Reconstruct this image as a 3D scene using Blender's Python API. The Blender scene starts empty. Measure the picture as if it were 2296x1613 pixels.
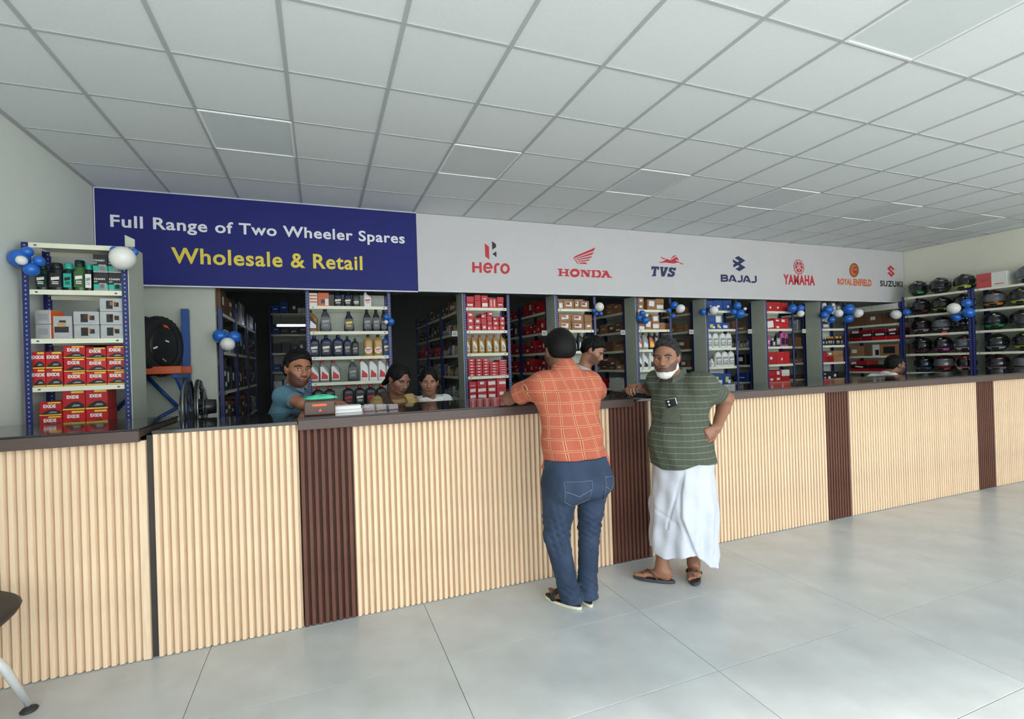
import bpy, math, random
import numpy as np
from mathutils import Vector, Matrix
random.seed(7)
SC = bpy.context.scene
COL = SC.collection
PI = math.pi
# ---------------------------------------------------------------- camera
cd = bpy.data.cameras.new('camera')
cam = bpy.data.objects.new('camera', cd); COL.objects.link(cam)
cd.sensor_width = 36.0; cd.sensor_fit = 'HORIZONTAL'
cd.lens = 36.0 * 1051.878 / 2296.0
cd.shift_x = 52.224 / 2296.0; cd.shift_y = 8.604 / 2296.0
cd.clip_start = 0.05; cd.clip_end = 200
cam.matrix_world = Matrix(((0.940933, 0.028768, -0.337370, 0),
                           (-0.337158, -0.012049, -0.941371, 0),
                           (-0.031146, 0.999514, -0.001638, 1.5285),
                           (0, 0, 0, 1)))
SC.camera = cam
# ---------------------------------------------------------------- sky, sun, exposure
wd = bpy.data.worlds.new('sky'); SC.world = wd; wd.use_nodes = True
bg = wd.node_tree.nodes['Background']
bg.inputs[0].default_value = (0.87, 0.95, 1.0, 1); bg.inputs[1].default_value = 5.0
sd = bpy.data.lights.new('sun', 'SUN'); sd.energy = 4.2; sd.angle = math.radians(4); sd.color = (1, .95, .87)
sun = bpy.data.objects.new('sun', sd); COL.objects.link(sun)
sun.rotation_euler = Vector((0.10, 1.25, -1.0)).to_track_quat('-Z', 'Y').to_euler()
vs = SC.view_settings
vs.view_transform = 'Standard'; vs.look = 'None'; vs.gamma = 1; vs.exposure = 0.0
vs.use_curve_mapping = False
# ---------------------------------------------------------------- materials
def lin(c):
    c = [x / 255.0 for x in c[:3]]
    return tuple((x / 12.92 if x <= .04045 else ((x + .055) / 1.055) ** 2.4) for x in c)
MATS = {}
def mat(key, rgb, rough=.5, metal=0.0, var=.06, scale=8.0, stretch=(1, 1, 1), bump=0.0, coat=0.0, trans=0.0, emit=0.0, spec=.5, rnd=0.0, alpha=1.0):
    """Principled material with a soft procedural colour variation."""
    if key in MATS: return MATS[key]
    m = bpy.data.materials.new(key); m.use_nodes = True
    nt = m.node_tree; b = nt.nodes['Principled BSDF']
    c = lin(rgb)
    tc = nt.nodes.new('ShaderNodeTexCoord'); mp = nt.nodes.new('ShaderNodeMapping')
    mp.inputs['Scale'].default_value = stretch
    nt.links.new(tc.outputs['Object'], mp.inputs['Vector'])
    nz = nt.nodes.new('ShaderNodeTexNoise'); nz.inputs['Scale'].default_value = scale; nz.inputs['Detail'].default_value = 3
    nt.links.new(mp.outputs[0], nz.inputs['Vector'])
    rp = nt.nodes.new('ShaderNodeValToRGB')
    rp.color_ramp.elements[0].position = .3; rp.color_ramp.elements[1].position = .7
    lo = tuple(max(0, x * (1 - var)) for x in c); hi = tuple(min(1, x * (1 + var)) for x in c)
    rp.color_ramp.elements[0].color = lo + (1,); rp.color_ramp.elements[1].color = hi + (1,)
    nt.links.new(nz.outputs['Fac'], rp.inputs['Fac'])
    out = rp.outputs['Color']
    if rnd > 0:
        oi = nt.nodes.new('ShaderNodeObjectInfo'); mr = nt.nodes.new('ShaderNodeMapRange')
        mr.inputs['To Min'].default_value = 1 - rnd; mr.inputs['To Max'].default_value = 1 + rnd
        nt.links.new(oi.outputs['Random'], mr.inputs['Value'])
        mx = nt.nodes.new('ShaderNodeVectorMath'); mx.operation = 'SCALE'
        nt.links.new(out, mx.inputs[0]); nt.links.new(mr.outputs[0], mx.inputs['Scale'])
        out = mx.outputs[0]
    nt.links.new(out, b.inputs['Base Color'])
    b.inputs['Roughness'].default_value = rough; b.inputs['Metallic'].default_value = metal
    b.inputs['Specular IOR Level'].default_value = spec
    if coat: b.inputs['Coat Weight'].default_value = coat; b.inputs['Coat Roughness'].default_value = .08
    if trans: b.inputs['Transmission Weight'].default_value = trans
    if alpha < 1: b.inputs['Alpha'].default_value = alpha
    if emit:
        b.inputs['Emission Color'].default_value = c + (1,); b.inputs['Emission Strength'].default_value = emit
    if bump:
        bp = nt.nodes.new('ShaderNodeBump'); bp.inputs['Strength'].default_value = bump; bp.inputs['Distance'].default_value = .004
        nt.links.new(nz.outputs['Fac'], bp.inputs['Height']); nt.links.new(bp.outputs[0], b.inputs['Normal'])
    MATS[key] = m
    return m
# ---------------------------------------------------------------- mesh helpers
class MB:
    """collects shapes; build() links them as ONE mesh object"""
    def __init__(s): s.v = []; s.f = []; s.mi = []; s.sm = []
    def add(s, vs_, fs, m=0, smooth=False):
        o = len(s.v); s.v += [tuple(p) for p in vs_]
        for f in fs: s.f.append(tuple(i + o for i in f)); s.mi.append(m); s.sm.append(smooth)
        return s
    def box(s, x0, y0, z0, x1, y1, z1, m=0):
        v = [(x0, y0, z0), (x1, y0, z0), (x1, y1, z0), (x0, y1, z0), (x0, y0, z1), (x1, y0, z1), (x1, y1, z1), (x0, y1, z1)]
        return s.add(v, [(3, 2, 1, 0), (4, 5, 6, 7), (0, 1, 5, 4), (1, 2, 6, 5), (2, 3, 7, 6), (3, 0, 4, 7)], m)
    def cbox(s, x0, y0, z0, x1, y1, z1, c=.004, m=0):
        """box with chamfered vertical and horizontal edges (24 verts)"""
        v = []; 
        for ax in range(3):
            pass
        X = (x0, x1); Y = (y0, y1); Z = (z0, z1); idx = {}
        for i in (0, 1):
            for j in (0, 1):
                for k in (0, 1):
                    sx = c if i == 0 else -c; sy = c if j == 0 else -c; sz = c if k == 0 else -c
                    idx[i, j, k, 0] = len(v); v.append((X[i], Y[j] + sy, Z[k] + sz))
                    idx[i, j, k, 1] = len(v); v.append((X[i] + sx, Y[j], Z[k] + sz))
                    idx[i, j, k, 2] = len(v); v.append((X[i] + sx, Y[j] + sy, Z[k]))
        g = lambda *a: idx[a]
        F = []
        def q(a, b, cc, d, flip): F.append((a, b, cc, d) if not flip else (d, cc, b, a))
        for i in (0, 1): q(g(i, 0, 0, 0), g(i, 1, 0, 0), g(i, 1, 1, 0), g(i, 0, 1, 0), i == 0)
        for j in (0, 1): q(g(0, j, 0, 1), g(1, j, 0, 1), g(1, j, 1, 1), g(0, j, 1, 1), j == 1)
        for k in (0, 1): q(g(0, 0, k, 2), g(1, 0, k, 2), g(1, 1, k, 2), g(0, 1, k, 2), k == 0)
        for i in (0, 1):
            for j in (0, 1): q(g(i, j, 0, 0), g(i, j, 0, 1), g(i, j, 1, 1), g(i, j, 1, 0), (i == j))
        for j in (0, 1):
            for k in (0, 1): q(g(0, j, k, 1), g(0, j, k, 2), g(1, j, k, 2), g(1, j, k, 1), (j == k))
        for i in (0, 1):
            for k in (0, 1): q(g(i, 0, k, 0), g(i, 0, k, 2), g(i, 1, k, 2), g(i, 1, k, 0), (i != k))
        for i in (0, 1):
            for j in (0, 1):
                for k in (0, 1):
                    t = (g(i, j, k, 0), g(i, j, k, 1), g(i, j, k, 2))
                    F.append(t if (i + j + k) % 2 == 1 else t[::-1])
        return s.add(v, F, m)
    def ring_loft(s, rings, m=0, smooth=True, cap=True, closed=True):
        """rings: list of equal-length point lists"""
        n = len(rings[0]); v = [p for r in rings for p in r]; f = []
        for a in range(len(rings) - 1):
            for i in range(n if closed else n - 1):
                j = (i + 1) % n
                f.append((a * n + i, a * n + j, (a + 1) * n + j, (a + 1) * n + i))
        if cap:
            f.append(tuple(range(n))[::-1]); f.append(tuple(range((len(rings) - 1) * n, len(rings) * n)))
        return s.add(v, f, m, smooth)
    def lathe(s, prof, cx=0, cy=0, n=16, m=0, smooth=True, sx=1, sy=1):
        rings = [[(cx + r * sx * math.cos(2 * PI * i / n), cy + r * sy * math.sin(2 * PI * i / n), z) for i in range(n)] for r, z in prof]
        return s.ring_loft(rings, m, smooth)
    def tube(s, pts, r, n=8, m=0, cap=True, smooth=True):
        """tube along points; r number or list"""
        P = [Vector(p) for p in pts]; R = r if isinstance(r, (list, tuple)) else [r] * len(P)
        rings = []; up = None
        for i, p in enumerate(P):
            t = (P[min(i + 1, len(P) - 1)] - P[max(i - 1, 0)]).normalized()
            if up is None:
                up = Vector((0, 0, 1)) if abs(t.z) < .9 else Vector((1, 0, 0))
            a = t.cross(up).normalized(); b = a.cross(t).normalized(); up = b
            rings.append([tuple(p + a * R[i] * math.cos(2 * PI * k / n) + b * R[i] * math.sin(2 * PI * k / n)) for k in range(n)])
        return s.ring_loft(rings, m, smooth, cap)
    def prism(s, poly, y0, y1, m=0):
        """polygon in XZ extruded along Y (y0 front)"""
        n = len(poly); v = [(x, y0, z) for x, z in poly] + [(x, y1, z) for x, z in poly]
        f = [tuple(range(n)), tuple(range(n, 2 * n))[::-1]] + [(i, i + n, (i + 1) % n + n, (i + 1) % n) for i in range(n)]
        return s.add(v, f, m)
    def mesh(s, name, mats):
        me = bpy.data.meshes.new(name); me.from_pydata(s.v, [], s.f)
        for mm in (mats if isinstance(mats, (list, tuple)) else [mats]): me.materials.append(mm)
        me.polygons.foreach_set('material_index', s.mi); me.polygons.foreach_set('use_smooth', s.sm)
        me.update(); return me
    def build(s, name, mats, parent=None, loc=(0, 0, 0), rot=(0, 0, 0)):
        return link(name, s.mesh(name, mats), parent, loc, rot)
def link(name, data, parent=None, loc=(0, 0, 0), rot=(0, 0, 0)):
    o = bpy.data.objects.new(name, data); COL.objects.link(o)
    o.location = loc; o.rotation_euler = rot
    if parent is not None: o.parent = parent
    return o
def tag(o, label, cat, group=None):
    o['label'] = label; o['category'] = cat
    if group: o['group'] = group
    return o
def thing(name, label, cat, loc=(0, 0, 0), rotz=0, group=None):
    return tag(link(name, None, None, loc, (0, 0, rotz)), label, cat, group)
def struct(o): o['kind'] = 'structure'; return o
def omat(o, mats):
    """per-object materials on shared mesh data"""
    for i, mm in enumerate(mats):
        o.material_slots[i].link = 'OBJECT'; o.material_slots[i].material = mm
ORD = ['first', 'second', 'third', 'fourth', 'fifth', 'sixth', 'seventh', 'eighth', 'ninth', 'tenth', 'eleventh', 'twelfth', 'thirteenth', 'fourteenth', 'fifteenth', 'sixteenth', 'seventeenth', 'eighteenth', 'nineteenth', 'twentieth']
def text_mesh(txt, bold=0.0, shear=0.0, space=1.0):
    """outline of the built-in font as a flat mesh in XY, returned as (verts, faces)"""
    cu = bpy.data.curves.new('lettering', 'FONT'); cu.body = txt; cu.size = 1.0; cu.offset = bold; cu.shear = shear
    cu.space_character = space; cu.resolution_u = 4; cu.fill_mode = 'FRONT'
    o = bpy.data.objects.new('lettering', cu); COL.objects.link(o)
    bpy.context.view_layer.update()
    me = bpy.data.meshes.new_from_object(o.evaluated_get(bpy.context.evaluated_depsgraph_get()))
    v = [tuple(p.co) for p in me.vertices]; f = [tuple(p.vertices) for p in me.polygons]
    bpy.data.objects.remove(o); bpy.data.curves.remove(cu); bpy.data.meshes.remove(me)
    return v, f
def text_xz(txt, x0, x1, z0, z1, y, bold=0.0, shear=0.0, space=1.0):
    """text fitted into a box of the XZ plane, facing -Y"""
    v, f = text_mesh(txt, bold, shear, space)
    xs = [p[0] for p in v]; ys = [p[1] for p in v]
    a, b, c, d = min(xs), max(xs), min(ys), max(ys)
    return [(x0 + (p[0] - a) / (b - a) * (x1 - x0), y, z0 + (p[1] - c) / (d - c) * (z1 - z0)) for p in v], f
# ================================================================ THE SETTING
XL, XR, YS, ZC = -1.965, 9.85, 5.385, 3.306
M_floor = mat('floor_tile', (189, 194, 195), rough=.3, var=.1, scale=3.4, rnd=.03, spec=.5)
M_grout = mat('grout', (120, 122, 120), rough=.8)
M_ceil = mat('ceiling_board', (234, 237, 236), rough=.9, var=.015, scale=60, rnd=.012)
M_tee = mat('ceiling_tee', (186, 190, 190), rough=.6, var=.02)
M_wall = mat('wall_paint', (226, 230, 220), rough=.85, var=.03, scale=1.5)
M_wallr = mat('wall_paint_right', (228, 226, 208), rough=.85, var=.03, scale=1.5)
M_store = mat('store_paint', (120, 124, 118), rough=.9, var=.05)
M_conc = mat('forecourt', (196, 196, 194), rough=.9, var=.08, scale=.8)
b = MB(); b.box(XL - .2, -3.0, -.2, XR + .2, 12.2, -.004)
floor = struct(b.build('floor', M_grout))
TW, TD = 1.2, .6
tile_me = {}
def tile_mesh(w, d):
    k = (round(w, 3), round(d, 3))
    if k not in tile_me:
        tile_me[k] = MB().cbox(0, 0, -.004, w, d, 0, .0008).mesh('floor_tile', M_floor)
    return tile_me[k]
for i in range(-3, 8):
    for j in range(-8, 3):
        x0 = max(.58 + TW * i, XL); x1 = min(.58 + TW * (i + 1), XR); y0 = 1.7923 + TD * j
        if x1 - x0 > .02:
            link('floor_tile', tile_mesh(x1 - x0 - .003, TD - .003), floor, (x0 + .0015, y0 + .0015, 0))
b = MB(); b.box(-30, -40, -.25, 40, -3.0, -.02)
struct(b.build('floor_forecourt', M_conc))
# ceiling: grid of lay-in boards on tees; the unseen roof front is cut askew to shape the sun patch
b = MB()
b.prism([(0, 0)] * 3, 0, 0) if False else None
P = [(XL - .2, -1.75), (XR + .2, -4.9), (XR + .2, 12.2), (XL - .2, 12.2)]
b.add([(x, y, 3.36) for x, y in P] + [(x, y, 3.6) for x, y in P], [(3, 2, 1, 0), (4, 5, 6, 7), (0, 1, 5, 4), (1, 2, 6, 5), (2, 3, 7, 6), (3, 0, 4, 7)])
ceiling = struct(b.build('ceiling', M_ceil))
GX = lambda i: -1.342 + .6 * i
GY = lambda j: 1.8177 + .6 * j
M_diff = mat('panel_diffuser', (222, 227, 226), rough=.55, var=.01)
M_pframe = mat('panel_frame', (246, 247, 244), rough=.25, var=.01)
LED = {(i, j) for i in (1, 4, 7, 10, 13, 16) for j in (3, -1)}
ctile = {}
led_me = None
lab_led = {}
for i in range(-2, 19):
    for j in range(-6, 6):
        x0 = max(GX(i), XL); x1 = min(GX(i + 1), XR); y0 = GY(j); y1 = min(GY(j + 1), YS - .002)
        if y0 < -1.8 - .27 * (x0 - XL) + .1 or x1 - x0 < .05: continue
        if (i, j) in LED:
            n = (1, 4, 7, 10, 13, 16).index(i)
            row = 'row near the blue and white sign' if j == 3 else 'row farther from the sign'
            t = thing('ceiling_light_panel', '%s square light panel from the left wall, ceiling %s' % (ORD[n], row), 'ceiling light', ((x0 + x1) / 2, (y0 + y1) / 2, 3.302), group='square ceiling light panels')
            if led_me is None:
                fr = MB(); a = .297; c = .281
                for q in ((-a, -a, a, -c), (-a, c, a, a), (-a, -c, -c, c), (c, -c, a, c)): fr.cbox(q[0], q[1], 0, q[2], q[3], .012, .002)
                led_me = (fr.mesh('frame', M_pframe), MB().box(-c, -c, .006, c, c, .012).mesh('diffuser', M_diff))
            link('frame', led_me[0], t); link('diffuser', led_me[1], t)
            continue
        k = (round(x1 - x0, 3), round(y1 - y0, 3))
        if k not in ctile: ctile[k] = MB().cbox(.006, .006, 0, k[0] - .006, k[1] - .006, .014, .002).mesh('ceiling_tile', M_ceil)
        link('ceiling_tile', ctile[k], ceiling, (x0, y0, 3.311))
        if j < 5 or True:
            kk = ('c', k[0])
            if kk not in ctile: ctile[kk] = MB().box(.012, -.009, 0, k[0] - .012, .009, .004).mesh('cross_tee', M_tee)
            link('cross_tee', ctile[kk], ceiling, (x0, y0, 3.307))
run_me = MB().box(-.012, -4.6, 3.306, .012, YS, 3.311).mesh('ceiling_runner', M_tee)
for i in range(-1, 19): link('ceiling_runner', run_me, ceiling, (GX(i), 0, 0))
ang = MB(); ang.box(XL, -3, 3.304, XL + .02, YS, 3.309); ang.box(XR - .02, -3, 3.304, XR, YS, 3.309); ang.box(XL, YS - .022, 3.304, XR, YS - .001, 3.309)
struct(ang.build('trim_1', M_tee))
struct(MB().box(XL - .2, -1.85, -.02, XL, 12.2, 3.36).build('wall_left', M_wall))
struct(MB().box(XR, -3, -.02, XR + .2, 12.2, 3.36).build('wall_right', M_wallr))
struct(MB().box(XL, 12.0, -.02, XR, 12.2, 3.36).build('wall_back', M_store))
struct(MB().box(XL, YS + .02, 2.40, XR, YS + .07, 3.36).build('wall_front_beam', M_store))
M_part = mat('partition_board', (186, 190, 176), rough=.75, var=.03)
struct(MB().box(XL, 5.47, -.004, -1.0, 5.53, 2.40).build('wall_partition', M_part))
# ================================================================ COUNTERS
def wood(key, rgb, var, rough):
    m = mat(key, rgb, rough=rough, var=var, scale=14, stretch=(6, 6, .35), rnd=.04, spec=.3)
    return m
M_oak = wood('light_slat_wood', (228, 200, 168), .07, .5)
M_oak_shade = wood('light_groove_shade', (184, 152, 120), .07, .6)  # same pale wood as the slats, groove shade darkened into the colour
M_wal = wood('dark_slat_wood', (98, 62, 50), .18, .6)
M_wal_shade = wood('dark_groove_shade', (58, 35, 28), .18, .7)  # dark slat wood again, with the shade between slats put into its colour
M_fas = mat('fascia_laminate', (76, 59, 53), rough=.5, var=.08, scale=10, stretch=(.6, 4, 8))
M_top = mat('dark_worktop', (38, 35, 35), rough=.07, var=.15, scale=30, spec=.6)
M_body = mat('counter_body', (70, 58, 52), rough=.7)
PITCH = .0363
slat_me = {}
def slat(kind, h):
    k = (kind, h)
    if k not in slat_me:
        b = MB(); w = .0225
        rings = []
        for z in (0, h):
            rings.append([(0, .014, z), (.0015, .001, z), (.003, 0, z), (w - .003, 0, z), (w - .0015, .001, z), (w + .004, .014, z)])
        b.ring_loft(rings, smooth=False)
        slat_me[k] = b.mesh('slat', M_oak if kind == 'l' else M_wal)
    return slat_me[k]
def panel(t, ox, x0, x1, h, kind):
    """a fluted front panel from x0 to x1 (world X) on counter t whose origin is at ox"""
    b = MB(); b.box(x0 - ox, .014, .004, x1 - ox, .03, h)
    b.build('front_panel', M_oak_shade if kind == 'l' else M_wal_shade, t)
    n = int(round((x1 - x0) / PITCH)); p = (x1 - x0) / n
    me = slat(kind, h - .004)
    for i in range(n): link('slat', me, t, (x0 - ox + i * p + .003, 0, .004))
def counter(label, x0, x1, panels, slab, trims=()):
    t = thing('service_counter', label, 'counter', (x0, 3.0, 0))
    b = MB(); b.box(0, .03, .002, x1 - x0, .62, 1.176); b.build('body', M_body, t)
    h = 1.176 if slab else 1.205
    for px0, px1, kd in panels: panel(t, x0, px0, px1, h, kd)
    if slab:
        s0, s1 = slab
        b = MB(); b.cbox(s0 - x0, -.07, 1.178, s1 - x0, -.045, 1.238, .002); b.build('fascia', M_fas, t)
        b = MB(); b.cbox(s0 - x0, -.045, 1.200, s1 - x0, .64, 1.238, .002); b.build('worktop_core', M_body, t)
        b = MB(); b.cbox(s0 - x0 - .004, -.074, 1.238, s1 - x0 + .004, .65, 1.248, .003); b.build('worktop', M_top, t)
    else:
        b = MB(); b.cbox(0, -.004, 1.206, x1 - x0, .62, 1.226, .002); b.build('worktop', M_top, t)
    if not slab and x0 < 0: MB().box(-.03, .02, .002, -.001, .05, 1.2).build('gap_filler', mat('gap_grey', (54, 50, 46), rough=.7), t)
    for tx0, tx1, m in trims:
        b = MB(); b.cbox(tx0 - x0, -.002, .004, tx1 - x0, .03, 1.176, .001); b.build('end_trim', m, t)
    return t
counter('short pale slatted counter against the left wall below the red battery boxes', XL + .008, -.898, [(XL + .008, -.935, 'l')], (XL + .008, -.905), [(-.935, -.898, M_oak)])
counter('pale slatted counter flap without overhang, left of the first dark slatted strip', -.868, -.137, [(-.868, -.137, 'l')], None)
counter('slatted counter with brown fascia where the orange-shirted man leans', -.132, 2.19, [(-.132, .172, 'd'), (.172, 2.023, 'l'), (2.023, 2.19, 'd')], (-.132, 2.19))
counter('narrow counter flap of dark slats between the two long counters', 2.192, 2.50, [(2.192, 2.369, 'd'), (2.369, 2.50, 'l')], None)
counter('long slatted counter running to the right wall below the helmets', 2.503, 9.36, [(2.503, 4.335, 'l'), (4.335, 4.645, 'd'), (4.645, 6.67, 'l'), (6.67, 6.99, 'd'), (6.99, 9.36, 'l')], (2.503, 9.36))
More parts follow.
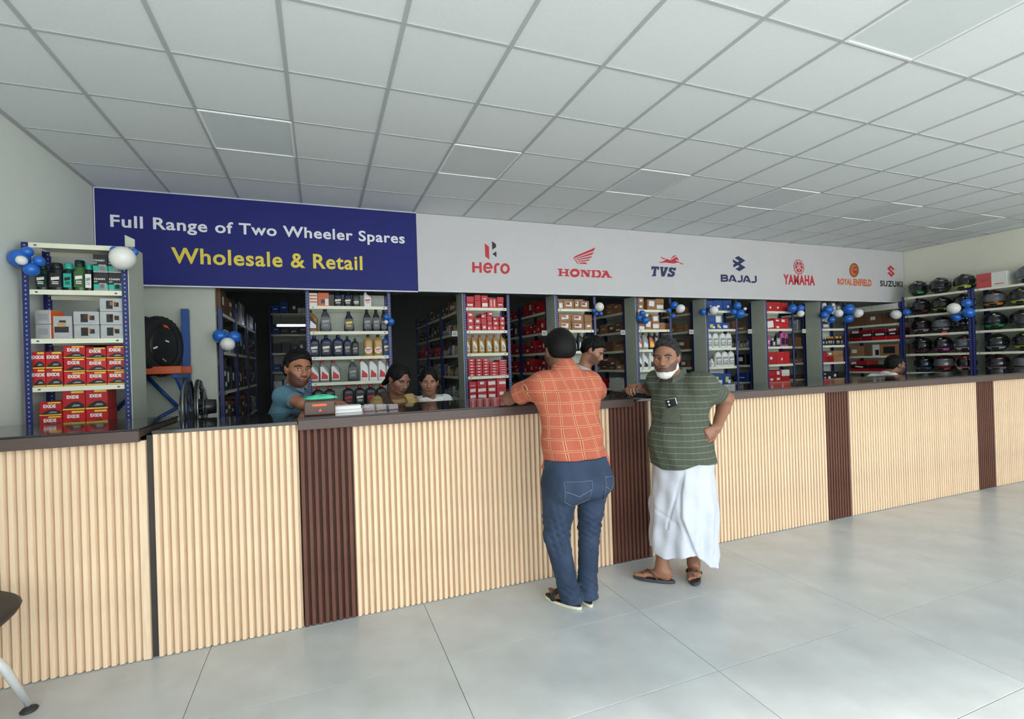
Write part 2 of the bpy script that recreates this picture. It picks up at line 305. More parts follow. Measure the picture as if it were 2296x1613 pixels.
# ================================================================ SIGN BOARDS
LOGO = [
('hero','r',[(1.920,2.999),(1.973,2.960),(1.973,2.803),(1.921,2.838)]),
('hero','k',[(2.014,3.032),(2.065,2.996),(2.067,2.960),(2.014,2.924)]),
('hero','k',[(2.014,2.873),(2.068,2.909),(2.069,2.835)]),
('hero','r',[(1.751,2.763),(1.783,2.763),(1.784,2.638),(1.750,2.637)]),
('hero','r',[(1.841,2.764),(1.871,2.764),(1.872,2.638),(1.840,2.637)]),
('hero','r',[(1.782,2.717),(1.841,2.717),(1.840,2.690),(1.783,2.689)]),
('hero','r',[(2.012,2.693),(2.013,2.705),(2.012,2.718),(2.008,2.730),(2.002,2.741),(1.994,2.751),(1.983,2.759),(1.971,2.764),(1.958,2.766),(1.945,2.765),(1.932,2.761),(1.920,2.755),(1.909,2.746),(1.900,2.735),(1.894,2.723),(1.890,2.711),(1.888,2.699),(1.919,2.697),(1.920,2.707),(1.923,2.714),(1.926,2.721),(1.931,2.727),(1.936,2.731),(1.942,2.734),(1.948,2.736),(1.954,2.737),(1.960,2.736),(1.966,2.733),(1.971,2.729),(1.975,2.724),(1.979,2.718),(1.981,2.710),(1.982,2.703),(1.981,2.693)]),
('hero','r',[(1.889,2.696),(1.890,2.684),(1.893,2.672),(1.899,2.660),(1.907,2.651),(1.917,2.643),(1.929,2.637),(1.942,2.635),(1.955,2.635),(1.968,2.639),(1.984,2.648),(1.995,2.668),(1.969,2.680),(1.961,2.665),(1.958,2.665),(1.952,2.663),(1.946,2.663),(1.940,2.664),(1.934,2.667),(1.929,2.671),(1.924,2.676),(1.921,2.683),(1.919,2.691),(1.918,2.700)]),
('hero','r',[(1.905,2.713),(2.012,2.714),(2.011,2.691),(1.904,2.689)]),
('hero','r',[(2.062,2.639),(2.062,2.707),(2.061,2.713),(2.062,2.717),(2.063,2.721),(2.065,2.725),(2.068,2.729),(2.072,2.732),(2.075,2.734),(2.079,2.735),(2.083,2.736),(2.101,2.735),(2.104,2.765),(2.085,2.765),(2.074,2.764),(2.064,2.760),(2.054,2.755),(2.046,2.748),(2.039,2.740),(2.034,2.731),(2.031,2.721),(2.030,2.711),(2.030,2.704),(2.030,2.637)]),
('hero','r',[(2.206,2.701),(2.205,2.690),(2.200,2.680),(2.194,2.672),(2.187,2.666),(2.180,2.663),(2.172,2.662),(2.164,2.664),(2.157,2.668),(2.151,2.674),(2.146,2.683),(2.144,2.693),(2.112,2.688),(2.116,2.671),(2.124,2.656),(2.136,2.644),(2.151,2.636),(2.168,2.632),(2.186,2.634),(2.203,2.641),(2.218,2.653),(2.229,2.667),(2.236,2.684),(2.239,2.702)]),
('hero','r',[(2.144,2.693),(2.145,2.704),(2.148,2.714),(2.153,2.723),(2.159,2.730),(2.167,2.734),(2.175,2.736),(2.182,2.736),(2.190,2.733),(2.197,2.728),(2.202,2.720),(2.205,2.711),(2.206,2.701),(2.239,2.702),(2.237,2.719),(2.231,2.735),(2.221,2.749),(2.208,2.759),(2.191,2.765),(2.173,2.766),(2.156,2.761),(2.140,2.752),(2.127,2.739),(2.118,2.723),(2.113,2.706),(2.112,2.688)]),
('honda','r',[(3.478,3.033),(3.451,2.987),(3.160,2.879),(3.152,2.872),(3.218,2.804),(3.200,2.803),(3.142,2.869),(3.142,2.880),(3.161,2.900)]),
('honda','r',[(3.453,2.970),(3.424,2.935),(3.172,2.865),(3.165,2.872)]),
('honda','r',[(3.426,2.917),(3.400,2.890),(3.192,2.848),(3.182,2.857)]),
('honda','r',[(3.393,2.874),(3.367,2.851),(3.314,2.843),(3.211,2.827),(3.199,2.836)]),
('honda','r',[(3.313,2.831),(3.353,2.806),(3.235,2.805),(3.221,2.816)]),
('honda','r',[(2.906,2.729),(2.977,2.729),(2.977,2.715),(2.906,2.715)]),
('honda','r',[(3.003,2.729),(3.073,2.729),(3.072,2.715),(3.002,2.715)]),
('honda','r',[(2.905,2.646),(2.978,2.646),(2.978,2.634),(2.905,2.634)]),
('honda','r',[(3.002,2.647),(3.074,2.647),(3.073,2.634),(3.002,2.634)]),
('honda','r',[(2.926,2.728),(2.961,2.728),(2.958,2.637),(2.923,2.637)]),
('honda','r',[(3.021,2.728),(3.055,2.728),(3.051,2.636),(3.018,2.636)]),
('honda','r',[(2.958,2.689),(3.021,2.689),(3.021,2.673),(2.957,2.673)]),
('honda','r',[(3.189,2.683),(3.187,2.678),(3.184,2.672),(3.178,2.667),(3.170,2.663),(3.160,2.660),(3.150,2.659),(3.140,2.660),(3.131,2.663),(3.124,2.668),(3.120,2.673),(3.118,2.678),(3.080,2.671),(3.086,2.656),(3.096,2.643),(3.110,2.633),(3.127,2.627),(3.146,2.625),(3.165,2.627),(3.184,2.632),(3.201,2.641),(3.214,2.653),(3.224,2.668),(3.227,2.684)]),
('honda','r',[(3.118,2.678),(3.118,2.683),(3.121,2.689),(3.125,2.694),(3.132,2.699),(3.141,2.703),(3.152,2.705),(3.162,2.704),(3.172,2.702),(3.180,2.698),(3.185,2.693),(3.188,2.688),(3.189,2.683),(3.227,2.684),(3.225,2.700),(3.217,2.714),(3.204,2.726),(3.188,2.734),(3.170,2.738),(3.151,2.738),(3.132,2.735),(3.114,2.727),(3.099,2.717),(3.088,2.703),(3.081,2.688),(3.080,2.671)]),
('honda','r',[(3.230,2.727),(3.301,2.728),(3.301,2.713),(3.229,2.713)]),
('honda','r',[(3.334,2.728),(3.396,2.728),(3.396,2.714),(3.334,2.713)]),
('honda','r',[(3.235,2.649),(3.292,2.649),(3.292,2.637),(3.235,2.637)]),
('honda','r',[(3.254,2.726),(3.277,2.727),(3.274,2.639),(3.251,2.639)]),
('honda','r',[(3.357,2.727),(3.377,2.727),(3.374,2.637),(3.354,2.637)]),
('honda','r',[(3.260,2.727),(3.301,2.728),(3.375,2.663),(3.374,2.636),(3.331,2.634)]),
('honda','r',[(3.404,2.729),(3.504,2.729),(3.504,2.715),(3.404,2.714)]),
('honda','r',[(3.401,2.649),(3.501,2.649),(3.501,2.634),(3.401,2.634)]),
('honda','r',[(3.419,2.727),(3.454,2.728),(3.451,2.635),(3.416,2.635)]),
('honda','r',[(3.493,2.709),(3.501,2.706),(3.508,2.704),(3.512,2.702),(3.516,2.697),(3.519,2.690),(3.519,2.682),(3.518,2.674),(3.515,2.668),(3.511,2.662),(3.507,2.659),(3.500,2.658),(3.492,2.655),(3.502,2.628),(3.509,2.630),(3.521,2.634),(3.535,2.643),(3.545,2.655),(3.551,2.669),(3.553,2.684),(3.552,2.698),(3.547,2.711),(3.538,2.723),(3.525,2.731),(3.513,2.734),(3.507,2.736)]),
('honda','r',[(3.574,2.728),(3.648,2.729),(3.656,2.716),(3.589,2.636),(3.556,2.635),(3.607,2.715),(3.573,2.713)]),
('honda','r',[(3.610,2.726),(3.650,2.727),(3.700,2.638),(3.653,2.636)]),
('honda','r',[(3.548,2.649),(3.605,2.649),(3.604,2.634),(3.547,2.634)]),
('honda','r',[(3.643,2.650),(3.722,2.650),(3.721,2.636),(3.642,2.636)]),
('honda','r',[(3.587,2.679),(3.667,2.679),(3.667,2.665),(3.586,2.665)]),
('tvs','r',[(4.484,2.888),(4.537,2.886),(4.581,2.899),(4.626,2.931),(4.639,2.935),(4.703,2.919),(4.737,2.933),(4.789,2.966),(4.827,2.965),(4.849,2.925),(4.842,2.916),(4.819,2.932),(4.802,2.934),(4.798,2.920),(4.828,2.906),(4.869,2.895),(4.930,2.876),(4.923,2.868),(4.895,2.870),(4.862,2.887),(4.814,2.890),(4.779,2.877),(4.725,2.875),(4.657,2.879),(4.600,2.882),(4.537,2.872)]),
('tvs','r',[(4.526,2.952),(4.553,2.959),(4.583,2.941),(4.626,2.942),(4.606,2.930),(4.575,2.926),(4.549,2.944)]),
('tvs','r',[(4.700,2.934),(4.724,2.955),(4.756,2.984),(4.787,2.992),(4.816,2.985),(4.810,2.979),(4.780,2.977),(4.738,2.950),(4.710,2.932)]),
('tvs','n',[(4.376,2.820),(4.506,2.821),(4.498,2.774),(4.470,2.773),(4.474,2.788),(4.456,2.789),(4.441,2.706),(4.451,2.704),(4.440,2.682),(4.369,2.679),(4.381,2.698),(4.395,2.708),(4.411,2.787),(4.396,2.787),(4.388,2.773),(4.363,2.773)]),
('tvs','n',[(4.521,2.819),(4.581,2.820),(4.577,2.803),(4.568,2.789),(4.577,2.746),(4.595,2.790),(4.592,2.804),(4.598,2.818),(4.667,2.819),(4.651,2.801),(4.589,2.684),(4.537,2.682),(4.525,2.788),(4.517,2.798)]),
('tvs','n',[(4.799,2.818),(4.787,2.772),(4.761,2.772),(4.742,2.787),(4.714,2.783),(4.724,2.769),(4.768,2.756),(4.775,2.734),(4.762,2.701),(4.727,2.683),(4.636,2.683),(4.648,2.728),(4.675,2.732),(4.698,2.715),(4.722,2.720),(4.716,2.732),(4.669,2.758),(4.664,2.782),(4.678,2.810),(4.712,2.821),(4.753,2.813)]),
('bajaj','n',[(5.970,3.041),(6.106,2.977),(6.004,2.922),(6.108,2.873),(5.982,2.809),(5.902,2.841),(5.989,2.885),(5.951,2.900),(5.866,2.860),(5.862,2.904),(5.899,2.923),(5.863,2.943),(5.856,2.986),(5.950,2.947),(5.984,2.966),(5.894,3.007)]),
('bajaj','n',[(5.612,2.748),(5.611,2.641),(5.649,2.643),(5.650,2.750)]),
('bajaj','n',[(5.620,2.723),(5.701,2.724),(5.711,2.724),(5.716,2.722),(5.718,2.721),(5.718,2.719),(5.718,2.717),(5.715,2.715),(5.713,2.714),(5.645,2.710),(5.645,2.684),(5.714,2.688),(5.734,2.694),(5.747,2.705),(5.753,2.720),(5.748,2.734),(5.736,2.745),(5.719,2.750),(5.703,2.750),(5.622,2.749)]),
('bajaj','n',[(5.644,2.684),(5.703,2.684),(5.717,2.682),(5.722,2.681),(5.724,2.679),(5.725,2.676),(5.724,2.674),(5.722,2.671),(5.720,2.670),(5.618,2.665),(5.618,2.639),(5.721,2.644),(5.741,2.651),(5.754,2.662),(5.759,2.677),(5.755,2.692),(5.743,2.703),(5.727,2.708),(5.706,2.710),(5.646,2.710)]),
('bajaj','n',[(5.818,2.749),(5.859,2.750),(5.874,2.736),(5.925,2.644),(5.883,2.646),(5.837,2.724),(5.797,2.645),(5.758,2.644),(5.803,2.733)]),
('bajaj','n',[(5.821,2.661),(5.879,2.661),(5.881,2.684),(5.823,2.684)]),
('bajaj','n',[(6.006,2.751),(6.009,2.675),(6.002,2.670),(5.936,2.668),(5.935,2.641),(6.010,2.644),(6.044,2.673),(6.041,2.754)]),
('bajaj','n',[(6.101,2.749),(6.143,2.751),(6.158,2.736),(6.210,2.643),(6.167,2.645),(6.119,2.725),(6.078,2.644),(6.039,2.643),(6.084,2.733)]),
('bajaj','n',[(6.103,2.660),(6.163,2.660),(6.165,2.684),(6.105,2.684)]),
('bajaj','n',[(6.287,2.751),(6.291,2.674),(6.284,2.669),(6.216,2.667),(6.215,2.640),(6.291,2.643),(6.327,2.672),(6.323,2.754)]),
('yamaha','r',[(7.317,2.939),(7.314,2.916),(7.306,2.894),(7.294,2.874),(7.278,2.858),(7.260,2.845),(7.240,2.836),(7.220,2.832),(7.200,2.832),(7.181,2.837),(7.163,2.847),(7.147,2.861),(7.135,2.878),(7.127,2.898),(7.123,2.920),(7.106,2.919),(7.110,2.895),(7.119,2.873),(7.132,2.853),(7.150,2.837),(7.171,2.826),(7.196,2.820),(7.221,2.819),(7.247,2.824),(7.270,2.835),(7.292,2.850),(7.309,2.869),(7.323,2.891),(7.332,2.915),(7.335,2.940)]),
('yamaha','r',[(7.123,2.920),(7.125,2.943),(7.130,2.965),(7.140,2.986),(7.154,3.004),(7.171,3.019),(7.190,3.030),(7.210,3.037),(7.230,3.039),(7.250,3.036),(7.269,3.029),(7.286,3.017),(7.300,3.001),(7.310,2.982),(7.316,2.961),(7.317,2.939),(7.335,2.940),(7.334,2.964),(7.328,2.987),(7.316,3.008),(7.300,3.026),(7.280,3.039),(7.257,3.048),(7.232,3.051),(7.207,3.049),(7.182,3.041),(7.159,3.028),(7.140,3.011),(7.124,2.990),(7.113,2.967),(7.107,2.943),(7.106,2.919)]),
('yamaha','r',[(7.230,3.010),(7.246,3.008),(7.260,3.002),(7.272,2.993),(7.283,2.982),(7.234,2.967),(7.235,2.965),(7.285,2.981),(7.275,2.994),(7.262,3.004),(7.247,3.010),(7.231,3.012)]),
('yamaha','r',[(7.221,2.939),(7.236,3.020),(7.246,3.018),(7.256,3.015),(7.265,3.011),(7.274,3.005),(7.281,2.998)]),
('yamaha','r',[(7.221,2.939),(7.288,2.991),(7.296,2.978),(7.301,2.963),(7.303,2.947),(7.302,2.930),(7.298,2.914)]),
('yamaha','r',[(7.221,2.939),(7.160,2.985),(7.168,2.995),(7.177,3.003),(7.188,3.010),(7.199,3.015),(7.211,3.018)]),
('yamaha','r',[(7.221,2.939),(7.142,2.912),(7.140,2.926),(7.141,2.941),(7.144,2.955),(7.149,2.969),(7.157,2.982)]),
('yamaha','r',[(7.160,2.885),(7.220,2.901),(7.288,2.883),(7.257,2.860),(7.220,2.852),(7.186,2.860)]),
('re','o2',[(8.657,2.928),(8.652,2.900),(8.641,2.873),(8.625,2.849),(8.603,2.829),(8.578,2.814),(8.551,2.805),(8.523,2.802),(8.496,2.806),(8.471,2.816),(8.449,2.831),(8.432,2.852),(8.420,2.876),(8.415,2.903),(8.416,2.931),(8.423,2.959),(8.436,2.985),(8.455,3.007),(8.478,3.025),(8.503,3.038),(8.531,3.045),(8.559,3.045),(8.586,3.039),(8.610,3.026),(8.630,3.008),(8.645,2.986),(8.654,2.960)]),
('re','o1',[(8.625,2.927),(8.622,2.905),(8.614,2.884),(8.601,2.866),(8.586,2.850),(8.567,2.838),(8.547,2.831),(8.526,2.829),(8.506,2.832),(8.487,2.840),(8.471,2.852),(8.458,2.868),(8.450,2.887),(8.446,2.908),(8.447,2.930),(8.452,2.951),(8.462,2.971),(8.476,2.989),(8.493,3.003),(8.512,3.012),(8.532,3.018),(8.553,3.018),(8.573,3.013),(8.591,3.003),(8.606,2.989),(8.617,2.972),(8.623,2.952)]),
('suzuki','r',[(9.490,3.049),(9.599,2.977),(9.544,2.962),(9.478,3.000),(9.463,2.985),(9.597,2.904),(9.499,2.840),(9.396,2.909),(9.445,2.927),(9.511,2.888),(9.531,2.898),(9.391,2.985)]),
]
M_navy = mat('sign_navy', (34, 39, 112), spec=.3, rough=.6, var=.04, scale=3)
M_swhite = mat('sign_white', (204, 200, 200), rough=.5, var=.015, scale=3)
M_sedge = mat('sign_edge', (225, 226, 228), rough=.4)
M_lw = mat('letter_white', (236, 234, 238), rough=.5, var=.01)
M_ly = mat('letter_yellow', (232, 208, 72), rough=.5, var=.02)
M_lr = mat('print_red', (196, 40, 52), rough=.5, var=.03)
M_lk = mat('print_black', (42, 38, 42), rough=.5, var=.03)
M_ln = mat('print_navy', (38, 44, 86), rough=.5, var=.03)
M_lo = mat('print_orange', (214, 104, 58), rough=.5, var=.03)
M_lb = mat('print_bronze', (132, 94, 48), rough=.5, var=.05)
PM = {'r': M_lr, 'k': M_lk, 'n': M_ln, 'o1': M_lo, 'o2': M_lb}
XM = 1.085
sg = thing('sign_board', 'navy sign board reading Full Range of Two Wheeler Spares, Wholesale & Retail', 'sign', (XL + .012, YS, 2.385))
def rel(vs_, o): return [(v[0] - o[0], v[1] - o[1], v[2] - o[2]) for v in vs_]
def split_words(v, f, gap=.05):
    ivs = sorted((min(v[i][0] for i in q), max(v[i][0] for i in q), k) for k, q in enumerate(f))
    groups = [[ivs[0][1], [ivs[0][2]]]]
    for a, b_, k in ivs[1:]:
        if a - groups[-1][0] > gap: groups.append([b_, [k]])
        else: groups[-1][0] = max(groups[-1][0], b_); groups[-1][1].append(k)
    for _, ks in groups:
        idx = {}; wv = []; wf = []
        for k in ks:
            for i in f[k]:
                if i not in idx: idx[i] = len(wv); wv.append(v[i])
            wf.append(tuple(idx[i] for i in f[k]))
        yield wv, wf
OB = (XL + .012, YS, 2.385)
MB().box(0, -.018, .012, XM - OB[0], .018, .912).build('panel', M_navy, sg)
e = MB(); e.box(0, -.021, 0, XM - OB[0], .018, .012); e.box(0, -.021, .912, XM - OB[0], .018, .92); e.box(-.004, -.021, 0, 0.004, .018, .92)
e.build('edge_strip', M_sedge, sg)
for nm, t, x0, x1, z0, z1, m, bd in (('lettering', 'Full Range of Two Wheeler Spares', -1.832, .948, 2.902, 3.056, M_lw, .022), ('lettering', 'Wholesale & Retail', -1.347, .47, 2.613, 2.772, M_ly, .022)):
    v, f = text_xz(t, x0, x1, z0, z1, YS - .0195, bd, 0, 1.08)
    for wv, wf in split_words(v, f):
        MB().add(rel(wv, OB), wf).build(nm, m, sg)['label'] = ('white' if m is M_lw else 'yellow') + ' printed word'
OW = (XM + .003, YS, 2.395)
sw = thing('sign_board', 'long white sign board with motorcycle brand logos above the shelves', 'sign', OW)
MB().box(0, -.018, .008, XR - .012 - OW[0], .018, .905).build('panel', M_swhite, sw)
e = MB(); e.box(0, -.02, 0, XR - .012 - OW[0], .018, .008); e.build('edge_strip', M_sedge, sw)
by = {}
LOGO = [q for q in LOGO if not (q[0] == 'yamaha')]
yc = (7.235, 2.925); yr = .118
def disc(r, n=28): return [(yc[0] + r * math.cos(2 * PI * i / n), yc[1] + r * math.sin(2 * PI * i / n)) for i in range(n)]
def yq(a, r0, r1, w, off=0):
    ca, sa = math.cos(a), math.sin(a); px, pz = -sa, ca
    return [(yc[0] + ca * r + px * (off + s_ * w), yc[1] + sa * r + pz * (off + s_ * w)) for r, s_ in ((r0, -1), (r1, -1), (r1, 1), (r0, 1))]
rc = (8.571, 2.922)
def rd(kx, kz, a0=0, a1=2 * PI, n=22): return [(rc[0] + kx * math.cos(a0 + (a1 - a0) * i / n), rc[1] + kz * math.sin(a0 + (a1 - a0) * i / n)) for i in range(n + (a1 - a0 < 6))]
LOGO += [('re', 'o3', rd(.062, .066)), ('re', 'o4', rd(.046, .05)), ('re', 'o5', rd(.04, .02, .3, PI - .3, 8))]
LOGO += [('yamaha', 'r', disc(yr)), ('yamaha', 'w', disc(yr * .88)), ('yamaha', 'r2', disc(yr * .74))]
for a in (PI / 2, PI / 2 + 2 * PI / 3, PI / 2 + 4 * PI / 3):
    LOGO += [('yamaha', 'w2', yq(a, 0, yr * .74, .008)), ('yamaha', 'w2', yq(a + PI, 0.01, yr * .6, .0045, .011)), ('yamaha', 'w2', yq(a + PI, 0.01, yr * .6, .0045, -.011))]
PM.update({'w': M_swhite, 'r2': M_lr, 'w2': M_swhite})
PM.update({'o3': M_lb, 'o4': M_lr, 'o5': M_ly})
LAY = {'o3': 2, 'o4': 3, 'o5': 4, 'w': 1, 'r2': 2, 'w2': 3, 'o1': 1}
for nm, c, pts in LOGO: by.setdefault((nm, c), []).append(pts)
for (nm, c), polys in by.items():
    b = MB()
    for k, pts in enumerate(polys):
        yy = -.0195 - .0006 * LAY.get(c, 0) - .00005 * k
        b.add([(x - OW[0], yy, z - OW[2]) for x, z in pts], [tuple(range(len(pts)))[::-1]])
    o = b.build('logo', PM[c], sw)
for t, x0, x1, z0, z1, m, bd, sp in (('YAMAHA', 6.885, 7.585, 2.638, 2.80, M_lr, .045, 1.12), ('ROYAL', 8.12, 8.48, 2.668, 2.776, M_lo, .055, 1.14), ('ENFIELD', 8.508, 8.968, 2.660, 2.780, M_lo, .055, 1.14), ('SUZUKI', 9.19, 9.80, 2.668, 2.772, M_lk, .04, 1.12)):
    v, f = text_xz(t, x0, x1, z0, z1, YS - .0195, bd, 0, sp)
    MB().add(rel(v, OW), f).build('lettering', m, sw)
# ================================================================ RACKS
def post_material(key, rgb, dot):
    m = bpy.data.materials.new(key); m.use_nodes = True; nt = m.node_tree; b = nt.nodes['Principled BSDF']
    tc = nt.nodes.new('ShaderNodeTexCoord'); sp = nt.nodes.new('ShaderNodeSeparateXYZ'); nt.links.new(tc.outputs['Object'], sp.inputs[0])
    def mth(op, a, bb):
        n = nt.nodes.new('ShaderNodeMath'); n.operation = op
        for i, q in enumerate((a, bb)):
            if isinstance(q, (int, float)): n.inputs[i].default_value = q
            elif q is not None: nt.links.new(q, n.inputs[i])
        return n.outputs[0]
    fz = mth('FRACT', mth('MULTIPLY', sp.outputs['Z'], 32.0), None)
    a = mth('LESS_THAN', mth('ABSOLUTE', mth('SUBTRACT', fz, .5), None), .17)
    fx = mth('LESS_THAN', mth('ABSOLUTE', mth('SUBTRACT', sp.outputs['X'], .019), None), .0045)
    mk = mth('MULTIPLY', a, fx)
    mx = nt.nodes.new('ShaderNodeMix'); mx.data_type = 'RGBA'
    nt.links.new(mk, mx.inputs['Factor']); mx.inputs['A'].default_value = lin(rgb) + (1,); mx.inputs['B'].default_value = lin(dot) + (1,)
    nt.links.new(mx.outputs['Result'], b.inputs['Base Color']); b.inputs['Roughness'].default_value = .4
    return m
M_post = post_material('rack_post_blue', (29, 40, 100), (150, 158, 176))
M_shelf = mat('rack_shelf_cream', (232, 230, 208), rough=.45, var=.02)
M_sheet = mat('rack_sheet_grey', (188, 194, 178), rough=.6, var=.03)
M_bolt = mat('bolt_dark', (60, 58, 52), rough=.5)
M_boltw = mat('bolt_bright', (235, 238, 240), rough=.3, metal=.3)
RK = {}
def post_me(h):
    k = ('post', round(h, 3))
    if k not in RK:
        b = MB(); b.box(0, 0, 0, .038, .003, h); b.box(0, .003, 0, .003, .038, h); RK[k] = b.mesh('post', M_post)
    return RK[k]
def shelf_me(w, d):
    k = ('shelf', round(w, 3), round(d, 3))
    if k not in RK:
        b = MB(); b.box(0, 0, -.004, w, d, 0); b.box(0, 0, -.034, w, .003, -.004); b.box(0, d - .003, -.034, w, d, -.004)
        for bx in (.03, w - .045): b.box(bx, -.0015, -.022, bx + .015, 0, -.013, 1)
        RK[k] = b.mesh('shelf', [M_shelf, M_bolt])
        b = MB()
        for bx in (-.012, w + .004): b.lathe([(.006, -.023), (.006, -.011)], bx + .004, -.004, 6, smooth=False)
        RK[k + ('b',)] = b.mesh('bolt', M_boltw)
    return RK[k]
class Rack:
    def __init__(s, label, x, y, rot, w, d, h, zs, sheets='lb', nm='', group=None):
        s.t = thing('slotted_angle_rack', label, 'rack', (x, y, 0), rot, group)
        s.x, s.y, s.rot, s.w, s.d, s.zs, s.nm = x, y, rot, w, d, zs, nm
        pm = post_me(h); e = .0
        link('post', pm, s.t, (0, 0, 0)); o = link('post', pm, s.t, (w, 0, 0)); o.scale = (-1, 1, 1)
        o = link('post', pm, s.t, (0, d, 0)); o.scale = (1, -1, 1); o = link('post', pm, s.t, (w, d, 0)); o.scale = (-1, -1, 1)
        for z in zs:
            link('shelf', shelf_me(w - .076, d - .02), s.t, (.038, .006, z))
        if 'b' in sheets: MB().box(.004, d + .001, .1, w - .004, d + .003, h).build('back_sheet', M_sheet, s.t)
        if 'l' in sheets: MB().box(-.008, -.002, .002, -.002, d, h + .02).build('side_sheet', M_sheet, s.t)
        if 'r' in sheets: MB().box(w + .002, -.002, .002, w + .008, d, h + .02).build('side_sheet', M_sheet, s.t)
    def pos(s, lx, ly, lz):
        c, q = math.cos(s.rot), math.sin(s.rot)
        return (s.x + c * lx - q * ly, s.y + q * lx + c * ly, lz)
# ================================================================ GOODS
G = {}
def sring(hw, hd, z, cx=0, n=16, e=3.2):
    r = []
    for i in range(n):
        a = 2 * PI * (i + .5) / n; ca, sa = math.cos(a), math.sin(a)
        r.append((cx + hw * math.copysign(abs(ca) ** (2 / e), ca), hd * math.copysign(abs(sa) ** (2 / e), sa), z))
    return r
BSHAPE = {
 # name: (body rings (z, cx, hw, hd) as fractions of height/width/depth, cap (z0,z1,r,cx))
 'sq':  ([(0, 0, .94, .94), (.02, 0, 1, 1), (.70, 0, 1, 1), (.78, 0, .92, .9), (.84, 0, .5, .6), (.86, 0, .34, .42), (.88, 0, .34, .42)], (.88, 1.0, .36, 0)),
 'slant': ([(0, 0, .94, .94), (.02, 0, 1, 1), (.58, 0, 1, 1), (.70, -.14, .86, .95), (.80, -.34, .62, .8), (.86, -.46, .36, .5), (.885, -.48, .32, .46)], (.885, 1.0, .36, -.48)),
 'taper': ([(0, 0, .9, .9), (.03, 0, 1, 1), (.30, 0, .97, 1), (.46, 0, .82, .95), (.60, .04, .86, .95), (.74, .0, .62, .8), (.84, -.05, .36, .5), (.88, -.05, .32, .46)], (.88, 1.0, .35, -.05)),
 'can': ([(0, 0, .96, .96), (.02, 0, 1, 1), (.74, 0, 1, 1), (.79, 0, .86, .86), (.80, 0, .8, .8)], (.79, 1.0, .88, 0)),
 'vial': ([(0, 0, .94, .94), (.02, 0, 1, 1), (.72, 0, 1, 1), (.78, 0, .7, .7)], (.78, 1.0, .62, 0)),
 'jug': ([(0, 0, .95, .95), (.02, 0, 1, 1), (.52, 0, 1, 1), (.70, .02, .95, 1), (.86, .06, .74, .9), (.93, .08, .40, .6)], (.93, 1.0, .3, .1)),
}
def bottle_parts(shape, w, d, h, lab):
    k = ('bottle', shape, w, d, h, lab)
    if k in G: return G[k]
    rings, (c0, c1, cr, cc) = BSHAPE[shape]
    e = 2.0 if shape in ('can', 'vial') else 3.4
    b = MB(); b.ring_loft([sring(w / 2 * hw, d / 2 * hd, z * h, cx * w / 2, 16, e) for z, cx, hw, hd in rings])
    c = MB(); r = cr * w / 2
    c.lathe([(r, c0 * h), (r * 1.02, c0 * h + .004), (r * .96, c1 * h - .004), (r * .8, c1 * h)], cc * w / 2, 0, 12, sy=min(1.2, d / w * 1.3) if shape in ('can',) else 1)
    l = MB(); z0, z1, lw, kind = lab
    x0, x1 = -w / 2 * lw, w / 2 * lw
    f = [k2 for k2 in rings if k2[0] <= z1 + .02]
    if kind == 'wrap':
        l.ring_loft([sring(w / 2 + .0012, d / 2 + .0012, z * h, 0, 16, e) for z in (z0, z1)], cap=False)
    elif kind == 'oval':
        pts = [(x1 * math.cos(2 * PI * i / 16), (z0 + z1) / 2 * h + (z1 - z0) / 2 * h * math.sin(2 * PI * i / 16)) for i in range(16)]
        l.prism(pts, -d / 2 - .002, -d / 2 + .001)
    elif kind == 'diag':
        l.prism([(x0, z0 * h), (x1, z0 * h), (x1, (z0 * .55 + z1 * .45) * h), (x0 + (x1 - x0) * .35, z1 * h), (x0, z1 * h)], -d / 2 - .002, -d / 2 + .001)
    else:
        l.prism([(x0, z0 * h), (x1, z0 * h), (x1, z1 * h), (x0, z1 * h)], -d / 2 - .002, -d / 2 + .001)
    p = MB(); zm = (z0 + z1) / 2 * h; s_ = (z1 - z0) * h
    yy = -d / 2 - .0026
    if kind == 'diag':
        p.prism([(x0 + (x1 - x0) * .08, z0 * h + s_ * .08), (x1 - (x1 - x0) * .1, z0 * h + s_ * .08), (x1 - (x1 - x0) * .1, z0 * h + s_ * .32), (x0 + (x1 - x0) * .2, z0 * h + s_ * .66)], yy, yy + .0015)
    else:
        p.prism([(x0 * .75, zm - s_ * .02), (x1 * .75, zm + s_ * .05), (x1 * .75, zm + s_ * .26), (x0 * .75, zm + s_ * .2)], yy, yy + .0015)
        for q in (-.16, -.28): p.prism([(x0 * .6, zm + s_ * q), (x1 * .6, zm + s_ * q), (x1 * .6, zm + s_ * (q + .06)), (x0 * .6, zm + s_ * (q + .06))], yy, yy + .0015)
    dm = mat('plain', (200, 200, 200))
    G[k] = (b.mesh('body', dm), c.mesh('cap', dm), l.mesh('label', dm), p.mesh('label_print', dm))
    return G[k]
def bottle(pos, rot, shape, dims, lab, cols, label, cat='bottle', name='oil_bottle', group=None, jit=.06):
    """cols: body, cap, label, print"""
    me = bottle_parts(shape, *dims, lab)
    t = thing(name, label, cat, pos, rot + random.uniform(-jit, jit), group)
    for m, nm, cc in zip(me, ('body', 'cap', 'label', 'label_print'), cols):
        if cc is None: continue
        par = t if nm != 'label_print' else lb
        o = link(nm, m, par); omat(o, [cc])
        if nm == 'label': lb = o
    return t
def carton_parts(w, d, h):
    k = ('carton', round(w, 3), round(d, 3), round(h, 3))
    if k not in G:
        dm = mat('plain', (200, 200, 200))
        b = MB(); b.cbox(-w / 2, 0, 0, w / 2, d, h, .0025)
        b.box(-w / 2 + .003, .0025, h - .0005, w / 2 - .003, d * .49, h + .0008); b.box(-w / 2 + .003, d * .51, h - .0005, w / 2 - .003, d - .0025, h + .0008)
        G[k] = b.mesh('carton', dm)
    return G[k]
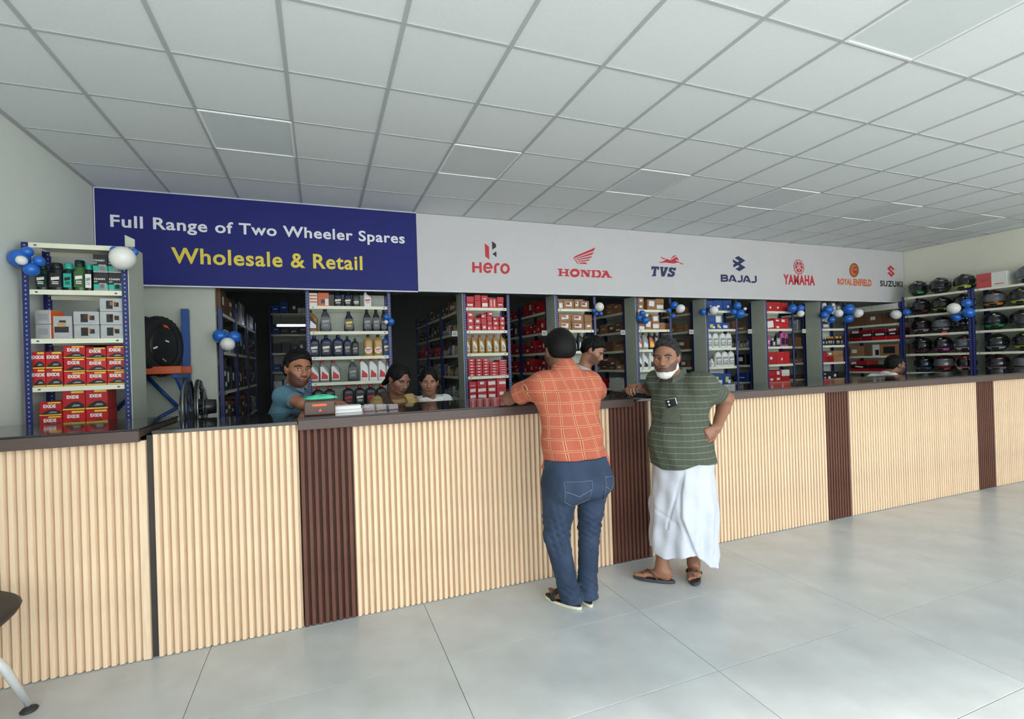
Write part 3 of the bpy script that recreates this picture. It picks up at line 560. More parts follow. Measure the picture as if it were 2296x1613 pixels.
def patch_me(w, h):
    k = ('patch', round(w, 3), round(h, 3))
    if k not in G: G[k] = MB().box(-w / 2, -.0012, -h / 2, w / 2, .0003, h / 2).mesh('label', mat('plain', (200, 200, 200)))
    return G[k]
def carton(pos, rot, w, d, h, m, label, patches=(), cat='box', name='carton', group=None, jit=.03):
    """patches: (x, z, w, h, material) on the front face, as fractions; an optional sixth field nests it on the one before"""
    t = tag(link(name, carton_parts(w, d, h), None, pos, (0, 0, rot + random.uniform(-jit, jit))), label, cat, group)
    omat(t, [m])
    for p in patches:
        o = link('label', patch_me(p[2] * w, p[3] * h), t, (p[0] * w / 2, 0, p[1] * h)); omat(o, [p[4]])
        if len(p) > 5: o.rotation_euler[1] = p[5]
    return t
C_red = mat('carton_red', (190, 28, 36), rough=.4, var=.05, rnd=.12)
C_dred = mat('carton_deep_red', (156, 22, 34), rough=.4, var=.05, rnd=.15)
C_brown = mat('carton_brown', (158, 114, 78), rough=.7, var=.06, rnd=.12)
C_dbrown = mat('carton_dark_brown', (112, 80, 58), rough=.75, var=.08, rnd=.15)
C_blue = mat('carton_blue', (28, 70, 140), rough=.45, var=.06, rnd=.1)
C_black = mat('carton_black', (40, 38, 40), rough=.4, var=.08, rnd=.1)
C_white = mat('carton_white', (226, 224, 218), rough=.5, var=.03)
C_silver = mat('carton_silver', (182, 184, 184), rough=.3, var=.08, metal=.25, scale=20)
C_green = mat('carton_dark_green', (30, 58, 54), rough=.4, var=.08)
P_white = mat('paper_white', (232, 230, 226), rough=.6, var=.02)
P_yel = mat('paper_yellow', (214, 200, 96), rough=.6, var=.03)
P_teal = mat('paper_teal', (40, 178, 156), rough=.5, var=.04)
P_black = mat('paper_black', (34, 32, 34), rough=.5)
P_red = mat('paper_red', (204, 44, 50), rough=.5)
P_org = mat('paper_orange', (222, 96, 42), rough=.5)
P_gold = mat('paper_gold', (236, 206, 70), rough=.5)
P_grey = mat('paper_grey', (150, 150, 150), rough=.4)
P_tan = mat('paper_tan', (190, 150, 110), rough=.5)
B = {n: mat('plastic_' + n, c, rough=r, var=.03, spec=.5) for n, c, r in (
 ('navy', (26, 36, 74), .3), ('black', (34, 34, 36), .32), ('charcoal', (66, 66, 70), .35), ('amber', (150, 96, 40), .25), ('gold', (176, 132, 60), .25),
 ('white', (226, 228, 224), .35), ('grey', (150, 154, 152), .35), ('red', (196, 40, 46), .35), ('greygreen', (120, 130, 122), .35), ('green', (60, 96, 52), .25),
 ('teal', (44, 176, 156), .35), ('dgreen', (24, 44, 38), .3), ('blue', (34, 88, 160), .35), ('orange', (226, 150, 46), .4), ('lime', (170, 190, 60), .35), ('pink', (196, 70, 150), .4), ('silver', (168, 170, 172), .3))}
SHELF = ['top', 'second', 'third', 'fourth', 'fifth', 'sixth']
def row_boxes(rk, si, specs, noun, d=.2, gap=.004, x0=.05):
    """specs: list of columns; column = (width, [ (height, mat, patches) bottom to top ]); labels count columns from the left"""
    x = x0
    for ci, (w, col) in enumerate(specs):
        z = rk.zs[si] + .0005
        for ri, (h, m, pt) in enumerate(col):
            if m is not None:
                lv = '' if len(col) == 1 else (', bottom of stack' if ri == 0 else (', top of stack' if ri == len(col) - 1 else ', %s from bottom' % ORD[ri]))
                cname = [k for k, v in CN.items() if v is m]
                lab = '%s %s, %s stack from left, %s shelf, %s' % (cname[0] if cname else '', noun, ORD[ci], SHELF[si], rk.nm)
                lab = lab.strip() + lv
                carton(rk.pos(x + w / 2, .012 + random.uniform(0, .012), z), rk.rot, w - .004, d, h - .002, m, lab, pt, group='%ss on %s' % (noun, rk.nm), jit=.015, name=KIND(noun, m))
            z += h
        x += w + gap
def KIND(noun, m):
    if 'flat' in noun or 'long' in noun: return noun.replace(' ', '_')
    return 'shipping_carton' if m in (C_brown, C_dbrown) else 'spare_part_box'
CN = {'red': C_red, 'deep red': C_dred, 'brown': C_brown, 'dark brown': C_dbrown, 'blue': C_blue, 'black': C_black, 'white': C_white, 'silver': C_silver, 'dark green': C_green}
def row_bottles(rk, si, items, y=.06):
    """items: (x, shape, (w,d,h), lab, cols, colourname, noun)"""
    for n, (x, sh, dm, lab, cols, cn, noun) in enumerate(items):
        bottle(rk.pos(x, y + random.uniform(-.01, .015), rk.zs[si] + .0005), rk.rot, sh, dm, lab, cols,
               '%s %s, %s item from left on %s shelf, %s' % (cn, noun, ORD[n], SHELF[si], rk.nm), group='bottles on ' + rk.nm)
LB1 = (.12, .62, .8, 'rect'); LBD = (.1, .72, .82, 'diag'); LBO = (.1, .42, .8, 'oval'); LBW = (.08, .6, 1, 'wrap')
oil = (.105, .062, .235)
YF = 5.452
ZS = [2.225, 1.945, 1.665, 1.383, 1.10, .80, .45, .12]
def lw(x=0, z=.5, w=.45, h=.35): return [(x, z, w, h, P_white, random.uniform(-.12, .12))]
def rp(): # a white sticker on most cartons
    return lw(random.uniform(-.4, .4), random.uniform(.4, .6), random.uniform(.3, .55), random.uniform(.25, .45)) if random.random() < .6 else ([(0, .5, .5, .1, P_white)] if random.random() < .6 else [])
# ---- rack 1: wide oil rack
R1 = Rack('wide blue rack of engine oil bottles behind the two seated women', -.135, YF, 0, .914, .27, 2.39, ZS, 'b', 'wide oil rack')
carton(R1.pos(.08, .02, R1.zs[0] + .001), 0, .085, .1, .14, C_white, 'white and orange striped pack at left end of wide oil rack top shelf', [(0, .3, .9, .1, P_org), (0, .55, .9, .1, P_org), (0, .8, .9, .1, P_org)], name='filter_box')
carton(R1.pos(.185, .02, R1.zs[0] + .001), 0, .115, .1, .145, mat('carton_orange', (206, 92, 40), rough=.4), 'orange filter pack with dark round print on wide oil rack top shelf', [(-.1, .35, .35, .3, C_black), (.6, .3, .3, .5, P_white)], name='filter_box')
row_bottles(R1, 0, [(.34, 'sq', (.085, .06, .17), LBW, (B['navy'], B['black'], P_black, P_white), 'navy', 'blue-labelled bottle'), (.445, 'sq', (.08, .06, .165), LBW, (B['navy'], B['black'], P_black, P_white), 'navy', 'blue-labelled bottle'), (.535, 'sq', (.085, .06, .17), LBO, (B['dgreen'], B['black'], B['dgreen'], P_white), 'dark green', 'oil bottle'), (.66, 'slant', (.09, .06, .165), LB1, (B['white'], B['white'], P_white, P_red), 'white', 'bottle with red mark')])
row_bottles(R1, 1, [(.07, 'slant', (.1, .06, .235), LBD, (B['amber'], B['black'], P_black, P_white), 'amber', 'oil bottle'), (.2, 'taper', (.12, .062, .26), LB1, (B['charcoal'], B['black'], B['charcoal'], P_grey), 'charcoal', 'oil bottle'), (.45, 'taper', (.11, .062, .225), LB1, (B['black'], B['black'], B['black'], P_gold), 'black', 'bottle with gold mark'), (.65, 'taper', (.098, .062, .25), LB1, (B['black'], B['black'], B['black'], P_grey), 'black', 'oil bottle'), (.752, 'taper', (.095, .062, .25), LB1, (B['black'], B['black'], B['black'], P_grey), 'black', 'oil bottle'), (.84, 'taper', (.08, .062, .25), LB1, (B['black'], B['black'], B['black'], P_grey), 'black', 'oil bottle')])
row_bottles(R1, 2, [(.075, 'sq', (.11, .065, .235), LB1, (B['navy'], B['navy'], P_black, P_white), 'navy', 'oil bottle'), (.2, 'sq', (.115, .065, .238), LB1, (B['navy'], B['navy'], P_black, P_white), 'navy', 'oil bottle'), (.325, 'sq', (.115, .065, .24), LB1, (B['navy'], B['navy'], P_black, P_white), 'navy', 'oil bottle'), (.425, 'sq', (.082, .06, .225), LB1, (B['navy'], B['black'], P_black, P_grey), 'navy', 'oil bottle'), (.51, 'sq', (.078, .06, .2), LB1, (B['black'], B['black'], P_black, P_grey), 'black', 'oil bottle'), (.655, 'sq', (.1, .062, .24), LBO, (B['gold'], B['black'], P_white, P_org), 'golden', 'oil bottle'), (.762, 'sq', (.1, .062, .24), LBO, (B['gold'], B['black'], P_white, P_org), 'golden', 'oil bottle'), (.855, 'sq', (.08, .062, .235), LB1, (B['blue'], B['navy'], P_black, P_white), 'blue', 'oil bottle')])
row_bottles(R1, 3, [(.07, 'slant', (.1, .062, .24), LBD, (B['greygreen'], B['red'], P_white, P_red), 'grey', 'bottle with red cap'), (.175, 'slant', (.105, .062, .24), LBD, (B['greygreen'], B['red'], P_white, P_red), 'grey', 'bottle with red cap'), (.29, 'slant', (.105, .062, .24), LBD, (B['greygreen'], B['red'], P_white, P_red), 'grey', 'bottle with red cap'), (.475, 'taper', (.11, .062, .25), LB1, (B['charcoal'], B['silver'], B['black'], P_grey), 'charcoal', 'bottle with silver cap'), (.6, 'slant', (.098, .062, .25), LBD, (B['white'], B['red'], B['white'], P_red), 'white', 'bottle with red cap'), (.702, 'slant', (.098, .062, .25), LBD, (B['white'], B['red'], B['white'], P_red), 'white', 'bottle with red cap'), (.804, 'slant', (.098, .062, .25), LBD, (B['white'], B['red'], B['white'], P_red), 'white', 'bottle with red cap'), (.872, 'slant', (.06, .062, .225), LBD, (B['greygreen'], B['red'], P_white, P_red), 'grey', 'bottle with red cap')])
row_bottles(R1, 4, [(x, 'sq', (.115, .065, .235), LB1, (B['black'], B['red'], P_black, P_red if i != 3 else P_white), 'black', 'bottle with red cap') for i, x in enumerate((.1, .22, .42, .545, .665, .785))])
# ---- rack 2: red cartons
R2 = Rack('narrow blue rack packed with red cartons, left of the orange-shirted man', 1.645, YF, 0, .61, .25, 2.39, ZS, 'lb', 'red-carton rack')
row_boxes(R2, 0, [(.1, [(.07, C_red, [(0, .5, .7, .3, P_white)]), (.07, C_red, [])]), (.085, [(.09, C_red, []), (.07, C_red, rp())]), (.09, [(.075, C_red, lw(0, .5, .8, .6)), (.08, C_red, rp())]), (.11, [(.12, C_red, [(-.4, .5, .12, .7, P_white), (.4, .5, .12, .7, P_white)])]), (.09, [(.07, C_red, [(0, .6, .6, .2, P_white)]), (.07, C_red, rp())])], 'carton')
row_boxes(R2, 1, [(.09, [(.08, C_red, lw()), (.08, C_red, lw()), (.07, C_red, lw())]), (.085, [(.075, C_red, lw()), (.08, C_red, lw())]), (.075, [(.08, C_red, lw()), (.07, C_red, rp()), (.06, C_red, rp())]), (.07, [(.06, C_red, rp()), (.06, C_red, rp()), (.06, C_red, rp()), (.05, C_red, rp())]), (.085, [(.06, C_red, rp()), (.06, C_red, lw()), (.06, C_dred, rp())]), (.07, [(.06, C_red, rp()), (.06, C_red, lw()), (.05, C_red, rp())])], 'carton')
row_bottles(R2, 2, [(.055 + .094 * i, 'slant', (.085, .06, .225), (.12, .66, .55, 'diag'), (B['gold'], B['red'], P_white, P_grey), 'amber', 'oil bottle with red cap') for i in range(6)])
row_boxes(R2, 3, [(.09, [(.036, C_red, [(0, .5, .35, .35, P_white)])] * 6), (.09, [(.036, C_red, [(0, .5, .35, .35, P_white)])] * 6), (.09, [(.036, C_red, [(0, .5, .35, .35, P_white)])] * 6), (.12, [(.034, C_red, [(0, .5, .3, .3, P_white)])] * 5), (.11, [(.028, C_red, [(0, .5, .6, .2, P_white)])] * 7)], 'flat carton', gap=.002)
row_boxes(R2, 4, [(.1, [(.075, C_red, lw(0, .5, .7, .5)), (.075, C_red, lw(0, .5, .7, .5)), (.07, C_red, [(0, .3, .6, .1, P_white)])]), (.13, [(.075, C_red, lw(0, .5, .8, .5)), (.075, C_red, lw(0, .5, .8, .5)), (.08, C_red, lw(0, .6, .4, .4))]), (.12, [(.075, C_red, lw(0, .5, .7, .5)), (.075, C_red, lw(0, .5, .7, .5)), (.085, C_red, lw(0, .5, .8, .5))]), (.13, [(.12, C_red, lw()), (.12, C_red, lw(.2, .6, .7, .3))])], 'carton')
# ---- rack 3: brown cartons
def brl(): return [(0, .55, .55, .5, P_white, random.uniform(-.15, .15)), (-.15, .62, .35, .3, P_red)]
R3 = Rack('narrow blue rack of brown cartons above the orange-shirted man', 2.9, YF, 0, .61, .25, 2.39, ZS, 'lb', 'brown-carton rack')
row_boxes(R3, 0, [(.075, [(.11, C_brown, lw(0, .4, .7, .6))]), (.16, [(.115, C_brown, brl())]), (.075, [(.13, C_brown, brl())]), (.15, [(.11, C_brown, brl())])], 'carton')
row_boxes(R3, 1, [(.19, [(.115, C_brown, brl()), (.1, C_brown, brl())]), (.19, [(.105, C_brown, brl()), (.105, C_brown, brl())]), (.12, [(.105, C_brown, lw(0, .5, .5, .3)), (.1, C_brown, [])])], 'carton')
row_bottles(R3, 2, [(.07 + i * .105, 'slant', (.1, .062, .24), LBD, (B['dgreen'] if i == 2 else B['black'], B['black'], P_grey if i == 2 else P_black, P_white), 'dark green' if i == 2 else 'black', 'oil bottle') for i in range(5)])
row_boxes(R3, 3, [(.14, [(.1, C_red, lw())]), (.14, [(.12, C_red, lw(0, .5, .7, .5))]), (.12, [(.11, C_white, [(0, .5, .6, .3, P_red)])])], 'carton')
row_boxes(R3, 4, [(.2, [(.1, C_red, lw())]), (.2, [(.1, C_white, [])])], 'carton')
# ---- rack 4
R4 = Rack('narrow blue rack of brown cartons and oil bottles behind the green-shirted man', 4.155, YF, 0, .61, .25, 2.39, ZS, 'lb', 'rack behind green-shirted man')
row_boxes(R4, 0, [(.1, [(.09, C_brown, lw()), (.08, C_brown, lw())]), (.05, [(.05, None, [])]), (.15, [(.15, C_brown, lw(0, .6, .6, .5))]), (.14, [(.09, C_brown, lw(0, .5, .8, .6)), (.07, C_brown, [])])], 'carton')
row_boxes(R4, 1, [(.11, [(.09, C_brown, lw(0, .3, .8, .5)), (.09, C_dbrown, lw())]), (.11, [(.13, C_brown, lw(0, .6, .7, .6)), (.06, C_dbrown, [])]), (.13, [(.1, C_brown, lw(0, .5, .8, .6)), (.11, C_brown, lw(0, .5, .6, .6))]), (.1, [(.1, C_brown, [])])], 'carton')
row_bottles(R4, 2, [(.07 + i * .105, 'slant', (.1, .062, .235), LBD, (B['grey'] if i < 2 else B['black'], B['black'], P_org if i in (0, 2) else P_grey, P_gold if i == 2 else P_white), 'grey' if i < 2 else 'black', 'slanted oil bottle') for i in range(5)])
row_bottles(R4, 3, [(.07 + i * .105, 'slant', (.1, .062, .235), LBD, (B['white'], B['white'], P_white, P_black), 'white', 'slanted oil bottle') for i in range(5)])
row_boxes(R4, 4, [(.2, [(.14, C_green, [])]), (.2, [(.1, C_dbrown, lw())])], 'carton')
# ---- rack 5: blue cartons
byl = lambda: [(-.1, .5, .4, .5, P_yel), (.5, .3, .3, .3, P_white)]
R5 = Rack('narrow blue rack of blue cartons and white oil jugs', 5.395, YF, 0, .61, .25, 2.39, ZS, 'lb', 'blue-carton rack')
row_boxes(R5, 0, [(.12, [(.15, C_blue, lw(0, .4, .2, .2))]), (.17, [(.16, C_blue, lw(0, .4, .3, .2))]), (.17, [(.16, C_blue, lw(.2, .4, .25, .2))])], 'carton')
row_boxes(R5, 1, [(.15, [(.1, C_blue, byl()), (.11, C_blue, [])]), (.1, [(.1, C_blue, byl()), (.1, C_white, lw(0, .4, .8, .4))]), (.17, [(.1, C_blue, lw(0, .4, .5, .4))])], 'carton')
row_bottles(R5, 2, [(.08 + i * .13, 'jug', (.12, .065, .235), LB1, (B['white'], B['silver'], B['grey'], P_white), 'white', 'oil jug') for i in range(4)])
row_bottles(R5, 3, [(.06, 'vial', (.045, .045, .15), LB1, (B['lime'], B['white'], P_yel, P_white), 'yellow', 'small bottle'), (.13, 'vial', (.06, .05, .12), LB1, (B['white'], B['white'], P_white, P_grey), 'white', 'small bottle')] + [(.245 + i * .13, 'jug', (.12, .065, .235), LB1, (B['white'], B['silver'], B['grey'], P_white), 'white', 'oil jug') for i in range(3)])
row_boxes(R5, 4, [(.27, [(.18, C_blue, byl())]), (.15, [(.17, C_blue, byl())])], 'carton')
# ---- rack 6: red and pink
R6 = Rack('narrow blue rack with red cartons and pink packs', 6.585, YF, 0, .61, .25, 2.39, ZS, 'lb', 'rack with pink packs')
row_boxes(R6, 0, [(.16, [(.15, C_red, lw(0, .4, .2, .2))]), (.16, [(.15, C_red, lw(.1, .4, .2, .2))]), (.14, [(.14, C_red, [])])], 'carton')
row_boxes(R6, 1, [(.15, [(.15, C_red, lw(0, .5, .9, .7))]), (.14, [(.1, C_red, lw(0, .3, .4, .3)), (.07, C_red, lw())]), (.17, [(.09, C_red, []), (.08, C_red, lw(-.4, .5, .4, .5))])], 'carton')
row_bottles(R6, 2, [(.09, 'can', (.1, .06, .2), LB1, (B['pink'], B['pink'], B['pink'], P_white), 'pink', 'pouch'), (.2, 'vial', (.06, .06, .13), LB1, (B['charcoal'], B['white'], P_grey, P_white), 'dark', 'small bottle'), (.29, 'taper', (.09, .06, .22), LB1, (B['black'], B['black'], P_grey, P_white), 'dark', 'bottle'), (.4, 'can', (.09, .05, .22), LB1, (B['pink'], B['pink'], B['black'], P_black), 'pink', 'tall pack'), (.5, 'can', (.08, .05, .21), LB1, (B['pink'], B['pink'], B['black'], P_black), 'pink', 'tall pack')])
row_boxes(R6, 3, [(.22, [(.2, C_red, lw(-.4, .5, .2, .2))]), (.25, [(.2, C_red, lw(-.4, .4, .1, .2))])], 'carton')
row_boxes(R6, 4, [(.13, [(.09, C_red, lw()), (.09, C_red, [])]), (.15, [(.1, C_red, lw()), (.09, C_red, lw(0, .5, .4, .6))]), (.17, [(.09, C_red, []), (.1, C_white, lw(0, .6, .4, .3))])], 'carton')
# ---- rack 7
R7 = Rack('last narrow blue rack before the right-hand aisle', 7.81, YF, 0, .61, .25, 2.39, ZS, 'lb', 'last front rack')
row_bottles(R7, 0, [(.07 + i * .11, 'jug', (.1, .06, .17), LB1, (B['white'] if i % 2 else B['charcoal'], B['black'], P_grey, P_white), 'white' if i % 2 else 'dark', 'bottle') for i in range(5)])
row_bottles(R7, 1, [(.13, 'jug', (.17, .1, .12), LB1, (B['charcoal'], B['black'], P_grey, P_white), 'dark grey', 'can')])
row_bottles(R7, 2, [(.06 + i * .062, 'vial', (.05, .045, .15 - .02 * (i < 3)), LB1, (B['black'], B['orange'] if i > 2 else B['silver'], P_black, P_white), 'black', 'small bottle') for i in range(9)])
row_boxes(R7, 3, [(.1, [(.17, C_red, [])]), (.15, [(.1, C_dred, []), (.08, C_brown, lw())]), (.12, [(.1, C_brown, []), (.09, C_brown, [])]), (.12, [(.1, C_brown, []), (.09, C_brown, [])])], 'carton')
row_boxes(R7, 4, [(.08, [(.06, C_black, lw()), (.06, C_black, lw())]), (.14, [(.13, C_black, lw(0, .2, .4, .3))]), (.12, [(.12, C_black, lw())]), (.16, [(.12, C_black, [])])], 'carton')
# ================================================================ AISLE RACKS (seen along the aisles between the front racks)
def fill(rk, si, pal, n, noun='carton', hmin=.06, hmax=.2, rows=2, d=.22, x0=.05):
    cols = []; x = x0; wmax = rk.w - .05
    for i in range(n):
        w = (wmax - x0) / n * random.uniform(.82, .99)
        m = random.choice(pal); k = random.randint(1, rows); hh = random.uniform(hmin, hmax)
        cols.append((w, [(hh / k, m, rp()) for _ in range(k)]))
    row_boxes(rk, si, cols, noun, d=d, x0=x0, gap=.006)
def aisle(X, Yfar, nm, label, pals, n=4, sheets='b', d=.29, w=.9, h=2.39, zs=None, nshelf=5):
    rk = Rack(label, X, Yfar, -PI / 2, w, d, h, zs or ZS[:6], sheets, nm)
    for si in range(nshelf):
        p = pals[si % len(pals)]
        if p == 'parts':
            row_bottles(rk, si, [(.06 + i * .075, 'vial', (.06, .06, random.uniform(.1, .2)), LB1, (random.choice((B['silver'], B['gold'], B['charcoal'], B['grey'])), B['black'], P_grey, P_white), 'wrapped', 'spare part') for i in range(11)])
        elif p: fill(rk, si, p, n)
    return rk
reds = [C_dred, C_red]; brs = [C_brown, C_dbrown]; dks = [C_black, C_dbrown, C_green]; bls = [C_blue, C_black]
Y1 = 6.635
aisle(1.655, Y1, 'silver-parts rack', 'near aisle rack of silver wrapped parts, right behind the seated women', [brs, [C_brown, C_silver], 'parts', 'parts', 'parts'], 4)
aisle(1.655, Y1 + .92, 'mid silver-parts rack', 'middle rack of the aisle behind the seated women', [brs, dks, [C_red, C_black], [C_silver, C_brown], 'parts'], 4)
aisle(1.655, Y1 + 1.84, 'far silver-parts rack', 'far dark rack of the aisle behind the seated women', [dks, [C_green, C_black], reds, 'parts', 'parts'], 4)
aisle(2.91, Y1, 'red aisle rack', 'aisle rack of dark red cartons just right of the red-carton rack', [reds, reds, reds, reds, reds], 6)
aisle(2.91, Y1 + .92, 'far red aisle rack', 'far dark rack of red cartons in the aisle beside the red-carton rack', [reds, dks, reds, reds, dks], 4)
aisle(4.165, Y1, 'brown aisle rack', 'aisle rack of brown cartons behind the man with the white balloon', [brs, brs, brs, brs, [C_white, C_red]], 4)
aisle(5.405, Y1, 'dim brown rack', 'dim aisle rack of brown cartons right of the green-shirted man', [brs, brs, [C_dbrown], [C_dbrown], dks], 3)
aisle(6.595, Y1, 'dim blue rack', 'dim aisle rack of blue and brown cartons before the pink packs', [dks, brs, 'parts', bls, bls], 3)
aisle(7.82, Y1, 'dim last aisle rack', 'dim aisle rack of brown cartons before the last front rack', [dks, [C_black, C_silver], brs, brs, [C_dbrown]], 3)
# ---- right wall: carton rack, then two helmet racks, all facing the shop
HW = [2.44, 2.127, 1.803, 1.478, 1.17, .85, .5, .15]
RW = Rack('rack of brown and red cartons along the right wall beyond the helmets', 9.40, 6.09, -PI / 2, .914, .42, 2.385, [2.30, 2.02, 1.74, 1.46, 1.18, .8, .4], 'b', 'wall carton rack')
row_boxes(RW, 0, [(.4, [(.07, C_white, [])]), (.4, [(.07, C_white, [])])], 'flat box', d=.3)
row_boxes(RW, 1, [(.27, [(.2, C_dbrown, [])]), (.27, [(.2, C_dbrown, lw(0, .6, .3, .3))]), (.24, [(.2, C_dbrown, [])])], 'carton', d=.3)
row_boxes(RW, 2, [(.2, [(.07, C_dred, []), (.07, C_black, []), (.06, C_dred, lw(0, .5, .6, .6))]), (.2, [(.07, C_dred, []), (.07, C_black, lw(0, .5, .7, .5)), (.06, C_dred, [])]), (.2, [(.07, C_red, []), (.07, C_black, lw(0, .5, .7, .5)), (.06, C_dred, [])]), (.19, [(.07, C_red, []), (.07, C_black, lw()), (.06, C_dred, lw(0, .5, .6, .6))])], 'long carton', d=.3)
row_boxes(RW, 3, [(.25, [(.19, C_brown, lw(-.4, .5, .35, .35))]), (.12, [(.18, C_dbrown, [])]), (.12, [(.2, C_white, [(.3, .3, .5, .5, P_black)])]), (.3, [(.2, C_brown, [(0, .5, .6, .6, P_black)])])], 'carton', d=.3)
row_boxes(RW, 4, [(.3, [(.05, C_red, []), (.07, C_black, lw()), (.07, C_red, lw(-.6, .5, .3, .6))]), (.3, [(.05, C_red, []), (.07, C_black, [])])], 'long carton', d=.3)
H1 = Rack('helmet rack on the right wall nearest the white sign', 9.40, 5.17, -PI / 2, .908, .42, 2.45, HW, 'b', 'first helmet rack')
H2 = Rack('helmet rack on the right wall cut off by the picture edge', 9.40, 4.258, -PI / 2, .908, .42, 2.45, HW, 'b', 'second helmet rack')
# ================================================================ HELMETS
def hpt(az, el, k=1.0):
    """helmet surface, front towards -y; az 0 = front"""
    ce, se = math.cos(el), math.sin(el)
    f = max(0, math.cos(az)); b_ = max(0, -math.cos(az))
    chin = 1 + .22 * f ** 2 * max(0, -se) * 1.6
    rx, ry, rz = .122, .150 * (1 + .05 * b_), .132
    tap = 1 - .16 * max(0, -se) ** 1.5
    return (k * rx * ce * math.sin(az) * tap, -k * ry * ce * math.cos(az) * chin * tap, .122 + k * rz * se)
def hpatch(mb, a0, a1, e0, e1, k, na=12, ne=4, shape=None, m=0, thick=.004):
    for kk, fl in ((k, 0), ):
        rows = []
        for j in range(ne + 1):
            v = j / ne; row = []
            for i in range(na + 1):
                u = i / na; az = a0 + (a1 - a0) * u; el = e0 + (e1 - e0) * v
                if shape: az, el = shape(az, el, u, v)
                row.append(hpt(az, el, kk))
            rows.append(row)
        rr = [[hpt(0, 0, 0)]] 
        n = na + 1
        v_ = [p for r in rows for p in r]
        f_ = [(j * n + i, j * n + i + 1, (j + 1) * n + i + 1, (j + 1) * n + i) for j in range(ne) for i in range(na)]
        # rim down to the shell so the patch has an edge
        rim = [j * n for j in range(ne + 1)] + [ne * n + i for i in range(1, n)] + [j * n + na for j in range(ne - 1, -1, -1)] + [i for i in range(na - 1, 0, -1)]
        c = (0, 0, .122); o = len(v_)
        v_ += [tuple(c[q] + (v_[r][q] - c[q]) * (k - thick / .13 - .012) / k for q in range(3)) for r in rim]
        L = len(rim); f_ += [(rim[q], o + q, o + (q + 1) % L, rim[(q + 1) % L]) for q in range(L)]
        mb.add(v_, f_, m, True)
    return mb
dm = mat('plain', (200, 200, 200))
def helmet_meshes():
    s = MB(); rings = []
    els = [math.radians(a) for a in (-62, -55, -45, -33, -20, -8, 5, 18, 32, 46, 60, 73, 84)]
    rings = [[hpt(2 * PI * i / 24, e) for i in range(24)] for e in els]
    s.ring_loft(rings, smooth=True)
    v = hpatch(MB(), -1.25, 1.25, math.radians(-14), math.radians(34), 1.025)
    ch = MB(); hpatch(ch, -.35, .35, math.radians(-42), math.radians(-26), 1.03, 6, 2); hpatch(ch, -.3, .3, math.radians(52), math.radians(66), 1.05, 6, 2)
    st = MB()
    sw = lambda az, el, u, v: (az, el + .35 * math.sin(u * 2.6) - .1)
    for sg_ in (1, -1): hpatch(st, sg_ * 1.15, sg_ * 2.6, math.radians(-18 if sg_ > 0 else -18), math.radians(12), 1.018, 8, 2, sw)
    hpatch(st, -.95, .95, math.radians(-36), math.radians(-20), 1.02, 10, 2)
    s2 = MB()
    for sg_ in (1, -1): hpatch(s2, sg_ * 1.3, sg_ * 2.4, math.radians(22), math.radians(42), 1.018, 8, 2, lambda az, el, u, v: (az, el + .3 * u))
    hpatch(s2, -.16, .16, math.radians(38), math.radians(88), 1.02, 4, 6)
    t = MB(); e = math.radians(-60); R = []
    for k, z in ((1.0, 0), (1.05, .002), (1.05, .014), (1.0, .018)):
        R.append([(lambda p: (p[0] * k, p[1] * k, z))(hpt(2 * PI * i / 24, e)) for i in range(24)])
    t.ring_loft(R)
    return [('shell', s.mesh('shell', dm)), ('visor', v.mesh('visor', dm)), ('vent', ch.mesh('vent', dm)), ('stripe', st.mesh('stripe', dm)), ('stripe', s2.mesh('stripe', dm)), ('rim', t.mesh('rim', dm))]
HM = helmet_meshes()
def hm(n, c): return mat('helmet_' + n, c, rough=.22, var=.06, coat=.6, scale=20)
HC = {'black': hm('black', (30, 30, 33)), 'grey': hm('grey', (84, 88, 92)), 'darkgrey': hm('darkgrey', (50, 52, 56)), 'red': hm('red', (176, 36, 44)), 'white': hm('white', (220, 222, 224)), 'blue': hm('blue', (48, 110, 170)), 'lime': hm('lime', (186, 206, 60)), 'green': hm('green', (44, 150, 84)), 'pink': hm('pink', (206, 70, 170)), 'maroon': hm('maroon', (82, 30, 38)), 'yellow': hm('yellow', (216, 180, 60)), 'orange': hm('orange', (214, 120, 40)), 'silver': hm('silver', (150, 154, 158))}
M_visor = mat('helmet_visor', (22, 24, 28), rough=.08, var=.02, coat=.8)
M_visc = mat('helmet_visor_smoke', (96, 100, 104), rough=.08, var=.02, coat=.8)
M_rim = mat('helmet_rim', (22, 22, 22), rough=.6)
def helmet(rk, x, si, a, cols, label, z=None):
    p = rk.pos(x, .19, (rk.zs[si] if z is None else z) + .001)
    t = thing('motorcycle_helmet', label, 'helmet', p, rk.rot + a * .4, 'helmets on the right wall racks')
    ms = [HC[cols[0]], M_visor if cols[3] == 'd' else M_visc, M_rim, HC[cols[1]], HC[cols[2]], M_rim]
    t.scale = (1.1, 1.1, 1.08); par = None
    for (nm, me), m in zip(HM, ms):
        o = link(nm, me, par if (nm in ('stripe', 'vent')) else t); omat(o, [m])
        if nm == 'shell': par = o
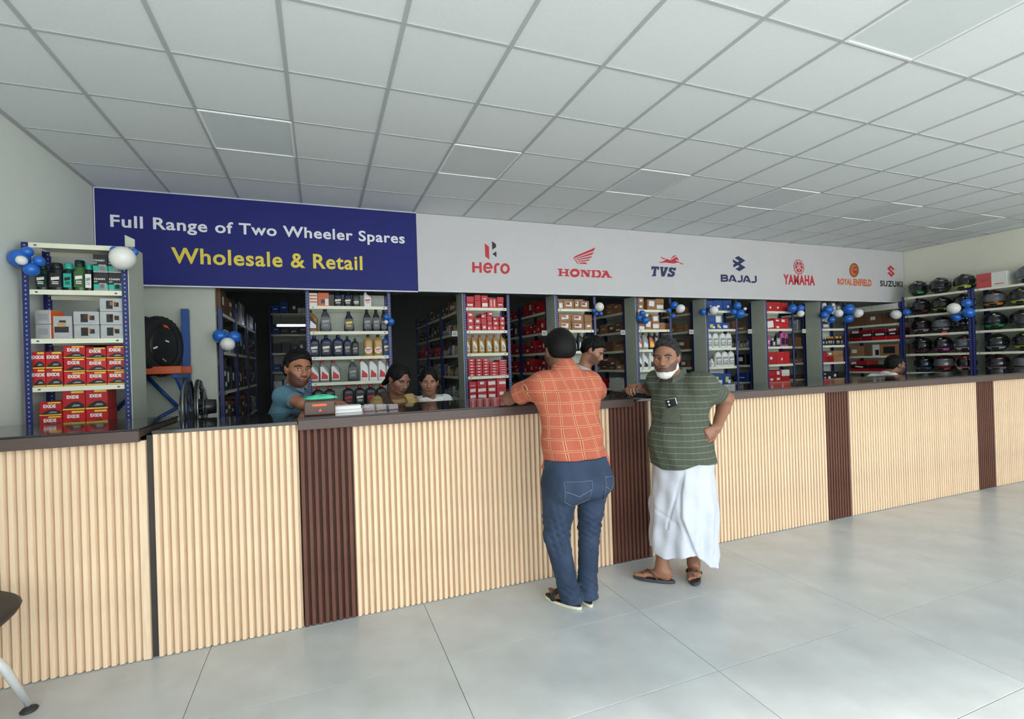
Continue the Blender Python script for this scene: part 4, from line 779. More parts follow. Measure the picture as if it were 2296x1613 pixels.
HL = [(H1, 0, [(.15, .35, ('black', 'green', 'white', 'd'), 'black helmet with green and white flashes, first on top of first helmet rack'), (.45, .2, ('darkgrey', 'black', 'silver', 'd'), 'dark grey helmet on top of first helmet rack, second from sign'), (.76, .3, ('darkgrey', 'lime', 'black', 'd'), 'dark grey helmet with lime flash on top of first helmet rack')]),
 (H1, 1, [(.18, .7, ('black', 'maroon', 'silver', 'd'), 'black helmet at left of first helmet rack, upper row'), (.46, .8, ('black', 'lime', 'silver', 'd'), 'black and lime helmet in middle of first helmet rack, upper row'), (.74, .4, ('darkgrey', 'silver', 'black', 'd'), 'dark grey helmet behind balloons, first helmet rack, upper row')]),
 (H1, 2, [(.18, .8, ('maroon', 'silver', 'black', 'd'), 'maroon and silver helmet, second row of first helmet rack'), (.46, .6, ('black', 'silver', 'blue', 's'), 'black helmet with pale visor, middle of second row, first helmet rack'), (.73, .3, ('black', 'darkgrey', 'black', 'd'), 'plain black helmet at right of second row, first helmet rack')]),
 (H1, 3, [(.18, .8, ('black', 'maroon', 'silver', 'd'), 'black and maroon helmet, third row of first helmet rack'), (.46, .5, ('black', 'pink', 'white', 'd'), 'black helmet with pink flash, third row of first helmet rack'), (.74, .9, ('maroon', 'white', 'silver', 's'), 'white striped maroon helmet, third row of first helmet rack')]),
 (H1, 4, [(.2, .9, ('black', 'blue', 'blue', 'd'), 'blue and black helmet, lowest visible row of first helmet rack'), (.47, .4, ('maroon', 'red', 'red', 's'), 'dark red helmet in middle, lowest visible row, first helmet rack'), (.74, .9, ('red', 'white', 'white', 'd'), 'red and white helmet, lowest visible row of first helmet rack')]),
 (H2, 0, [(.56, .3, ('grey', 'silver', 'darkgrey', 's'), 'grey wrapped helmet beside the red and white box on top'), (.82, .3, ('darkgrey', 'silver', 'silver', 's'), 'dark wrapped helmet at picture edge on top of second helmet rack')]),
 (H2, 1, [(.18, .8, ('black', 'orange', 'red', 's'), 'red and black helmet with yellow flash, upper row of second helmet rack'), (.48, .5, ('darkgrey', 'lime', 'lime', 'd'), 'dark helmet with lime mark, upper row of second helmet rack'), (.76, .5, ('black', 'silver', 'grey', 'd'), 'black helmet beyond picture edge, upper row, second helmet rack')]),
 (H2, 2, [(.18, .9, ('black', 'green', 'white', 'd'), 'black helmet with green and white flash, second row, second helmet rack'), (.48, .4, ('darkgrey', 'grey', 'black', 'd'), 'plain dark helmet, second row of second helmet rack'), (.76, .5, ('black', 'silver', 'grey', 'd'), 'black helmet beyond picture edge, second row, second helmet rack')]),
 (H2, 3, [(.2, .6, ('black', 'silver', 'darkgrey', 'd'), 'black helmet with one pale flash, third row, second helmet rack'), (.5, .6, ('black', 'lime', 'lime', 'd'), 'black helmet with bright lime stripes, third row, second helmet rack'), (.77, .5, ('grey', 'silver', 'grey', 'd'), 'grey helmet beyond picture edge, third row, second helmet rack')]),
 (H2, 4, [(.2, .6, ('maroon', 'silver', 'maroon', 'd'), 'maroon helmet, lowest visible row of second helmet rack'), (.5, .6, ('black', 'silver', 'grey', 's'), 'black and grey helmet, lowest visible row of second helmet rack'), (.77, .5, ('red', 'silver', 'grey', 'd'), 'red helmet beyond picture edge, lowest row, second helmet rack')])]
for rk, si, L in HL:
    for x, a, cols, lab in L: helmet(rk, x, si, a, cols, lab)
t = carton(H2.pos(.21, .06, H2.zs[0] + .001), H2.rot, .34, .26, .22, C_white, 'red and white helmet box standing on top of second helmet rack', [(-.5, .5, .5, 1.0, mat('box_soft_red', (200, 84, 84), rough=.5)), (-.45, .5, .3, .09, P_white), (.5, .2, .3, .05, P_red)], name='helmet_box')
carton(H1.pos(.56, .02, H1.zs[3] + .27), H1.rot, .07, .004, .085, P_red, 'small red price card hanging under the middle helmet shelf', [(0, .6, .5, .2, P_white)], cat='card', name='price_card')
# ================================================================ BATTERY RACK (left)
R0 = Rack('blue rack of red battery boxes standing at the left wall', -1.925, 4.13, 0, .61, .3, 2.475, [2.475, 2.147, 1.803, 1.465, 1.16, .7, .3], 'r', 'battery rack')
MB().prism([(.60, 2.475), (.66, 2.475), (.66, 2.53), (.60, 2.56)], .0, .004).build('corner_flap', M_sheet, R0.t)
can = (.062, .062, .2)
def rb(n, x, sh, dm_, lab, cols, l, y=.07): bottle(R0.pos(x, y, R0.zs[n] + .0005), 0, sh, dm_, lab, cols, l, group='cans on battery rack')
rb(1, .085, 'can', (.07, .06, .19), LB1, (B['dgreen'], B['black'], B['dgreen'], P_white), 'dark green lube can at left end, top shelf of battery rack')
rb(1, .168, 'can', (.078, .06, .2), LB1, (B['black'], B['black'], P_black, P_white), 'black lube can with white mark, top shelf of battery rack')
rb(1, .238, 'can', (.058, .055, .2), LB1, (B['dgreen'], B['teal'], B['teal'], P_black), 'dark can with wide teal cap, top shelf of battery rack')
rb(1, .302, 'can', (.068, .06, .225), LB1, (B['green'], B['dgreen'], B['green'], P_white), 'tall olive green can, top shelf of battery rack')
rb(1, .358, 'can', (.044, .05, .2), LB1, (B['black'], B['teal'], P_white, P_grey), 'narrow black can with teal cap and white sticker, battery rack')
rb(1, .388, 'can', (.04, .04, .19), LB1, (B['dgreen'], B['teal'], B['dgreen'], P_black), 'narrow can with teal cap beside the chain boxes', .1)
tm = {}
def word(txt, w, h, bold=.03, shear=0):
    k = (txt, w, h)
    if k not in tm:
        v, f = text_xz(txt, -w / 2, w / 2, -h / 2, h / 2, -.0016, bold, shear, 1.02)
        tm[k] = MB().add(v, f).mesh('lettering', mat('plain', (200, 200, 200)))
    return tm[k]
for i in range(2):
    for j in range(2):
        t = carton(R0.pos(.438 + i * .09, .03, R0.zs[1] + .001 + j * .135), 0, .088, .12, .132, C_black, '%s dark chain kit box with teal band, %s row, battery rack' % (('left', 'right')[i], ('lower', 'upper')[j]), [(0, .2, .98, .34, P_teal), (.25, .24, .5, .4, C_silver), (.2, .27, .28, .24, P_black), (0, .06, .98, .1, P_white)], name='chain_kit_box', jit=.02)
        o = link('lettering', word('CHAIN', .065, .014), t, (-.008, -.0005, .088)); omat(o, [P_white])
        o = link('lettering', word('KIT', .022, .009), t, (-.03, -.0005, .068)); omat(o, [P_white])
def horn_box(x, z, w, h, lab, up=False):
    pt = [(-.15, .5, .28, .62, P_black), (.12, .6, .26, .3, P_tan), (.45, .52, .2, .34, P_black)] if not up else [(-.1, .4, .75, .26, P_black), (-.1, .62, .45, .2, P_tan), (0, .76, .35, .1, P_black)]
    carton(R0.pos(x, .025, z), 0, w, .16, h, C_silver, lab, pt, name='horn_box', group='silver horn boxes', jit=.02)
z2 = R0.zs[2] + .001
for i, (x, w) in enumerate(((.346, .15), (.497, .14))):
    for j in range(2 + (i == 1)):
        if i == 0 and j == 2: continue
        horn_box(x, z2 + j * .098, w, .096, '%s silver horn box, %s column of battery rack' % (('bottom', 'middle', 'top')[j], ('middle', 'right')[i]))
horn_box(.208, z2, .108, .16, 'silver horn box standing upright on battery rack', True)
for j in range(2):
    t = carton(R0.pos(.095, .03, z2 + j * .103), -.25, .1, .12, .1, C_silver, '%s silver horn box with orange side at left of battery rack' % ('lower', 'upper')[j], [(-.3, .5, .3, .45, P_grey), (.35, .5, .3, .45, P_grey)], name='horn_box', jit=.02)
    o = MB().box(.0503, .002, .002, .0513, .118, .098).build('side_print', P_org, t)
def battery_box(x, z, w, h, lab, y=.03):
    t = carton(R0.pos(x, y, z), 0, w, .16, h, C_red, lab, [(.35, .92, .55, .1, P_gold), (0, .05, .98, .07, P_gold)], cat='battery box', name='battery_box', group='red battery boxes', jit=.03)
    k = ('car', round(w, 3), round(h, 3))
    if k not in G: G[k] = MB().prism([(-w * .44, h * .1), (w * .46, h * .1), (w * .46, h * .26), (w * .2, h * .44), (-w * .05, h * .42), (-w * .3, h * .26)], -.0014, .0002).mesh('print', P_black)
    link('print', G[k], t)
    k = ('car2', round(w, 3), round(h, 3))
    if k not in G: G[k] = MB().prism([(-w * .1, h * .18), (w * .3, h * .2), (w * .26, h * .28), (w * .02, h * .3)], -.0018, .0002).mesh('print', P_grey)
    link('print', G[k], t)
    o = link('lettering', word('EXIDE', .07, .024, .05), t, (-.004, -.0006, h * .68)); omat(o, [P_white])
z3 = R0.zs[3] + .001
cols3 = [(.066, .068, [.127, .122]), (.151, .096, [.127, .122]), (.268, .126, [.1, .098, .09]), (.395, .121, [.098, .092, .084]), (.514, .110, [.098, .092, .094])]
for ci, (x, w, hs) in enumerate(cols3):
    z = z3
    for ri, h in enumerate(hs):
        battery_box(x, z, w, h - .002, 'red battery box, %s column from left, %s row of upper battery shelf' % (ORD[ci], ('bottom', 'middle', 'top')[ri if len(hs) == 3 else ri * 2])); z += h
z4 = R0.zs[4] + .001
for ci, (x, w, hs) in enumerate([(.124, .127, [.1, .1]), (.257, .131, [.13, .142]), (.391, .132, [.13, .145])]):
    z = z4
    for ri, h in enumerate(hs):
        battery_box(x, z, w, h - .002, 'red battery box, %s column from left, %s row just above the left counter' % (ORD[ci], ('lower', 'upper')[ri]), .03); z += h
# ================================================================ BALLOONS
BAL = [
('E',-1.905,4.070,2.347,0.060,'b'),('E',-1.855,4.055,2.391,0.034,'b'),('E',-1.800,4.070,2.334,0.034,'b'),('E',-1.839,4.060,2.272,0.045,'b'),('E',-1.862,4.000,2.320,0.031,'w'),('E',-1.312,4.040,2.370,0.081,'w'),('E',-1.372,4.080,2.430,0.030,'b'),('E',-1.255,4.080,2.425,0.027,'b'),
('S',-0.948,5.370,1.896,0.067,'b'),('S',-0.818,5.370,1.886,0.063,'b'),('S',-0.864,5.270,1.808,0.067,'w'),
('O',0.713,5.370,2.097,0.033,'b'),('O',0.767,5.395,2.047,0.042,'b'),('O',0.707,5.350,2.037,0.023,'w'),
('B',3.506,5.360,2.241,0.061,'w'),('B',3.424,5.370,2.192,0.025,'b'),('B',3.462,5.370,2.150,0.025,'b'),('B',3.527,5.360,2.155,0.028,'b'),
('G',4.139,5.370,2.101,0.040,'b'),('G',4.245,5.375,2.068,0.052,'b'),('G',4.196,5.370,2.166,0.040,'b'),('G',4.222,5.310,2.130,0.023,'w'),
('g',4.749,5.370,2.281,0.053,'b'),('g',4.650,5.370,2.204,0.035,'b'),('g',4.720,5.370,2.131,0.035,'b'),('g',4.786,5.290,2.224,0.059,'w'),
('U',5.260,5.370,2.190,0.048,'b'),('U',5.460,5.385,2.218,0.061,'b'),('U',5.384,5.290,2.204,0.061,'w'),
('u',5.920,5.370,2.290,0.056,'b'),('u',5.965,5.370,2.168,0.069,'b'),('u',5.848,5.370,2.195,0.044,'b'),('u',6.005,5.310,2.236,0.025,'w'),
('P',7.060,5.370,2.261,0.066,'b'),('P',7.238,5.370,2.263,0.060,'b'),('P',7.165,5.310,2.172,0.053,'w'),
('L',7.774,5.370,2.159,0.061,'b'),('L',7.882,5.370,2.246,0.075,'b'),('L',7.949,5.370,2.084,0.055,'b'),('L',7.990,5.280,2.180,0.065,'w'),
('l',8.377,5.370,2.264,0.084,'b'),('l',8.365,5.370,2.100,0.070,'b'),('l',8.518,5.310,2.190,0.070,'w'),
('H',9.330,5.296,2.159,0.043,'b'),('H',9.330,5.062,2.180,0.056,'b'),('H',9.270,5.187,2.156,0.078,'w'),
('h',9.250,4.402,2.166,0.084,'w'),('h',9.330,4.279,2.235,0.064,'b'),('h',9.330,4.265,2.086,0.076,'b'),('h',9.330,4.408,2.030,0.064,'b'),
]
BW = {'E': 'battery rack', 'S': 'blue post by the dark store', 'O': 'right post of wide oil rack', 'B': 'right post of brown-carton rack', 'G': 'left post behind green-shirted man', 'g': 'right post behind green-shirted man', 'U': 'left post of blue-carton rack', 'u': 'right post of blue-carton rack', 'P': 'right post of rack with pink packs', 'L': 'left post of last front rack', 'l': 'right post of last front rack', 'H': 'left post of first helmet rack', 'h': 'post between the two helmet racks'}
M_bb = mat('balloon_blue', (34, 104, 196), rough=.3, var=.03, coat=.2); M_bw = mat('balloon_white', (234, 232, 226), rough=.35, var=.02, coat=.2)
bmsh = MB(); pr = []
for i in range(13):
    a = -PI / 2 + PI * i / 12; z = math.sin(a); r = math.cos(a)
    pr.append((max(.012, r * (1 if z > 0 else (1 - .12 * (-z) ** 2))), z * (1.03 if z > 0 else 1.13)))
bmsh.lathe(pr, n=20)
bal_me = bmsh.mesh('balloon', dm)
kn = MB(); kn.lathe([(.03, -1.11), (.06, -1.16), (.1, -1.26), (.02, -1.26)], n=10); kn_me = kn.mesh('knot', dm)
cnt = {}
tot = {}
for q in BAL: tot[(q[0], q[5])] = tot.get((q[0], q[5]), 0) + 1
for g, x, y, z, r, c in BAL:
    n = cnt.get((g, c), 0); cnt[(g, c)] = n + 1
    cn = 'blue' if c == 'b' else 'white'
    lab = ('%s balloon of the cluster tied to the %s' % (cn, BW[g])) if tot[(g, c)] == 1 else '%s %s balloon of the cluster tied to the %s' % (ORD[n], cn, BW[g])
    if g == 'E': lab = ['large oval blue balloon at left edge of battery rack', 'small upper blue balloon at left of battery rack', 'small right-hand blue balloon at left of battery rack', 'lower blue balloon at left of battery rack', 'small white balloon between blue ones at left of battery rack', 'large white balloon on right post of battery rack', 'small blue balloon left of the large white one', 'small blue balloon behind the large white one'][sum(v for k, v in cnt.items() if k[0] == 'E') - 1]
    t = tag(link('balloon', bal_me, None, (x, y, z)), lab, 'balloon', 'blue and white balloons on the racks'); t.scale = (r / 1.0,) * 3
    t.rotation_euler = (random.uniform(.6, 1.3), random.uniform(-.3, .3), random.uniform(-1, 1) + (-PI / 2 if g in 'Hh' else 0))
    omat(t, [M_bb if c == 'b' else M_bw]); k = link('knot', kn_me, t); omat(k, [M_bb if c == 'b' else M_bw])
# ================================================================ TAG PLATES on the aisle racks
for i, (X, nm) in enumerate(((1.655, 'aisle behind the seated women'), (2.91, 'red aisle'), (4.165, 'brown-carton aisle'), (5.405, 'aisle right of green-shirted man'), (6.595, 'aisle before the pink packs'), (7.82, 'aisle before the last front rack'))):
    t = thing('number_plate_box', 'small white plate on the rack post of the ' + nm, 'tag', (X - .045, 5.70, 1.925), group='white plates on aisle posts')
    MB().cbox(-.045, 0, -.035, .03, .02, .035, .003).build('plate', C_white, t)
    MB().box(.03, .006, -.012, .045, .03, .012).build('bracket', M_boltw, t)
    m_ = MB(); m_.box(-.028, -.001, -.012, -.022, 0, .016); m_.box(-.022, -.001, -.012, -.004, 0, -.006); m_.box(-.004, -.001, -.012, .002, 0, .014); m_.build('mark', P_black, t)
# ================================================================ DARK STORE behind the partition
SR = []
M_dkpost = M_post
for k, (y0, lab, nm) in enumerate(((5.545, 'tall blue store rack at the edge of the dark store room', 'near store rack'), (6.465, 'second blue store rack inside the dark store room', 'second store rack'), (7.385, 'third blue store rack deep in the dark store room', 'third store rack'))):
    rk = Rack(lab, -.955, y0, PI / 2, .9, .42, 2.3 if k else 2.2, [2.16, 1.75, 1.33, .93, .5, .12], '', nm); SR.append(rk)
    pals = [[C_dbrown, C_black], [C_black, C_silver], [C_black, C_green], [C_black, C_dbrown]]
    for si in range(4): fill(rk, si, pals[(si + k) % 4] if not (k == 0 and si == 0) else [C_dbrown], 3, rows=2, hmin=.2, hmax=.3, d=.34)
carton((-.98, 6.0, 2.442), PI / 2, .42, .34, .26, C_brown, 'brown carton on top of the near store rack under the navy sign', name='carton') if False else None
t = thing('tube_light', 'lit fluorescent tube deep inside the dark store room', 'tube light', (-.55, 10.6, 2.46))
M_tube = mat('tube_glow', (235, 245, 255), emit=14); M_tcase = mat('tube_case', (200, 204, 206), rough=.5)
b = MB(); b.tube([(-.27, -.02, 0), (.27, -.02, 0)], .014, 10); b.build('tube', M_tube, t)
MB().box(-.3, 0, -.02, .3, .03, .03).build('batten', M_tcase, t)
for sx in (-1, 1): MB().box(sx * .285 - .01, -.035, -.02, sx * .285 + .01, .0, .02).build('tube_holder', M_tcase, t)
for sx in (-.2, .2): MB().box(sx - .003, .012, .03, sx + .003, .018, .9).build('hanger', M_bolt, t)
b = Rack('far metal rack under the lit tube in the dark store room', -1.0, 10.9, 0, 1.2, .4, 2.9, [2.75, 2.3, 1.9, 1.5, 1.1, .6], 'b', 'far store rack')
for si in range(5): fill(b, si, [C_silver, C_black, C_blue], 6, rows=1, hmin=.12, hmax=.26, d=.25)
# ================================================================ TYRE RACK (left, behind the battery rack)
M_pblue = mat('pallet_blue', (30, 74, 142), rough=.45, var=.06); M_porg = mat('pallet_orange', (206, 98, 58), rough=.45, var=.06)
t = thing('tyre_rack', 'blue and orange rack holding tyres against the grey partition', 'rack', (-1.94, 5.0, 0))
for x in (0, .655):
    MB().cbox(x, .38, 0, x + .062, .44, 2.17, .004).build('upright', M_pblue, t)
    b = MB(); b.tube([(x + .03, .39, 1.22), (x + .03, .04, 1.50)], .016, 6); b.build('brace', M_pblue, t)
    MB().cbox(x + .005, .0, 1.49, x + .057, .38, 1.53, .004).build('arm', M_pblue, t)
for y in (-.02, .33): MB().cbox(.02, y, 1.53, .74, y + .045, 1.60, .006).build('beam', M_porg, t)
for a_, b_ in (((.1, 1.2), (.36, 1.5)), ((.6, 1.2), (.36, 1.5)), ((.1, .9), (.6, 1.2)), ((.6, .6), (.1, .9))):
    b = MB(); b.tube([(a_[0], .41, a_[1]), (b_[0], .41, b_[1])], .018, 6); b.build('brace', M_pblue, t)
M_rub = mat('tyre_rubber', (24, 24, 25), rough=.75, var=.2, scale=40); M_rub2 = mat('tyre_tread', (30, 30, 31), rough=.85, var=.2, scale=60)
def tyre_mesh():
    b = MB(); n = 36; prof = [(-.045, .20), (-.06, .225), (-.063, .26), (-.05, .288), (-.02, .300), (.02, .300), (.05, .288), (.063, .26), (.06, .225), (.045, .20), (.03, .205), (-.03, .205)]
    rings = []
    for i in range(n):
        a = 2 * PI * i / n; rings.append([(x, r * math.cos(a), r * math.sin(a)) for x, r in prof])
    rings.append(rings[0]); b.ring_loft(rings, cap=False)
    g = MB()
    for i in range(30):
        a = 2 * PI * i / 30
        for s_ in (-1, 1):
            P_ = [(s_ * .008, a), (s_ * .05, a + .09), (s_ * .05, a + .15), (s_ * .008, a + .06)]
            r0 = lambda x: .3005 if abs(x) < .03 else .289
            v = [(x, r0(x) * math.cos(q), r0(x) * math.sin(q)) for x, q in P_] + [(x, (r0(x) + .005) * math.cos(q), (r0(x) + .005) * math.sin(q)) for x, q in P_]
            g.add(v, [(4, 5, 6, 7), (0, 1, 5, 4), (1, 2, 6, 5), (2, 3, 7, 6), (3, 0, 4, 7)])
    return b.mesh('tyre', M_rub), g.mesh('tread', M_rub2)
TY = tyre_mesh(); M_wrapb = mat('black_wrap', (20, 20, 21), rough=.5, var=.3, scale=14, bump=.4)
stk = MB().box(-.028, -.012, -.0006, .028, .012, .0006).mesh('sticker', P_white)
for i in range(4):
    x = -1.79 + i * .128
    a = tag(link('tyre', TY[0], None, (x, 5.16, 1.79), (random.uniform(0, 6), .0, .0)), '%s black motorcycle tyre from the left on the pallet rack' % ORD[i], 'tyre', 'tyres on the pallet rack')
    a.rotation_euler = (0, 0, -.35); a.scale = (.93, .93, .93)
    o = link('tread', TY[1], a); o['kind'] = 'stuff'
    wr_ = MB(); wr_.tube([(.0, 0, 0), (.046, 0, 0), (.058, 0, 0), (.060, 0, 0)], [.205, .222, .17, .01], 24); wr_.build('wrap', M_wrapb, a)
    if i == 3:
        for (yy_, zz_, ang_, mm_, sw_, sl_) in ((-.1, .12, .5, P_white, .03, .011), (.02, .05, -.2, P_white, .026, .008), (-.15, -.02, .3, P_white, .03, .009), (.1, -.1, .9, P_white, .022, .007), (-.03, -.14, -.5, P_grey, .03, .008), (.04, .17, -.75, P_org, .05, .028), (-.02, .235, -.3, P_org, .055, .03)):
            q_ = MB(); q_.box(0, -sw_, -sl_, .0012, sw_, sl_); q_.build('sticker', mm_, a, (.0605 if abs(yy_) + abs(zz_) < .2 else .052, yy_, zz_), (ang_, 0, 0))
    for q in range(4):
        an = random.uniform(-2.6, -.3) if q else -2.1
        o = link('sticker', stk, a, (random.uniform(-.02, .02), .307 * math.cos(an), .307 * math.sin(an)), (an - PI / 2, 0, random.uniform(-.5, .5)))
        if q == 1 and i in (1, 3): omat(o, [P_org]); o.scale = (1.2, 2.6, 1)
# ================================================================ FAN behind the flap
M_fan = mat('fan_black', (28, 28, 30), rough=.35); M_wire = mat('fan_wire', (120, 122, 120), rough=.3, metal=.7); M_blade = mat('fan_blade', (70, 72, 74), rough=.3)
t = thing('pedestal_fan', 'black wire-cage fan seen edge-on behind the counter flap', 'fan', (-.85, 3.86, 0), .1)
b = MB(); b.lathe([(.14, 0.002), (.14, .02), (.05, .05), (.02, .06)], n=20); b.build('base', M_fan, t)
b = MB(); b.tube([(0, 0, .05), (0, 0, 1.2)], .016, 10); b.build('pole', M_fan, t)
ZF = 1.285
b = MB(); b.tube([(.02, 0, ZF), (.13, 0, ZF)], [.06, .05], 14); b.build('motor', M_fan, t)
for sx, nm in ((-.05, 'front_cage'), (.035, 'rear_cage')):
    b = MB(); R = .19
    for rr, xo in ((R, 0), (R * .66, .028), (R * .33, .04)):
        b.tube([(sx + math.copysign(xo, sx), rr * math.cos(2 * PI * i / 28), ZF + rr * math.sin(2 * PI * i / 28)) for i in range(29)], .0065 if rr == R else .002, 6)
    for i in range(30):
        a = 2 * PI * i / 30; c_, s_ = math.cos(a), math.sin(a)
        b.tube([(sx, R * c_, ZF + R * s_), (sx + math.copysign(.028, sx), R * .66 * c_, ZF + R * .66 * s_), (sx + math.copysign(.042, sx), R * .1 * c_, ZF + R * .1 * s_)], .0015, 4)
    b.build(nm, M_wire if sx > 0 else M_wire, t)
    rim = MB(); rim.tube([(sx * .6, (R + .002) * math.cos(2 * PI * i / 28), ZF + (R + .002) * math.sin(2 * PI * i / 28)) for i in range(29)], .010, 6); rim.build('cage_rim', M_fan, t)
for k in range(3):
    b = MB(); a0 = 2 * PI * k / 3
    vs_ = []
    for i in range(6):
        for j, r in enumerate((.03, .09, .15, .175)):
            a = a0 + i * .2; vs_.append((-.02 + .03 * (i / 5 - .5) * 1.2, r * math.cos(a), ZF + r * math.sin(a)))
    b.add(vs_, [(i * 4 + j, i * 4 + j + 1, (i + 1) * 4 + j + 1, (i + 1) * 4 + j) for i in range(5) for j in range(3)], smooth=True); b.build('blade', M_blade, t)
# clutter on the left worktop
M_poly = mat('clear_wrap', (176, 180, 182), rough=.15, var=.15, scale=30, coat=.5)
def crumple(name, label, cat, loc, sx, sy, sz, m, seed, n=14):
    rs = random.Random(seed); b = MB(); rings = []
    for j in range(9):
        e = -PI / 2 + PI * j / 8
        rings.append([(sx * math.cos(e) * math.cos(2 * PI * i / n) * rs.uniform(.75, 1.1) + .0001, sy * math.cos(e) * math.sin(2 * PI * i / n) * rs.uniform(.75, 1.1), sz * (1 + math.sin(e) * rs.uniform(.8, 1.1))) for i in range(n)])
    for r in rings[:1]: 
        for i in range(n): r[i] = (r[i][0], r[i][1], 0)
    b.ring_loft(rings, smooth=False); return tag(b.build(name, m, None, loc), label, cat)
t = thing('side_table', 'low dark table behind the left counter carrying parcels', 'table', (-1.45, 3.72, 0))
MB().cbox(0, 0, 1.05, .48, .3, 1.08, .004).build('table_top', M_top, t)
for x in (.02, .43):
    for y in (.02, .25): MB().box(x, y, 0, x + .03, y + .03, 1.05).build('leg', M_body, t)
crumple('parcel_bag', 'silver plastic bag beside the edge-on fan', 'bag', (-1.1, 3.84, 1.081), .1, .08, .055, M_poly, 3)
crumple('brown_parcel', 'brown paper bundle lying left of the silver plastic bag', 'parcel', (-1.3, 3.88, 1.081), .09, .08, .05, C_brown, 4)
# ================================================================ THINGS ON THE MAIN COUNTER
M_leather = mat('brown_leather', (86, 62, 52), rough=.5, var=.1, bump=.2)
t = thing('tissue_box', 'brown leatherette tissue box on the counter under the green cloth', 'box', (-.012, 3.10, 1.2485))
MB().cbox(-.09, -.05, 0, .09, .06, .088, .006).build('body', M_leather, t)
MB().cbox(-.085, -.045, .088, .085, .055, .096, .004).build('lid', M_leather, t)
MB().box(-.042, -.0516, .055, .04, -.0495, .069).build('plate', P_org, t); MB().prism([(-.01, .022), (.012, .022), (.004, .04)], -.0512, -.0495).build('mark', P_org, t)
M_cloth = mat('green_cloth', (70, 190, 148), rough=.8, var=.12, scale=25)
b = MB(); n = 18; rings = []
rs = random.Random(5)
for j in range(5):
    f_ = (1, .95, .7, .4, .1)[j]; rings.append([((.085 * f_ + .01) * math.cos(2 * PI * i / n) * rs.uniform(.85, 1.12), (.052 * f_ + .005) * math.sin(2 * PI * i / n) * rs.uniform(.85, 1.1), (0, .01, .018, .022, .024)[j] + rs.uniform(-.004, .006) * (j > 0)) for i in range(n)])
b.ring_loft(rings); tag(b.build('folded_cloth', M_cloth, None, (.0, 3.105, 1.3455)), 'crumpled green cloth lying on the brown tissue box', 'cloth')
for k, (z, w, m, lb_) in enumerate(((0, .17, mat('book_grey', (206, 206, 204), rough=.6), 'lower white book of the stack on the counter'), (.022, .165, P_white, 'upper white book of the stack on the counter'))):
    tt = thing('book', lb_, 'book', (.155, 3.16, 1.2486 + z), .06 - .05 * k)
    MB().box(-w / 2 + .003, -.057, .0025, w / 2 - .003, .06, .0185).build('pages', P_white, tt)
    c_ = MB(); c_.box(-w / 2, -.06, 0, w / 2, .062, .0025); c_.box(-w / 2, -.06, .0185, w / 2, .062, .021); c_.box(-w / 2, .06, 0.0025, w / 2, .062, .0185); c_.build('cover', m, tt)
M_clear = mat('clear_box', (190, 196, 196), rough=.1, var=.02, alpha=.35)
for k in range(3):
    tt = thing('clear_box', '%s clear plastic box in the row beside the white books' % ORD[k], 'box', (.29 + .075 * k, 3.16, 1.2486), .1 * k, 'clear plastic boxes on the counter')
    MB().cbox(-.033, -.03, 0, .033, .03, .042 - .004 * k, .003).build('shell', M_clear, tt); MB().cbox(-.026, -.022, .004, .026, .022, .02, .003).build('contents', C_dred, tt)
# ================================================================ CHAIR at the lower left
M_seat = mat('seat_black', (44, 41, 40), rough=.55, var=.08); M_chr = mat('chrome', (232, 234, 234), rough=.25, metal=.45, var=.02)
t = thing('lounge_chair', 'black round-seated chair with chrome legs at the lower left picture edge', 'chair', (-1.57, 2.50, 0), .0)
b = MB(); b.lathe([(.02, .425), (.14, .43), (.26, .475), (.33, .535), (.345, .56), (.33, .572), (.25, .56), (.02, .545)], n=32, sx=1.0, sy=.92); b.build('seat', M_seat, t)
bk = MB(); rings = []
for j in range(8):
    z = .55 + .34 * j / 7; rr = .335 + .03 * math.sin(j / 7 * PI)
    arc_ = [PI * .62 + (PI * .76) * i / 14 for i in range(15)]
    rings.append([(rr * math.cos(a), rr * .92 * math.sin(a), z - .10 * abs(i - 7) / 7 * j / 7) for i, a in enumerate(arc_)] + [((rr - .03) * math.cos(a), (rr - .03) * .92 * math.sin(a), z - .10 * abs(i - 7) / 7 * j / 7) for i, a in reversed(list(enumerate(arc_)))])
bk.ring_loft(rings); bk.build('backrest', M_seat, t)
MB().lathe([(.07, .40), (.075, .42), (.06, .43)], n=16).build('hub', M_chr, t)
for k in range(4):
    a = PI / 4 + k * PI / 2 - .0; c_, s_ = math.cos(a), math.sin(a)
    l_ = MB(); l_.tube([(.17 * c_, .17 * s_, .47), (.29 * c_, .29 * s_, .25), (.372 * c_, .372 * s_, .03)], [.018, .018, .014], 10); lo = l_.build('leg', M_chr, t)
    g_ = MB(); g_.lathe([(.03, .0005), (.034, .006), (.026, .014), (.008, .02), (.008, .035)], .372 * c_, .372 * s_, 14); g_.build('glide', M_seat, lo)
